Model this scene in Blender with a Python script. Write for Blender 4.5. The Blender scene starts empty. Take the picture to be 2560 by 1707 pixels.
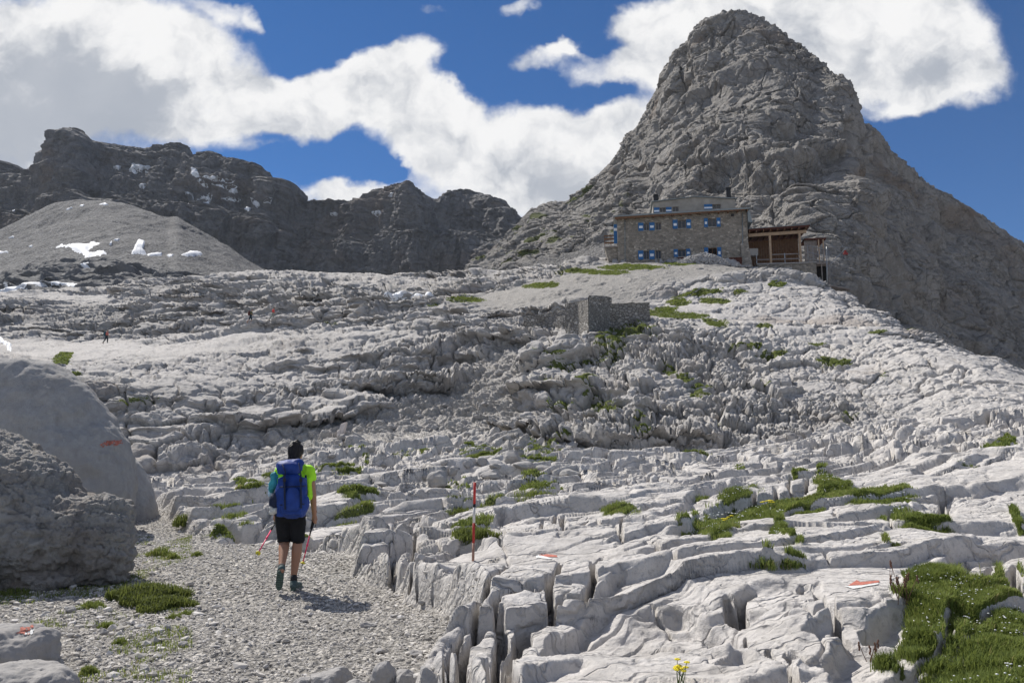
import bpy, bmesh, math, random
import numpy as np
from concurrent.futures import ThreadPoolExecutor
from mathutils import Vector, Matrix
R = math.radians
scene = bpy.context.scene
COL = scene.collection

# ------------------------------------------------------------------ camera
FPX = 1991.0
PITCH = math.atan((1140 - 853.5) / FPX)
cam_d = bpy.data.cameras.new('camera')
cam_d.sensor_width = 36.0
cam_d.lens = FPX / 2560 * 36.0
cam_d.clip_start = 0.05
cam_d.clip_end = 30000
cam = bpy.data.objects.new('camera', cam_d)
cam.location = (0, 0, 0)
cam.rotation_euler = (math.pi / 2 + PITCH, 0, 0)
COL.objects.link(cam)
scene.camera = cam

# ------------------------------------------------------------------ light
SUN_EL = R(47)
SUN_AZ = R(-43)            # measured from +Y towards +X : behind the view, to the left
sun_dir = Vector((math.sin(SUN_AZ) * math.cos(SUN_EL), math.cos(SUN_AZ) * math.cos(SUN_EL), math.sin(SUN_EL)))
sl = bpy.data.lights.new('sun', 'SUN')
sl.energy = 5.0
sl.angle = R(0.5)
sl.color = (1.0, 0.955, 0.885)
sun = bpy.data.objects.new('sun', sl)
sun.rotation_euler = (-sun_dir).to_track_quat('-Z', 'Y').to_euler()
sun.location = (-40, 40, 80)
COL.objects.link(sun)
scene.view_settings.view_transform = 'Standard'
scene.view_settings.look = 'None'
scene.view_settings.exposure = 0.27
scene.view_settings.gamma = 1.0
scene.cycles.max_bounces = 5
scene.cycles.diffuse_bounces = 3
scene.cycles.glossy_bounces = 2
scene.cycles.transparent_max_bounces = 8
scene.cycles.use_denoising = True


class NT:
    """small helper to write node trees"""
    def __init__(self, nt):
        self.nt = nt
    def n(self, t, **k):
        nd = self.nt.nodes.new(t)
        for a, v in k.items():
            setattr(nd, a, v)
        return nd
    def put(self, sock, v):
        if hasattr(v, 'is_output') or isinstance(v, bpy.types.NodeSocket):
            self.nt.links.new(v, sock)
        elif v is not None:
            sock.default_value = v
    def math(self, op, a, b=None, c=None, clamp=False):
        nd = self.n('ShaderNodeMath', operation=op, use_clamp=clamp)
        self.put(nd.inputs[0], a)
        if b is not None: self.put(nd.inputs[1], b)
        if c is not None: self.put(nd.inputs[2], c)
        return nd.outputs[0]
    def vmath(self, op, a, b=None, out=0):
        nd = self.n('ShaderNodeVectorMath', operation=op)
        self.put(nd.inputs[0], a)
        if b is not None:
            self.put(nd.inputs[3 if op == 'SCALE' else 1], b)
        return nd.outputs['Value'] if out == 'v' else nd.outputs[0]
    def noise(self, vec, scale, detail=4, rough=0.55, dist=0.0, col=False, lac=2.0):
        nd = self.n('ShaderNodeTexNoise')
        self.put(nd.inputs['Vector'], vec)
        nd.inputs['Scale'].default_value = scale
        nd.inputs['Detail'].default_value = detail
        nd.inputs['Roughness'].default_value = rough
        nd.inputs['Lacunarity'].default_value = lac
        nd.inputs['Distortion'].default_value = dist
        return nd.outputs['Color' if col else 'Fac']
    def voro(self, vec, scale, feature='F1', out='Distance', rnd=1.0):
        nd = self.n('ShaderNodeTexVoronoi', feature=feature)
        self.put(nd.inputs['Vector'], vec)
        nd.inputs['Scale'].default_value = scale
        nd.inputs['Randomness'].default_value = rnd
        return nd.outputs[out]
    def mr(self, v, a, b, c=0.0, d=1.0, smooth=False):
        nd = self.n('ShaderNodeMapRange')
        nd.interpolation_type = 'SMOOTHSTEP' if smooth else 'LINEAR'
        self.put(nd.inputs[0], v)
        for i, x in enumerate((a, b, c, d)):
            self.put(nd.inputs[i + 1], x)
        return nd.outputs[0]
    def mix(self, f, a, b, blend='MIX'):
        nd = self.n('ShaderNodeMix', data_type='RGBA', blend_type=blend)
        self.put(nd.inputs[0], f)
        for s, v in ((6, a), (7, b)):
            if isinstance(v, (tuple, list)) and len(v) == 3: v = (*v, 1)
            self.put(nd.inputs[s], v)
        return nd.outputs[2]
    def mapping(self, v, loc=(0, 0, 0), rot=(0, 0, 0), sc=(1, 1, 1), kind='POINT'):
        nd = self.n('ShaderNodeMapping', vector_type=kind)
        self.put(nd.inputs[0], v)
        nd.inputs[1].default_value = loc; nd.inputs[2].default_value = rot; nd.inputs[3].default_value = sc
        return nd.outputs[0]
    def bump(self, h, strength, dist, normal=None):
        nd = self.n('ShaderNodeBump')
        nd.inputs['Strength'].default_value = strength
        nd.inputs['Distance'].default_value = dist
        self.put(nd.inputs['Height'], h)
        if normal is not None: self.put(nd.inputs['Normal'], normal)
        return nd.outputs[0]
    def comb(self, x, y, z):
        nd = self.n('ShaderNodeCombineXYZ')
        self.put(nd.inputs[0], x); self.put(nd.inputs[1], y); self.put(nd.inputs[2], z)
        return nd.outputs[0]


def px_dir(px, py):
    x = (px - 1280.0) / FPX
    y = (853.5 - py) / FPX
    return x, math.cos(PITCH) - y * math.sin(PITCH), math.sin(PITCH) + y * math.cos(PITCH)

def at(px, py, d):
    """world point seen at photo pixel (px, py) at world depth y = d"""
    x, y, z = px_dir(px, py)
    return Vector((x / y * d, d, z / y * d))

def project(P):
    """world -> photo pixel (numpy arrays)"""
    f = P[..., 1] * math.cos(PITCH) + P[..., 2] * math.sin(PITCH)
    u = -P[..., 1] * math.sin(PITCH) + P[..., 2] * math.cos(PITCH)
    return 1280 + P[..., 0] / f * FPX, 853.5 - u / f * FPX

# ------------------------------------------------------------------ sky
def build_world():
    w = bpy.data.worlds.new('World')
    scene.world = w
    w.use_nodes = True
    w.node_tree.nodes.clear()
    T = NT(w.node_tree)
    out = T.n('ShaderNodeOutputWorld')
    bg = T.n('ShaderNodeBackground')
    bg.inputs['Strength'].default_value = 0.1
    sky = T.n('ShaderNodeTexSky', sky_type='NISHITA')
    sky.sun_disc = False
    sky.sun_elevation = SUN_EL
    sky.sun_rotation = SUN_AZ
    sky.altitude = 2500
    sky.air_density = 1.0
    sky.dust_density = 0.3
    sky.ozone_density = 2.5
    tc = T.n('ShaderNodeTexCoord')
    sep = T.n('ShaderNodeSeparateXYZ')
    T.nt.links.new(tc.outputs['Generated'], sep.inputs[0])
    ay = T.math('MAXIMUM', T.math('ABSOLUTE', sep.outputs[1]), 0.12)
    u = T.math('DIVIDE', sep.outputs[0], ay)
    v = T.math('DIVIDE', sep.outputs[2], ay)
    uv = T.comb(u, v, 0.0)
    # domain warp gives the blobs ragged cumulus borders
    w1 = T.noise(uv, 4.0, 3, 0.5, col=True)
    w1 = T.vmath('SCALE', T.vmath('SUBTRACT', w1, (0.5, 0.5, 0.5)), 0.10)
    w2 = T.noise(uv, 17.0, 4, 0.6, col=True)
    w2 = T.vmath('SCALE', T.vmath('SUBTRACT', w2, (0.5, 0.5, 0.5)), 0.05)
    uvw = T.vmath('MULTIPLY', T.vmath('ADD', T.vmath('ADD', uv, w1), w2), (1, 1, 0))
    K = 2560 / 2352
    def blob(cx, cy, rx, ry, rot=0, wgt=1.0, src=None):
        x, y, z = px_dir(cx * K, cy * K)
        m = T.mapping(src or uvw, (x / y, z / y, 0), (0, 0, R(rot)), (rx * K / FPX, ry * K / FPX, 1), 'TEXTURE')
        l = T.vmath('LENGTH', m, out='v')
        return T.math('MULTIPLY', T.mr(l, 0.35, 1.6, 1.0, 0.0, True), wgt)
    def acc(bs):
        s = bs[0]
        for b in bs[1:]:
            s = T.math('ADD', s, b)
        return s
    pos = [(40, 260, 330, 330), (240, 110, 260, 170), (420, 190, 200, 130), (560, 270, 170, 100), (690, 240, 130, 75),
           (770, 190, 80, 60), (850, 160, 62, 52), (930, 150, 66, 58), (900, 240, 170, 70), (1000, 250, 90, 52),
           (1120, 330, 190, 92), (1000, 330, 110, 60), (1340, 330, 180, 100), (1480, 330, 150, 110), (1250, 440, 330, 90),
           (760, 468, 140, 40), (1640, 70, 200, 130), (1860, 60, 260, 150), (2080, 90, 190, 130), (2190, 170, 120, 90), (2060, 200, 120, 60), (1950, -40, 250, 90), (1460, 60, 80, 60, 0, 0.8), (1500, 130, 70, 40, 0, .6),
           (1370, 160, 100, 40, 20, 0.72), (1240, 140, 90, 34, 15, 0.66), (1290, 100, 60, 26, 30, .5), (1190, 35, 62, 26, 10, 0.72), (1300, 100, 60, 20, -35, 0.42), (1560, 170, 130, 50),
           (990, 50, 50, 18, 0, 0.4), (520, 30, 95, 26, -15, 0.55), (600, 35, 50, 22, -50, 0.5), (1600, 240, 60, 60), (-300, 100, 300, 300), (2700, 420, 150, 60, 0, .6)]
    neg = [(745, 372, 95, 34, 0, 1.7), (880, 400, 45, 30, 0, 1.0), (600, 330, 60, 18, 0, .35), (640, 372, 40, 14, 0, 0.9), (1330, 212, 90, 30, 10, .35), (2010, 215, 45, 24, 0, .45), (1420, 90, 30, 26, 0, .3)]
    dens = T.math('SUBTRACT', T.math('MINIMUM', acc([blob(*b) for b in pos]), 1.15), acc([blob(*b) for b in neg]))
    det = T.noise(uv, 9.0, 9, 0.62)
    dens = T.math('ADD', dens, T.math('MULTIPLY', T.math('SUBTRACT', det, 0.5), 1.5))
    # broken cloud added out of view, overhead and behind the viewer, to whiten fill
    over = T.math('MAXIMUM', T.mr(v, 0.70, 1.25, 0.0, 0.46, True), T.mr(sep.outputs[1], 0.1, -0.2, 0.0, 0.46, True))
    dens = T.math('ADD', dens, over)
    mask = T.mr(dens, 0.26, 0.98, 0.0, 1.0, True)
    # body shading of the cloud: grey, thick middle and bright thin rims
    g1 = acc([blob(60, 260, 300, 230, 0, .72, uvw), blob(30, 330, 260, 120, 0, .35, uvw), blob(1800, 130, 330, 70, 0, .50, uvw), blob(1300, 420, 250, 70, 0, .48, uvw),
              blob(300, 270, 190, 110, 0, .45, uvw), blob(640, 300, 140, 50, 0, .35, uvw), blob(2050, 180, 160, 60, 0, .45, uvw)])
    puff = T.noise(uvw, 11.0, 8, 0.58)
    grey = T.math('MINIMUM', T.math('ADD', T.math('MULTIPLY', g1, .8), T.math('MULTIPLY', T.math('SUBTRACT', 0.56, puff), 3.0)), 1.0)
    grey = T.math('MULTIPLY', T.mr(grey, 0.0, 0.95, 0.0, 1.0, True), T.mr(T.noise(uvw, 5.0, 5, .5), .3, .7, .72, 1.0))
    ccol = T.mix(grey, (8.0, 7.95, 7.9), (3.2, 3.5, 4.05))
    skc = T.mix(1.0, sky.outputs[0], (0.19, 0.49, 0.76), 'MULTIPLY')
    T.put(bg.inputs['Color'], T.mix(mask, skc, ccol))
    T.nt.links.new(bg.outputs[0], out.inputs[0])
build_world()
# ------------------------------------------------------------------ numpy noise
RNG = np.random.RandomState(7)
_T = RNG.rand(32, 32, 32).astype(np.float32)
_VX = RNG.rand(4096, 4).astype(np.float32)

def par(fn, P, *a):
    """run fn over row chunks of P in threads"""
    n = len(P)
    if n < 20000:
        return fn(P, *a)
    idx = np.array_split(np.arange(n), 16)
    with ThreadPoolExecutor(4) as ex:
        rs = list(ex.map(lambda i: fn(P[i[0]:i[-1] + 1], *a), idx))
    if isinstance(rs[0], tuple):
        return tuple(np.concatenate(x) for x in zip(*rs))
    return np.concatenate(rs)

def _vn(P):
    F = np.floor(P)
    f = (P - F).astype(np.float32)
    f = f * f * f * (f * (f * 6 - 15) + 10)
    i = F.astype(np.int32) & 31
    j = (i + 1) & 31
    x0, y0, z0 = i[:, 0], i[:, 1], i[:, 2]; x1, y1, z1 = j[:, 0], j[:, 1], j[:, 2]
    fx, fy, fz = f[:, 0], f[:, 1], f[:, 2]
    def L(a, b, t): return a + (b - a) * t
    return L(L(L(_T[x0, y0, z0], _T[x1, y0, z0], fx), L(_T[x0, y1, z0], _T[x1, y1, z0], fx), fy),
             L(L(_T[x0, y0, z1], _T[x1, y0, z1], fx), L(_T[x0, y1, z1], _T[x1, y1, z1], fx), fy), fz)

_ROT = np.array([[0.0, 0.8, 0.6], [-0.8, 0.36, -0.48], [-0.6, -0.48, 0.64]], np.float32)

def fbm(P, s, octv=4, gain=0.5, ridged=False, off=0.0):
    """P (n,3) -> noise about 0, range about -1..1"""
    def g(Q):
        Q = Q.astype(np.float32) / np.float32(s) + np.float32(off)
        a, tot, out = 1.0, 0.0, 0
        for _ in range(octv):
            v = _vn(Q) * 2 - 1
            if ridged: v = 1 - 2 * np.abs(v) ** 0.9
            out = out + a * v; tot += a; a *= gain
            Q = Q @ _ROT.T * np.float32(2.03) + np.float32(17.3)
        return (out / tot * (1.7 if not ridged else 1.0)).astype(np.float32)
    return par(g, P)

def voronoi(P, cell, jit=0.9, seed=0, flat=False):
    """returns edge distance (in cell units), random id value, second random, local offset z"""
    cell = np.asarray(cell, np.float32)
    def g(Q):
        Q = Q.astype(np.float32) / cell
        F = np.floor(Q); B = F.astype(np.int64)
        n = len(Q)
        d1 = np.full(n, 9e9, np.float32); d2 = d1.copy(); idb = np.zeros(n, np.int64)
        v1 = np.zeros((n, 3), np.float32); v2 = v1.copy()
        zr = (0,) if flat else (-1, 0, 1)
        for dx in (-1, 0, 1):
            for dy in (-1, 0, 1):
                for dz in zr:
                    c = B + np.array((dx, dy, dz))
                    h = (c[:, 0] * 73856093 ^ c[:, 1] * 19349663 ^ c[:, 2] * 83492791 ^ (seed * 7919 + 11))
                    h = (h ^ (h >> 11)) * 2654435761 & 0xffffffff
                    h = (h ^ (h >> 15)) & 4095
                    r = _VX[h]
                    v = (c + 0.5 + (r[:, :3] - 0.5) * jit).astype(np.float32) - Q
                    if flat: v[:, 2] = 0
                    d = (v * v).sum(1)
                    m = d < d1
                    m2 = (~m) & (d < d2)
                    d2 = np.where(m, d1, np.where(m2, d, d2))
                    v2 = np.where(m[:, None], v1, np.where(m2[:, None], v, v2))
                    d1 = np.where(m, d, d1); v1 = np.where(m[:, None], v, v1)
                    idb = np.where(m, h, idb)
        e = v2 - v1
        l = np.sqrt((e * e).sum(1)) + 1e-6
        edge = (d2 - d1) / (2 * l)           # true distance to the shared wall
        return edge.astype(np.float32), _VX[idb, 3], _VX[(idb * 31 + 5) & 4095, 0], v1
    return par(g, P)

def sstep(a, b, x):
    t = np.clip((x - a) / (b - a), 0, 1)
    return t * t * (3 - 2 * t)

def warp(P, s, amp, octv=2, off=3.1):
    return P + np.stack([fbm(P, s, octv, off=off), fbm(P, s, octv, off=off + 11.7), fbm(P, s, octv, off=off + 23.9)], 1) * np.asarray(amp, np.float32)

# ------------------------------------------------------------------ mesh helpers
def tag(o, label=None, cat=None, group=None, kind=None):
    if label: o['label'] = label
    if cat: o['category'] = cat
    if group: o['group'] = group
    if kind: o['kind'] = kind
    return o

def grid_mesh(name, P, mat, attrs=None, smooth=True, link=True):
    """P (rows, cols, 3)"""
    nr, nc = P.shape[:2]
    me = bpy.data.meshes.new(name)
    V = P.reshape(-1, 3).astype(np.float32)
    i = np.arange(nr * nc).reshape(nr, nc)
    q = np.stack([i[:-1, :-1], i[:-1, 1:], i[1:, 1:], i[1:, :-1]], -1).reshape(-1, 4).astype(np.int32)
    me.vertices.add(len(V)); me.vertices.foreach_set('co', V.ravel())
    me.loops.add(q.size); me.loops.foreach_set('vertex_index', q.ravel())
    me.polygons.add(len(q)); me.polygons.foreach_set('loop_start', np.arange(0, q.size, 4, dtype=np.int32))
    me.polygons.foreach_set('use_smooth', np.full(len(q), smooth))
    me.update(calc_edges=True)
    for k, a in (attrs or {}).items():
        at_ = me.attributes.new(k, 'FLOAT_COLOR' if a.ndim == 2 else 'FLOAT', 'POINT')
        if a.ndim == 2:
            at_.data.foreach_set('color', a.astype(np.float32).ravel())
        else:
            at_.data.foreach_set('value', a.astype(np.float32).ravel())
    me.materials.append(mat)
    o = bpy.data.objects.new(name, me)
    if link: COL.objects.link(o)
    return o

def mesh_np(name, V, F, mat, parent=None, smooth=False, attrs=None):
    """V (n,3); F (m,k) all faces with k corners"""
    me = bpy.data.meshes.new(name)
    V = np.asarray(V, np.float32); F = np.asarray(F, np.int32); k = F.shape[1]
    me.vertices.add(len(V)); me.vertices.foreach_set('co', V.ravel())
    me.loops.add(F.size); me.loops.foreach_set('vertex_index', F.ravel())
    me.polygons.add(len(F)); me.polygons.foreach_set('loop_start', np.arange(0, F.size, k, dtype=np.int32))
    me.polygons.foreach_set('use_smooth', np.full(len(F), smooth))
    me.update(calc_edges=True)
    for kk, a in (attrs or {}).items():
        at_ = me.attributes.new(kk, 'FLOAT', 'POINT')
        at_.data.foreach_set('value', a.astype(np.float32).ravel())
    me.materials.append(mat)
    o = bpy.data.objects.new(name, me)
    COL.objects.link(o)
    if parent: o.parent = parent
    return o

def grid_normals(P):
    du = np.gradient(P, axis=1); dv = np.gradient(P, axis=0)
    n = np.cross(du, dv)
    n /= np.linalg.norm(n, axis=-1, keepdims=True) + 1e-12
    n[n[..., 2] < 0] *= -1 if False else 1
    return n.astype(np.float32)

def pchip(K):
    """K (k, cols, 3) uniform knots -> function of t in 0..k-1"""
    d = np.diff(K, axis=0)
    m = np.zeros_like(K)
    a, b = d[:-1], d[1:]
    ok = a * b > 0
    with np.errstate(divide='ignore', invalid='ignore'):
        h = 2 * a * b / (a + b)
    m[1:-1] = np.where(ok, h, 0)
    m[0] = d[0]; m[-1] = d[-1]
    def f(t):
        i = np.clip(np.floor(t).astype(int), 0, len(K) - 2)
        s = (t - i)[:, None, None]
        p0, p1, m0, m1 = K[i], K[i + 1], m[i], m[i + 1]
        s2, s3 = s * s, s * s * s
        return (2 * s3 - 3 * s2 + 1) * p0 + (s3 - 2 * s2 + s) * m0 + (-2 * s3 + 3 * s2) * p1 + (s3 - s2) * m1
    return f

def gsm(a, sig):
    """gaussian smoothing of 1-D array"""
    if sig <= 0: return a
    r = int(sig * 3) + 1
    k = np.exp(-np.arange(-r, r + 1) ** 2 / (2 * sig * sig)); k /= k.sum()
    return np.convolve(np.pad(a, r, mode='edge'), k, 'valid')

class Sheet:
    """terrain sheet: knot lines [(px, py, depth)...] (or kind 'z': (px, z, depth)), rows per interval"""
    def __init__(self, lines, counts, px0, px1, cols, smooth=8, wide=None):
        self.px = px = np.linspace(px0, px1, cols)
        if wide:      # coarser columns well outside the view, for a look from beside it
            g = np.geomspace(6, wide, 170)
            self.px = px = np.concatenate([px0 - g[::-1], px, px1 + g])
        K = []
        cp, sp = math.cos(PITCH), math.sin(PITCH)
        for kind, pts, *sm in lines:
            a = np.array(pts, float)
            sg = (sm[0] if sm else smooth) * cols / 400.0
            q = gsm(np.interp(px, a[:, 0], a[:, 1]), sg)
            d = np.exp(gsm(np.interp(px, a[:, 0], np.log(a[:, 2])), smooth * cols / 400.0))
            if kind == 'z':
                e = q / d
                y = (e * cp - sp) / (cp + e * sp)
                q = 853.5 - y * FPX
            x = (px - 1280) / FPX; y = (853.5 - q) / FPX
            wy = cp - y * sp; wz = sp + y * cp
            K.append(np.stack([x / wy * d, d, wz / wy * d], -1))
        K = np.array(K)
        t = np.concatenate([np.linspace(i, i + 1, c, endpoint=False) for i, c in enumerate(counts)] + [[len(counts)]])
        self.t = t
        self.P = pchip(K)(t).astype(np.float32)
        self.N = grid_normals(self.P)
        self.ppx, self.ppy = project(self.P)
        self.shape = self.P.shape[:2]
    def find(self, px, py, first=True):
        """base point of the sheet seen at this pixel"""
        j = int(np.clip(np.searchsorted(self.px, px), 0, len(self.px) - 1))
        col = self.ppy[:, j]
        s = np.nonzero((col[:-1] >= py) & (col[1:] < py))[0]
        i = s[0] if len(s) else int(np.argmin(np.abs(col - py)))
        return self.P[i, j]
# ------------------------------------------------------------------ materials
def new_mat(name, rough=0.9):
    m = bpy.data.materials.new(name)
    m.use_nodes = True
    T = NT(m.node_tree)
    b = m.node_tree.nodes['Principled BSDF']
    b.inputs['Roughness'].default_value = rough
    b.inputs['Specular IOR Level'].default_value = 0.25
    return m, T, b

def plain(name, c, rough=0.8, metal=0.0, var=0.12, scale=6.0, bump=0.0, bd=0.01, spec=0.3):
    m, T, b = new_mat(name, rough)
    b.inputs['Metallic'].default_value = metal
    b.inputs['Specular IOR Level'].default_value = spec
    p = T.n('ShaderNodeTexCoord').outputs['Object']
    n = T.noise(p, scale, 5, 0.6)
    lo = tuple(x * (1 - var) for x in c); hi = tuple(min(1, x * (1 + var)) for x in c)
    T.put(b.inputs['Base Color'], T.mix(T.mr(n, 0.3, 0.7), lo, hi))
    if bump:
        T.put(b.inputs['Normal'], T.bump(T.noise(p, scale * 6, 5, 0.6), bump, bd))
    return m

def rock_mat(name, light, dark, stain, sc=1.0, gcol=(0.43, 0.405, 0.37), gsc=20.0, bumpd=0.02, vgrain=0.0, moss=True, fine=1.0, fiss=.42, pitk=.5, streakk=.38):
    """limestone: light/dark mottling, stains, gravel and moss where the mesh attribute says so"""
    m, T, b = new_mat(name, 0.92)
    p = T.n('ShaderNodeNewGeometry').outputs['Position']
    att = T.n('ShaderNodeAttribute', attribute_name='mask')
    sep = T.n('ShaderNodeSeparateColor')
    T.nt.links.new(att.outputs['Color'], sep.inputs[0])
    grass, grav, warm = sep.outputs
    n1 = T.noise(p, 0.55 / sc, 6, 0.62, 0.4)
    n2 = T.noise(p, 4.0 / sc, 7, 0.65)
    streak = T.noise(T.vmath('MULTIPLY', p, (1, 1, 0.14)), 2.6 / sc, 5, 0.6)
    f = T.math('ADD', T.math('MULTIPLY', n1, 0.45), T.math('MULTIPLY', n2, 0.55))
    c = T.mix(T.mr(f, 0.33, 0.66), dark, light)
    pit = T.noise(p, 26.0 / sc, 4, 0.6)
    c = T.mix(T.math('MULTIPLY', T.mr(pit, 0.54, 0.70), pitk), c, tuple(x * 0.55 for x in dark))
    c = T.mix(T.math('MULTIPLY', T.mr(streak, 0.50, 0.70), streakk), c, stain)
    c = T.mix(T.math('MULTIPLY', warm, T.mr(n2, 0.3, 0.7, 0.35, 1.0)), c, (0.20, 0.135, 0.085))
    c = T.mix(T.math('MULTIPLY', att.outputs['Alpha'], T.mr(n1, .3, .7, .45, .85)), c, (0.27, 0.258, 0.245))
    # thin dirt-filled fissures
    wv = T.vmath('ADD', p, T.vmath('SCALE', T.noise(p, 1.3 / sc, 4, 0.6, col=True), 0.7 * sc))
    e1 = T.voro(T.vmath('MULTIPLY', wv, (0.7, 1.6, 1.0)), 0.9 / sc, 'DISTANCE_TO_EDGE')
    e2 = T.voro(T.vmath('MULTIPLY', wv, (0.6, 1.5, 1.0)), 2.9 / sc, 'DISTANCE_TO_EDGE')
    gap = T.math('MULTIPLY', T.mr(n1, 0.42, 0.6), 0.75)
    fis = T.math('MAXIMUM', T.math('MULTIPLY', T.mr(e1, 0.004, 0.03, 1.0, 0.0), 0.7), T.math('MULTIPLY', T.mr(e2, 0.005, 0.05, 1.0, 0.0), gap))
    fis = T.math('MULTIPLY', fis, T.math('SUBTRACT', 1.0, grav))
    c = T.mix(T.math('MULTIPLY', fis, fiss), c, tuple(x * 0.4 for x in dark))
    # gravel
    vo = T.n('ShaderNodeTexVoronoi', feature='F1')
    T.put(vo.inputs['Vector'], p); vo.inputs['Scale'].default_value = gsc
    vsep = T.n('ShaderNodeSeparateColor'); T.nt.links.new(vo.outputs['Color'], vsep.inputs[0])
    gc = T.mix(vsep.outputs[0], tuple(x * 0.62 for x in gcol), tuple(min(1, x * 1.55) for x in gcol))
    gc = T.mix(T.mr(vo.outputs['Distance'], 0.35, 0.75), gc, tuple(x * 0.45 for x in gcol))
    bigv = T.n('ShaderNodeTexVoronoi', feature='F1'); T.put(bigv.inputs['Vector'], p); bigv.inputs['Scale'].default_value = gsc * .17
    bs = T.n('ShaderNodeSeparateColor'); T.nt.links.new(bigv.outputs['Color'], bs.inputs[0])
    gc = T.mix(T.math('MULTIPLY', T.mr(bs.outputs[0], .35, .9), .45), gc, tuple(x * .5 for x in gcol))
    gc = T.mix(T.math('MULTIPLY', T.mr(n2, .4, .7), .4), gc, tuple(x * .6 for x in gcol))
    c = T.mix(grav, c, gc)
    # moss and short turf
    gn = T.noise(p, 9.0 / sc, 6, 0.7)
    gm = T.mr(T.math('ADD', grass, T.math('MULTIPLY', T.math('SUBTRACT', gn, 0.5), 0.9)), 0.42, 0.62)
    gm = T.math('MULTIPLY', gm, T.mr(grass, 0.02, 0.2))
    gcl = T.mix(T.mr(T.noise(p, 22.0 / sc, 4, 0.6), 0.35, 0.65), (0.055, 0.07, 0.022), (0.14, 0.155, 0.05))
    if moss: c = T.mix(gm, c, gcl)
    T.put(b.inputs['Base Color'], c)
    rb = T.noise(p, 13.0 * fine / sc, 9, 0.68)
    h1 = T.math('ADD', rb, T.math('MULTIPLY', streak, vgrain))
    h1 = T.math('SUBTRACT', h1, T.math('MULTIPLY', fis, 2.2 * fiss))
    nrm = T.bump(h1, 0.95, bumpd * sc)
    gh = T.math('MULTIPLY', T.math('SUBTRACT', 0.6, vo.outputs['Distance']), grav)
    nrm = T.bump(gh, 0.8, 0.9 / gsc, nrm)
    T.put(b.inputs['Normal'], nrm)
    return m

M = {}
M['karst'] = rock_mat('pale_limestone', (0.64, 0.61, 0.58), (0.43, 0.405, 0.38), (0.22, 0.205, 0.19), 1.0, bumpd=0.03)
M['peak'] = rock_mat('peak_limestone', (0.37, 0.35, 0.325), (0.215, 0.20, 0.182), (0.14, 0.122, 0.105), 9.0, fiss=.3, streakk=.5, bumpd=0.10, vgrain=0.6, gcol=(0.26, 0.25, 0.24), gsc=1.5)
M['wall_rock'] = rock_mat('far_wall_rock', (0.25, 0.238, 0.228), (0.10, 0.10, 0.103), (0.06, 0.06, 0.063), 30.0, fiss=.3, streakk=.8, bumpd=0.10, vgrain=1.5, gcol=(0.2, 0.2, 0.2), gsc=.6)
M['moraine'] = rock_mat('moraine_gravel', (0.20, 0.197, 0.195), (0.12, 0.12, 0.122), (0.10, 0.10, 0.10), 14.0, bumpd=0.03, gcol=(0.195, 0.192, 0.19), gsc=1.2)
M['boulder'] = rock_mat('boulder_limestone', (0.76, 0.745, 0.73), (0.40, 0.39, 0.38), (0.20, 0.185, 0.165), 0.34, bumpd=0.10, fiss=.0, pitk=.3)
M['rough_boulder'] = rock_mat('lichen_boulder', (0.76, 0.73, 0.69), (0.46, 0.43, 0.39), (0.24, 0.20, 0.15), 0.3, bumpd=0.14, fiss=.1, pitk=.25)
M['stone'] = rock_mat('loose_stone', (0.56, 0.54, 0.53), (0.36, 0.345, 0.33), (0.24, 0.22, 0.20), 0.3, bumpd=0.02, fiss=.1)
M['snow'] = plain('old_snow', (0.74, 0.75, 0.77), 0.7, var=0.08, scale=0.3, bump=0.4, bd=0.3)
# ------------------------------------------------------------------ near and middle ground
K23 = 2560.0 / 2352.0      # the traced points below were read off a 2352 px wide view
def k(pts):
    return [(x * K23, y * K23) for x, y in pts]

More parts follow.
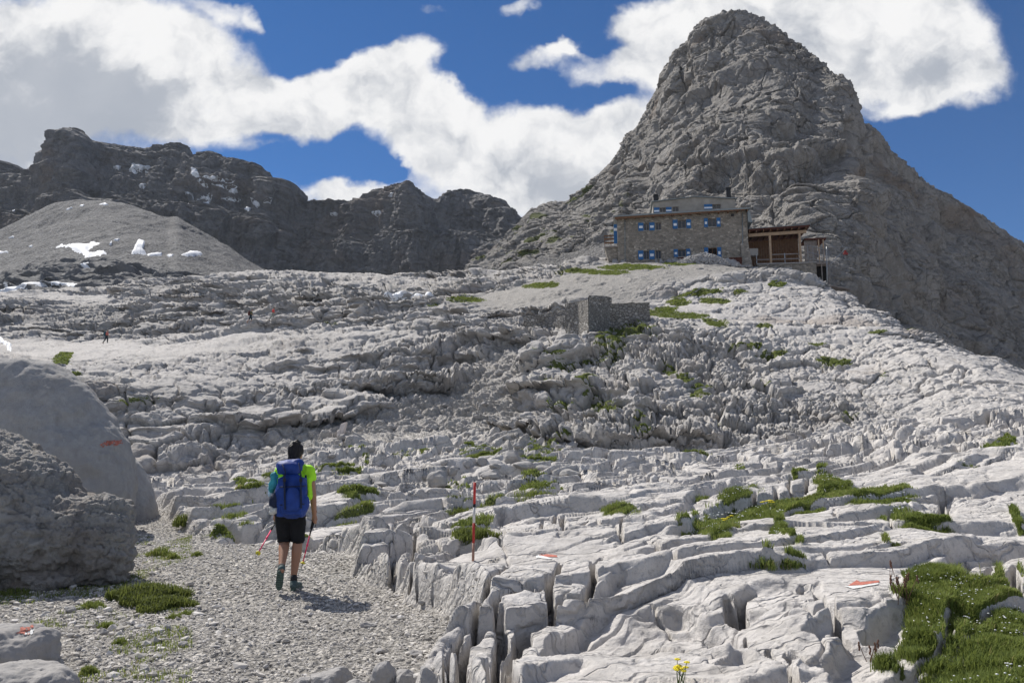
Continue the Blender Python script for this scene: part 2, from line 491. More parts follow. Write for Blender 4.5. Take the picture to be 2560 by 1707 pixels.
NEAR_LINES = [
 ('z', [(-900, -1.75, 1.1), (3400, -1.75, 1.1)]),
 ('p', [(-900, 2000, 3.35), (0, 2000, 3.4), (900, 2000, 3.4), (1150, 2000, 3.3), (1400, 2000, 3.15), (1900, 2000, 3.0), (3400, 2000, 2.9)]),
 ('p', [(-900, 1740, 5.0), (0, 1740, 5.0), (900, 1740, 5.0), (1150, 1740, 4.8), (1400, 1740, 4.55), (1900, 1740, 4.4), (3400, 1740, 4.2)]),
 ('p', [(-900, 1500, 8.0), (0, 1500, 8.2), (900, 1500, 8.3), (1100, 1500, 8.0), (1350, 1500, 6.9), (1800, 1500, 6.3), (2560, 1500, 5.9), (3400, 1500, 5.6)]),
 ('p', [(-900, 1350, 12.5), (0, 1350, 12.8), (700, 1350, 12.5), (1000, 1350, 12.0), (1400, 1350, 10.6), (1800, 1350, 9.6), (2560, 1350, 8.6), (3400, 1350, 8.2)]),
 ('p', [(-900, 1260, 19), (0, 1260, 19), (400, 1262, 17.5), (700, 1240, 18), (1000, 1225, 18), (1800, 1220, 16.5), (2560, 1180, 14), (3400, 1120, 14)]),
 ('p', [(-900, 1195, 30), (0, 1195, 30), (400, 1222, 26), (650, 1165, 28), (900, 1120, 30), (1150, 1105, 30), (1500, 1152, 27), (1800, 1152, 27), (2100, 1110, 27), (2300, 1070, 27), (2560, 1040, 27), (3400, 960, 27)]),
 ('p', [(-900, 1180, 37), (0, 1180, 37), (400, 1208, 36), (650, 1157, 38), (900, 1108, 40), (1150, 1098, 40), (1500, 1146, 34), (1800, 1144, 34), (2100, 1103, 35), (2300, 1064, 35), (2560, 1032, 34), (3400, 950, 34)]),
 ('p', [(-900, 1080, 42), (0, 1080, 42), (600, 1068, 44), (900, 1060, 47), (1200, 1060, 48), (1400, 1055, 42), (1700, 1025, 41), (2000, 1015, 41), (2300, 990, 40), (2560, 985, 37), (3400, 930, 37)]),
 ('p', [(-900, 970, 50), (350, 968, 50), (600, 968, 51), (900, 945, 56), (1200, 955, 58), (1400, 930, 52), (1700, 905, 50), (2000, 895, 50), (2300, 900, 45), (2560, 958, 39), (3400, 915, 39)]),
 ('p', [(-900, 890, 66), (350, 885, 66), (600, 885, 66), (900, 860, 68), (1200, 850, 68), (1400, 825, 62), (1700, 800, 60), (2000, 795, 60), (2300, 862, 50), (2560, 950, 41), (3400, 905, 41)]),
 ('p', [(-900, 850, 97), (350, 850, 96), (600, 825, 96), (900, 805, 90), (1200, 785, 80), (1380, 800, 71), (1480, 800, 71), (1700, 740, 72), (2000, 730, 70), (2080, 740, 68), (2300, 856, 52), (2560, 946, 42), (3400, 900, 42)]),
 ('p', [(-900, 765, 125), (350, 758, 125), (600, 765, 120), (900, 765, 102), (1200, 745, 92), (1330, 735, 82), (1450, 720, 80), (1600, 702, 78), (1750, 690, 78), (1900, 695, 76), (2060, 725, 73), (2300, 853, 54), (2560, 944, 43), (3400, 895, 43)]),
 ('p', [(-900, 738, 145), (0, 736, 145), (200, 738, 150), (300, 738, 152), (400, 712, 158), (500, 700, 160), (650, 684, 165), (760, 682, 165), (900, 690, 160), (1050, 702, 150), (1120, 702, 140), (1250, 690, 118), (1350, 676, 104), (1450, 664, 97), (1540, 658, 94), (1750, 656, 92), (1900, 676, 90), (1990, 700, 86), (2060, 722, 79), (2300, 850, 56), (2560, 942, 45), (3400, 890, 45)], 3),
 ('p', [(-900, 745, 165), (0, 743, 165), (400, 722, 180), (650, 692, 185), (900, 698, 180), (1120, 706, 165), (1250, 694, 140), (1350, 680, 122), (1450, 668, 112), (1540, 662, 110), (1750, 660, 108), (1900, 682, 104), (1990, 712, 94), (2060, 745, 84), (2300, 890, 60), (2560, 990, 49), (3400, 940, 49)]),
 ('z', [(-900, 15, 240), (400, 22, 240), (1120, 24, 240), (1540, 10, 160), (2000, 2, 135), (2300, -12, 90), (3400, -14, 80)]),
 ('z', [(-900, -26, 400), (1120, -26, 400), (1540, -26, 300), (2000, -26, 200), (3400, -26, 150)]),
]
NEAR_COUNTS = [8, 100, 215, 180, 190, 210, 45, 85, 105, 78, 62, 84, 78, 20, 16, 6]
QUAL = 1.0
near = Sheet(NEAR_LINES, [max(4, int(c * QUAL)) for c in NEAR_COUNTS], -300, 2860, int(1560 * QUAL), 7, wide=2400)

def world_poly(pts, sheet=None):
    s = sheet or near
    return np.array([s.find(x, y) for x, y in k(pts)])

def seg_dist(XY, a, b):
    ab = b - a; l2 = (ab * ab).sum() + 1e-9
    t = np.clip(((XY - a) @ ab) / l2, 0, 1)
    q = XY - a - t[:, None] * ab
    cross = ab[0] * (XY[:, 1] - a[1]) - ab[1] * (XY[:, 0] - a[0])
    return np.sqrt((q * q).sum(1)), cross, t

def poly_sd(XY, poly, reach=2.0):
    """signed distance in plan, positive inside, clipped at reach"""
    poly = poly[:, :2]
    out = np.full(len(XY), -reach, np.float32)
    lo, hi = poly.min(0) - reach, poly.max(0) + reach
    s = np.nonzero((XY[:, 0] > lo[0]) & (XY[:, 0] < hi[0]) & (XY[:, 1] > lo[1]) & (XY[:, 1] < hi[1]))[0]
    if not len(s): return out
    Q = XY[s]
    d = np.full(len(Q), 1e9); ins = np.zeros(len(Q), bool)
    for i in range(len(poly)):
        a, b = poly[i], poly[(i + 1) % len(poly)]
        d = np.minimum(d, seg_dist(Q, a, b)[0])
        if a[1] != b[1]:
            c = ((a[1] > Q[:, 1]) != (b[1] > Q[:, 1])) & (Q[:, 0] < (b[0] - a[0]) * (Q[:, 1] - a[1]) / (b[1] - a[1]) + a[0])
            ins ^= c
    out[s] = np.clip(np.where(ins, d, -d), -reach, reach)
    return out

PATH = [(-300, 1210), (300, 1150), (345, 1150), (385, 1185), (430, 1212), (505, 1248), (640, 1243), (745, 1268), (845, 1300), (885, 1352), (930, 1385), (1000, 1405), (1050, 1428), (1060, 1462), (1015, 1500), (1010, 1570), (1000, 1640), (1000, 2600), (-300, 2600)]
TALUS = [(800, 960), (900, 930), (1010, 900), (1130, 830), (1180, 780), (1240, 800), (1215, 880), (1190, 960), (1260, 1010), (1330, 1045), (1180, 1060), (1060, 1020), (960, 1020), (830, 1040), (700, 1060), (600, 1060), (640, 1000)]
SCREE = [(1090, 676), (1180, 660), (1300, 630), (1400, 606), (1560, 604), (1720, 612), (1750, 628), (1600, 640), (1500, 660), (1480, 700), (1380, 700), (1330, 690), (1230, 712), (1130, 720), (1090, 700)]
GRASSES = [  # x, y, half width, half height (2352 view) , strength
 (515, 1216, 78, 14, 1.0), (810, 1136, 52, 13, 1), (805, 1176, 45, 11, .9), (1085, 1208, 50, 28, 1), (1060, 1156, 55, 14, .9), (1225, 1115, 50, 26, .9), (1410, 1180, 52, 12, 1), (1140, 1155, 40, 6, .8),
 (770, 1078, 55, 8, .8), (640, 1100, 45, 9, .7), (560, 1120, 60, 9, .8), (600, 1135, 55, 8, .9), (530, 1165, 50, 8, .8), (830, 1055, 60, 5, .7), (960, 1035, 60, 5, .5), (1100, 1040, 60, 9, .8), (1240, 1030, 50, 16, .7), (1030, 1120, 50, 8, .6), (700, 1240, 24, 6, .6),
 (1600, 1050, 50, 9, .8), (1690, 1075, 25, 5, .5),
 (1720, 1180, 85, 22, 1), (1650, 1205, 55, 18, 1), (1820, 1155, 90, 18, 1), (1930, 1135, 80, 16, 1), (2030, 1150, 85, 28, 1), (2080, 1190, 50, 18, 1), (2140, 1200, 60, 8, 1), (1810, 1215, 12, 28, 1), (1825, 1250, 22, 8, .9),
 (1590, 1222, 40, 6, .9), (1755, 1278, 22, 9, .9), (1828, 1302, 30, 9, 1), (2058, 1246, 8, 8, .8), (2340, 1185, 14, 25, .9), (2300, 1018, 26, 14, 1), (2215, 1070, 25, 6, .8), (1890, 1075, 20, 16, .9), (1830, 1085, 30, 7, .7), (1600, 1140, 16, 12, .6),
 (2240, 1440, 160, 95, 1.5), (2150, 1530, 125, 62, 1.4), (2340, 1500, 140, 135, 1.5), (2200, 1360, 60, 24, 1), (2120, 1336, 26, 14, 1), (2100, 1410, 60, 20, .9), (1990, 1548, 60, 14, .8), (2300, 1600, 260, 50, 1.1),
 # middle ground
 (1430, 750, 70, 13, 1.1), (1410, 785, 36, 24, 1.1), (1340, 832, 60, 12, 1.1), (1300, 845, 30, 8, .9), (1310, 932, 45, 9, 1), (1400, 930, 32, 16, 1), (1560, 725, 60, 8, .8), (1600, 672, 60, 9, .9), (1640, 690, 40, 7, .7), (1780, 652, 18, 7, 1),
 (1700, 790, 36, 6, .9), (1770, 810, 40, 14, 1), (1910, 830, 38, 11, 1), (1590, 890, 46, 8, .9), (1600, 905, 20, 8, .8), (1530, 855, 18, 12, .8), (1480, 985, 22, 14, .8), (1640, 740, 30, 8, .8), (1740, 880, 30, 5, .8), (1945, 955, 20, 8, .8), (2060, 705, 10, 5, .8), (1750, 750, 20, 5, .7),
 (150, 830, 24, 18, .7), (160, 860, 30, 6, .7), (340, 915, 50, 5, .5), (1080, 690, 35, 7, .7), (1240, 655, 40, 6, .9), (1330, 622, 60, 8, .62), (1450, 614, 80, 7, .68), (1560, 606, 40, 5, .6), (1010, 702, 20, 5, .6), (780, 745, 20, 4, .5), (1400, 625, 50, 6, .6), (1310, 870, 20, 4, .4), (1220, 870, 18, 4, .5),
 (1500, 715, 60, 7, .8), (1560, 695, 30, 6, .8), (1700, 668, 22, 5, .6), (2010, 760, 25, 5, .6), (1880, 790, 30, 5, .5), (1640, 980, 20, 8, .5), (1350, 990, 18, 8, .5), (2030, 860, 14, 6, .5),
]

def build_near():
    s = near
    P = s.P.reshape(-1, 3); N = s.N.reshape(-1, 3)
    XY = P[:, :2]
    Y = P[:, 1]
    n = len(P)
    rs = np.linalg.norm(np.gradient(s.P, axis=0), axis=-1).ravel() * 1.3
    wp = P + np.stack([fbm(P, 1.6, 3, off=5.) * .28, fbm(P, 1.6, 3, off=9.) * .28, fbm(P, 1.6, 3, off=13.) * .1], 1)
    # --- masks in plan
    path = poly_sd(wp[:, :2], world_poly(PATH), 1.5)
    talus = sstep(-1.5, 1.2, poly_sd(wp[:, :2] * 1.0, world_poly(TALUS), 3.0))
    scree = sstep(-2, 2, poly_sd(wp[:, :2], world_poly(SCREE), 6.0))
    grav = np.maximum(sstep(-0.12, 0.2, path), 0)
    grass = np.zeros(n, np.float32)
    # left path side: sparse moss between the gravel
    rough = 1 - np.maximum(grav, np.maximum(talus * .8, scree))
    # --- region weights
    far = sstep(28, 40, Y)
    steep = sstep(0.995, 0.93, N[:, 2]) * far
    D = np.zeros((n, 3), np.float32)
    up = np.array([0, 0, 1], np.float32)
    # horizontal outward direction
    Nh = N.copy(); Nh[:, 2] = 0
    slope = np.linalg.norm(Nh, axis=1) / np.maximum(N[:, 2], .05)
    Nh /= np.linalg.norm(Nh, axis=1, keepdims=True) + 1e-6
    rightk = sstep(0, 14, P[:, 0])
    knoll = sstep(-4, 4, poly_sd(wp[:, :2], world_poly([(1480, 690), (1560, 640), (1700, 640), (1900, 652), (2100, 720), (2600, 900), (2600, 1010), (2000, 975), (1900, 900), (1800, 830), (1650, 770), (1520, 750)]), 8.0))
    # --- big undulation
    D += (fbm(P, 9.0, 3) * 0.35 * far * rough)[:, None] * up * 1.6
    D += (fbm(P, 2.8, 3, off=40) * 0.10 * (1 - far) * rough)[:, None] * up
    # --- terraces on the cliffs, dipping with the bedding
    W = warp(P, 7.0, 1.1, 3)
    bed = W[:, 2] + .35 * fbm(P, 2.5, 3, off=43) - 0.13 * W[:, 0] * sstep(20, -10, P[:, 0]) + 0.05 * W[:, 0] * sstep(0, 30, P[:, 0]) + 0.03 * W[:, 1]
    for T, amp, sh in ((3.3, 1.0, 0.66), (1.15, 0.55, 0.60), (0.42, .22, .6)):
        f = bed / T; ci = np.floor(f); f = f - ci
        S = sstep(sh, 1.0, f)
        a = amp * np.minimum(T / np.maximum(slope, .22), T * (1.75 - .95 * rightk)) * steep * rough * (1 - .6 * knoll)
        if T > 3: a = a * sstep(-.9, .1, fbm(P, 16, 2, off=60))
        D -= Nh * ((S - f) * a)[:, None]
    Q = P + D
    smo = np.clip(sstep(-.15, .35, fbm(P, 9, 3, off=77)) + .4 * sstep(0, -14, P[:, 0]), 0, 1) * .85
    # --- fractured blocks on the cliffs, along the normal
    ND = N * .55 + Nh * .45 + 1e-4
    ND /= np.linalg.norm(ND, axis=1, keepdims=True)
    vary = sstep(-.7, .5, fbm(P, 11, 3, off=66))
    cl = (far * (0.10 + 0.90 * steep) * rough) * (.6 + .4 * vary) * (1 - .68 * knoll)
    Wq = warp(Q, 2.2, .45, 3, off=2.)
    e, i1, i2, v = voronoi(Wq, (2.3, 2.6, 3.0), seed=1)
    D += ND * ((((i1 - .5) * 1.0 - .75 * (1 - sstep(0.0, .06, e)) * i2 - .15 * (1 - sstep(0, .3, e))) * cl)[:, None])
    e, i1, i2, v = voronoi(Wq * np.array((1, 1, 1), np.float32) + 9.1, (.75, .85, 1.5), seed=2)
    D += ND * ((((i1 - .5) * .42 - .34 * (1 - sstep(0.0, .13, e)) - .1 * (1 - sstep(0, .35, e))) * cl * (1 - .75 * smo) * sstep(-.6, .3, fbm(P, 5, 2, off=71)))[:, None])
    e, i1, i2, v = voronoi(warp(Q, .6, .13, 2, off=6.) + 3.3, (.34, .40, .62), seed=3)
    D += ND * ((((i1 - .5) * .20 - .17 * (1 - sstep(0.0, .14, e))) * np.minimum(cl + .12 * far * rough, 1) * (1 - .75 * knoll) * (1 - smo) * sstep(-.5, .4, fbm(P, 4, 2, off=75)))[:, None])
    # joints: long steep cracks
    jn = np.abs(fbm(np.stack([Q[:, 0] + .2 * Q[:, 1], Q[:, 1] * .5, Q[:, 2] * .22], 1), 2.4, 3, off=131))
    D -= ND * ((.55 * (1 - sstep(0, .10, jn)) * cl)[:, None])
    jn = np.abs(fbm(np.stack([Q[:, 0] - .1 * Q[:, 1], Q[:, 1] * .6, Q[:, 2] * .3], 1), .9, 3, off=137))
    D -= ND * ((.22 * (1 - sstep(0, .12, jn)) * np.minimum(cl + .1 * far * rough, 1) * (1 - .8 * smo))[:, None])
    # vertical flutes (rinnenkarren)
    fl = fbm(np.stack([Q[:, 0], Q[:, 1] * .8, Q[:, 2] * .08], 1), .55, 3, ridged=True, off=31)
    D += ND * ((fl * .36 * cl * sstep(.1, .8, steep) * sstep(-.2, .5, fbm(P, 6, 2, off=88)))[:, None])
    D += ND * ((fbm(Q, .8, 5, gain=.6, off=55) * .16 * far * rough * (1 - .7 * knoll) * (1 - .6 * smo))[:, None])
    # --- talus: rounded stones of several sizes
    for cs, h, sd in ((1.3, .5, 11), (.55, .24, 12), (.28, .12, 13)):
        e, i1, i2, v = voronoi(warp(Q, cs, cs * .2, 2), (cs, cs, cs), seed=sd)
        hh = sstep(0, .38, e) ** .6 * (.35 + .65 * i1) * h
        D += ND * ((hh * np.maximum(talus, .45 * scree * sstep(.45, .8, i2)))[:, None])
    # --- near slabs
    nr = (1 - far) * (1 - sstep(-.05, .10, path))
    a = R(-24); ca, sa = math.cos(a), math.sin(a)
    B = P + np.stack([fbm(P, 1.9, 3, off=101) * .50, fbm(P, 1.9, 3, off=121) * .42, np.zeros(n)], 1)
    B = np.stack([B[:, 0] * ca - B[:, 1] * sa, B[:, 0] * sa + B[:, 1] * ca, P[:, 2] * 0], 1)
    # how broken the rock is: smooth slabs to the right, blocks on the left and at the back
    drawn = sstep(18, 13, Y) * sstep(-1.6, -.6, P[:, 0])
    brk = sstep(-.35, .45, fbm(P, 3.0, 2, off=140) + .25 - .5 * sstep(1, 5, P[:, 0]) + .35 * sstep(9, 16, Y)) * (1 - .85 * drawn)
    e, i1, i2, v = voronoi(B, (3.1, 1.25, 1), seed=21, flat=True)
    ew = e * 1.25
    big = 1 - .97 * drawn
    st = .20 * (i1 - .5) + (v[:, 0] * (i2 - .5) * .22 + v[:, 1] * .16)
    st = st * sstep(0, rs, ew)
    crk = .36 * (1 - sstep(.0, np.maximum(.035, rs), ew)) * sstep(.1, .5, i2 * .6 + brk * .6) + .035 * (1 - sstep(.0, .16, ew)) ** 2
    D += up * ((st * (1 - .88 * drawn) - crk * big) * nr * (.55 + .6 * brk))[:, None]
    B2 = B + np.stack([fbm(P, .6, 2, off=150) * .12, fbm(P, .6, 2, off=160) * .12, np.zeros(n)], 1)
    e, i1, i2, v = voronoi(B2 + 4.4, (1.25, .45, 1), seed=22, flat=True)
    ew = e * .5
    D += up * ((((i1 - .5) * .15 + v[:, 1] * (i2 - .3) * .22) * sstep(0, rs, ew) - .20 * (1 - sstep(0, np.maximum(.022, rs), ew)) - .02 * (1 - sstep(0, .10, ew)) ** 2) * nr * brk)[:, None]
    e, i1, i2, v = voronoi(B2 * 1.0 + 1.4, (.42, .24, 1), seed=23, flat=True)
    ew = e * .26
    fr = brk * sstep(.0, .5, fbm(P, 2.0, 2, off=145)) * sstep(8, 12, Y)
    D += up * (((i1 - .5) * .13 * sstep(0, rs, ew) - .12 * (1 - sstep(0, np.maximum(.02, rs), ew)) - .04 * (1 - sstep(0, .12, ew)) ** 2) * nr * fr)[:, None]
    # long diagonal joints with a small offset across them: sharp-edged plates
    for sc_, hh_, of_ in ((1.5, .13, 701), (.75, .06, 721)):
        jf = fbm(np.stack([B[:, 0] * .14, B[:, 1] * .95, B[:, 0] * 0], 1), sc_, 2, off=of_)
        ww_ = np.maximum(.035, rs * 1.1 / sc_)
        D += up * (((sstep(-ww_, ww_, jf) - .5) * hh_ - .09 * (1 - sstep(0, ww_ * 1.1, np.abs(jf))) * sstep(-.2, .3, fbm(P, 2.5, 2, off=of_ + 5))) * nr)[:, None]
    # thin beds that crop out as small steps
    bd = (P[:, 2] + fbm(P, 2.2, 3, off=180) * .10 + .055 * P[:, 1] - .10 * P[:, 0] + .02 * fbm(P, .5, 2, off=190))
    gate = sstep(-.5, .2, fbm(P, 3.4, 2, off=185))
    for T, am in ((.24, .9), (.083, .6)):
        f = bd / T; ci = np.floor(f); f = f - ci
        S = sstep(.0, np.clip(rs * .15 / T, .07, .9), f)
        D += up * ((S - f) * T * am * nr * (1 - .5 * brk) * (1 - .7 * drawn) * gate)[:, None]
    D += N * ((fbm(P, .16, 4, gain=.6, off=202) * .008 * nr * sstep(14, 10, Y) - np.abs(fbm(P, .7, 4, gain=.6, off=203)) * .022 * nr + fbm(P, .45, 5, gain=.6, off=200) * .016 * nr + fbm(np.stack([B[:, 0] * .35, B[:, 1], B[:, 0] * 0], 1), .30, 4, off=205) * .010 * nr)[:, None])
    # path edge: rock rises out of the gravel
    D += up * ((sstep(.10, -.10, path) * (.10 + .26 * np.exp(np.minimum(path, 0) * 1.5) * sstep(12.5, 10.5, Y)) * (1 - far) + .025 * fbm(P, .7, 3, off=210) * grav)[:, None])
    e, i1, i2, v = voronoi(P, (.075, .075, .075), seed=31, flat=True)
    D += up * ((sstep(0, .4, e) * i1 * .022 * grav * sstep(14, 9, Y))[:, None])
    for f_ in NEAR_EXTRA:
        f_(P, D, N, nr, path)
    for gx, gy, rx, ry, w in GRASSES:
        c = lifted(P, D, gx * K23, gy * K23)
        ex = lifted(P, D, (gx + rx) * K23, gy * K23) - c
        ey = (lifted(P, D, gx * K23, (gy - ry) * K23) - lifted(P, D, gx * K23, (gy + ry) * K23)) / 2
        if abs(ey[1]) < .08: ey[1] = .08
        A = np.array([[ex[0], ey[0]], [ex[1], ey[1]]])
        if abs(np.linalg.det(A)) < 1e-4: continue
        rad = np.abs(A).sum() * 2.2
        q = np.nonzero((np.abs(XY[:, 0] - c[0]) < rad) & (np.abs(Y - c[1]) < rad))[0]
        uv = (wp[q, :2] * .7 + XY[q] * .3 - c[:2]) @ np.linalg.inv(A).T
        r = np.sqrt((uv * uv).sum(1))
        grass[q] = np.maximum(grass[q], w * sstep(1.45, 0.45, r))
    turf = sstep(.35, .8, grass)
    D += up * ((.03 * turf * (1 - far) + .02 * turf * far)[:, None])
    warm = np.zeros(n, np.float32)
    warm += .55 * sstep(.45, .9, fbm(P, 5.0, 4, off=230)) * steep
    s.disp = (P + D).reshape(*s.shape, 3)
    grass = grass * np.clip(1 + .42 * fbm(P, .28, 3, off=450) + .25 * fbm(P, 1.2, 2, off=460), 0, 1.5)
    nz = grid_normals((P + D).reshape(*s.shape, 3).astype(np.float32))[..., 2].ravel()
    grass = grass * np.where(Y < 34, sstep(.25, .60, nz), sstep(-.1, .35, nz)) * (1 + .4 * far)
    s.grass = grass.reshape(s.shape)
    s.path = path.reshape(s.shape)
    mask = np.stack([grass, np.clip(grav + talus * .55 + scree * .9, 0, 1) * 1.0, np.clip(warm, 0, 1), np.clip(far * (.25 + .75 * steep) * (.55 + .45 * sstep(-.5, .5, fbm(P, 12, 3, off=333))) * (1 - .75 * knoll), 0, 1)], 1)
    o = grid_mesh('rock_ground', s.disp, M['karst'], {'mask': mask})
    o['kind'] = 'structure'
    return o

def ground(px, py):
    """displaced surface point of the near ground at a photo pixel"""
    j = int(np.clip(np.searchsorted(near.px, px), 0, len(near.px) - 1))
    qx, qy = project(near.disp[:, j])
    c = np.nonzero((qy[:-1] >= py) & (qy[1:] < py))[0]
    i = c[0] if len(c) else int(np.argmin(np.abs(qy - py)))
    return Vector(near.disp[i, j].tolist())

NEAR_EXTRA = []

Z6 = [  # traced fractures (kind, width, depth, points)
 ('c', .05, .30, [(312, 800), (330, 850), (315, 1010)]), ('c', .05, .35, [(640, 1230), (720, 1130), (800, 1000), (830, 880), (960, 800)]),
 ('c', .10, .60, [(740, 1568), (690, 1380), (670, 1330), (760, 1190), (870, 1140), (900, 1060)]), ('c', .08, .55, [(880, 1450), (900, 1300), (890, 1090)]),
 ('c', .13, .75, [(905, 1620), (920, 1380), (1040, 1240), (1180, 1130), (1210, 1090)]), ('c', .05, .4, [(1000, 1568), (1010, 1420), (1040, 1260)]),
 ('l', .05, .13, [(1150, 1380), (1180, 1310), (1400, 1180), (1480, 1080), (1600, 1030)]), ('l', .05, .07, [(1040, 1568), (1100, 1480), (1300, 1410), (1500, 1400)]),
 ('c', .06, .40, [(1205, 1100), (1200, 900), (1280, 830), (1340, 700)]), ('c', .07, .42, [(1210, 1100), (1280, 1000), (1440, 980), (1500, 800), (1530, 740)]),
 ('l', .05, .12, [(1450, 980), (1650, 830), (1860, 770), (2000, 710)]), ('c', .03, .12, [(1650, 1030), (1800, 1035), (1900, 1040), (2050, 1200)]),
 ('c', .05, .25, [(1110, 700), (1300, 660), (1480, 600), (1700, 590), (1950, 650), (2040, 720)]), ('c', .05, .3, [(900, 610), (910, 690), (1000, 790)]),
 ('l', .05, .16, [(950, 740), (1130, 700), (1150, 690), (1290, 590)]), ('l', .05, .25, [(860, 560), (880, 450), (1300, 380), (1700, 390)]),
 ('c', .05, .25, [(870, 570), (990, 600), (1180, 570), (1190, 470)]), ('c', .08, .4, [(1260, 400), (1270, 530)]), ('c', .08, .4, [(1310, 440), (1320, 570)]),
 ('c', .05, .2, [(1200, 570), (1520, 480), (1680, 560), (1680, 500), (1850, 430), (2067, 400)]), ('c', .06, .3, [(160, 620), (240, 750), (330, 750), (350, 590), (330, 540)]),
 ('c', .06, .3, [(350, 750), (500, 690), (460, 590)]), ('l', .04, .10, [(260, 800), (600, 730), (900, 740), (950, 710)]), ('l', .04, .09, [(520, 700), (800, 620), (900, 640)]),
 ('l', .04, .12, [(0, 480), (420, 500), (600, 400), (700, 390)]), ('c', .04, .2, [(0, 700), (60, 780), (100, 820)]), ('c', .03, .2, [(370, 870), (375, 1010)]), ('c', .03, .2, [(490, 830), (530, 930), (620, 1010)]), ('c', .04, .25, [(640, 850), (620, 1000)]),
 ('c', .05, .35, [(560, 1568), (600, 1350), (640, 1230)]), ('c', .06, .35, [(860, 1060), (880, 980), (1080, 900), (1090, 960)]), ('c', .05, .3, [(1100, 960), (1180, 870), (1210, 960)]),
]
Z7 = [
 ('c', .10, .55, [(320, 990), (345, 1150)]), ('c', .05, .30, [(300, 1110), (400, 1150), (410, 1000), (500, 995)]), ('l', .05, .14, [(-250, 1060), (0, 1080), (160, 1140), (370, 1190), (480, 1210), (650, 1230)]),
 ('l', .05, .16, [(150, 1140), (180, 1250), (480, 1290), (640, 1370)]), ('c', .06, .4, [(640, 1370), (660, 1450), (735, 1568)]), ('c', .03, .2, [(460, 1190), (470, 1290)]), ('c', .03, .2, [(370, 1200), (370, 1270)]), ('c', .05, .3, [(640, 1220), (640, 1370)]),
 ('c', .06, .35, [(745, 1220), (790, 1300)]), ('l', .05, .12, [(790, 1300), (860, 1370), (960, 1500), (960, 1568)]), ('l', .05, .12, [(730, 1290), (880, 1290), (1000, 1280), (1060, 1190)]), ('c', .04, .2, [(1060, 1190), (1020, 1160), (1020, 1060)]),
 ('l', .04, .09, [(1020, 1055), (920, 1100), (820, 1135)]), ('c', .05, .25, [(900, 890), (920, 960), (980, 1020), (1020, 1070)]), ('c', .06, .3, [(820, 1000), (830, 930), (870, 950), (920, 960)]), ('l', .05, .14, [(1480, 1055), (1300, 1085), (1160, 1140), (1150, 1190)]),
 ('l', .05, .10, [(1380, 1310), (1370, 1380), (1300, 1460), (1290, 1568)]), ('c', .10, .5, [(1750, 720), (1870, 760), (1905, 920)]), ('c', .06, .5, [(1880, 780), (1940, 910)]), ('c', .07, .5, [(2000, 730), (2020, 850), (1990, 900)]),
 ('c', .09, .5, [(2120, 800), (2170, 1000)]), ('c', .05, .4, [(2180, 800), (2165, 1000)]), ('c', .12, .6, [(1690, 330), (1700, 500)]), ('c', .06, .5, [(1745, 490), (1735, 400)]), ('l', .05, .15, [(1550, 400), (1650, 360), (1710, 320)]),
 ('l', .04, .14, [(300, 360), (190, 490), (80, 540), (-100, 610)]), ('l', .05, .18, [(850, 290), (700, 320), (480, 380), (330, 380), (200, 450), (0, 480)]), ('l', .05, .16, [(700, 240), (260, 290), (120, 330), (0, 430), (-200, 480)]),
 ('c', .05, .25, [(960, 170), (960, 220), (1060, 180), (1200, 190), (1370, 160)]), ('l', .05, .14, [(1650, 130), (1560, 160), (1490, 220)]), ('l', .05, .14, [(2010, 70), (1870, 110), (1770, 160)]), ('l', .05, .14, [(1700, 10), (1500, 60), (1300, 90)]),
 ('c', .10, .5, [(1220, 0), (1390, 70)]), ('l', .04, .08, [(450, 1350), (250, 1410), (120, 1450)]), ('c', .04, .2, [(300, 1420), (420, 1400), (430, 1470)]), ('l', .03, .05, [(1000, 840), (1100, 850), (1340, 850)]), ('c', .025, .08, [(890, 700), (940, 770), (1010, 800)]),
 ('c', .05, .3, [(700, 240), (710, 330)]), ('c', .04, .25, [(500, 340), (480, 390)]), ('c', .04, .25, [(610, 300), (620, 360)]), ('c', .05, .3, [(830, 230), (820, 300)]), ('c', .02, .06, [(940, 420), (1000, 480), (1070, 520)]), ('c', .02, .06, [(100, 1270), (300, 1330), (470, 1310)]),
 ('c', .05, .3, [(1345, 450), (1360, 540), (1300, 560)]), ('l', .05, .10, [(2222, 560), (1900, 560), (1480, 560)]), ('c', .03, .2, [(1990, 640), (1995, 720)]), ('l', .04, .08, [(1920, 600), (1900, 650), (1780, 710), (1700, 800)]),
]
def lifted(P, D, px, py):
    """base point whose raised surface is the one seen at this pixel"""
    s = near
    j = int(np.clip(np.searchsorted(s.px, px), 0, len(s.px) - 1))
    ci = np.arange(s.shape[0]) * s.shape[1] + j
    col = P[ci] + D[ci]
    qy = project(col)[1]
    c = np.nonzero((qy[:-1] >= py) & (qy[1:] < py))[0]
    i = c[0] if len(c) else int(np.argmin(np.abs(qy - py)))
    return s.P[i, j]
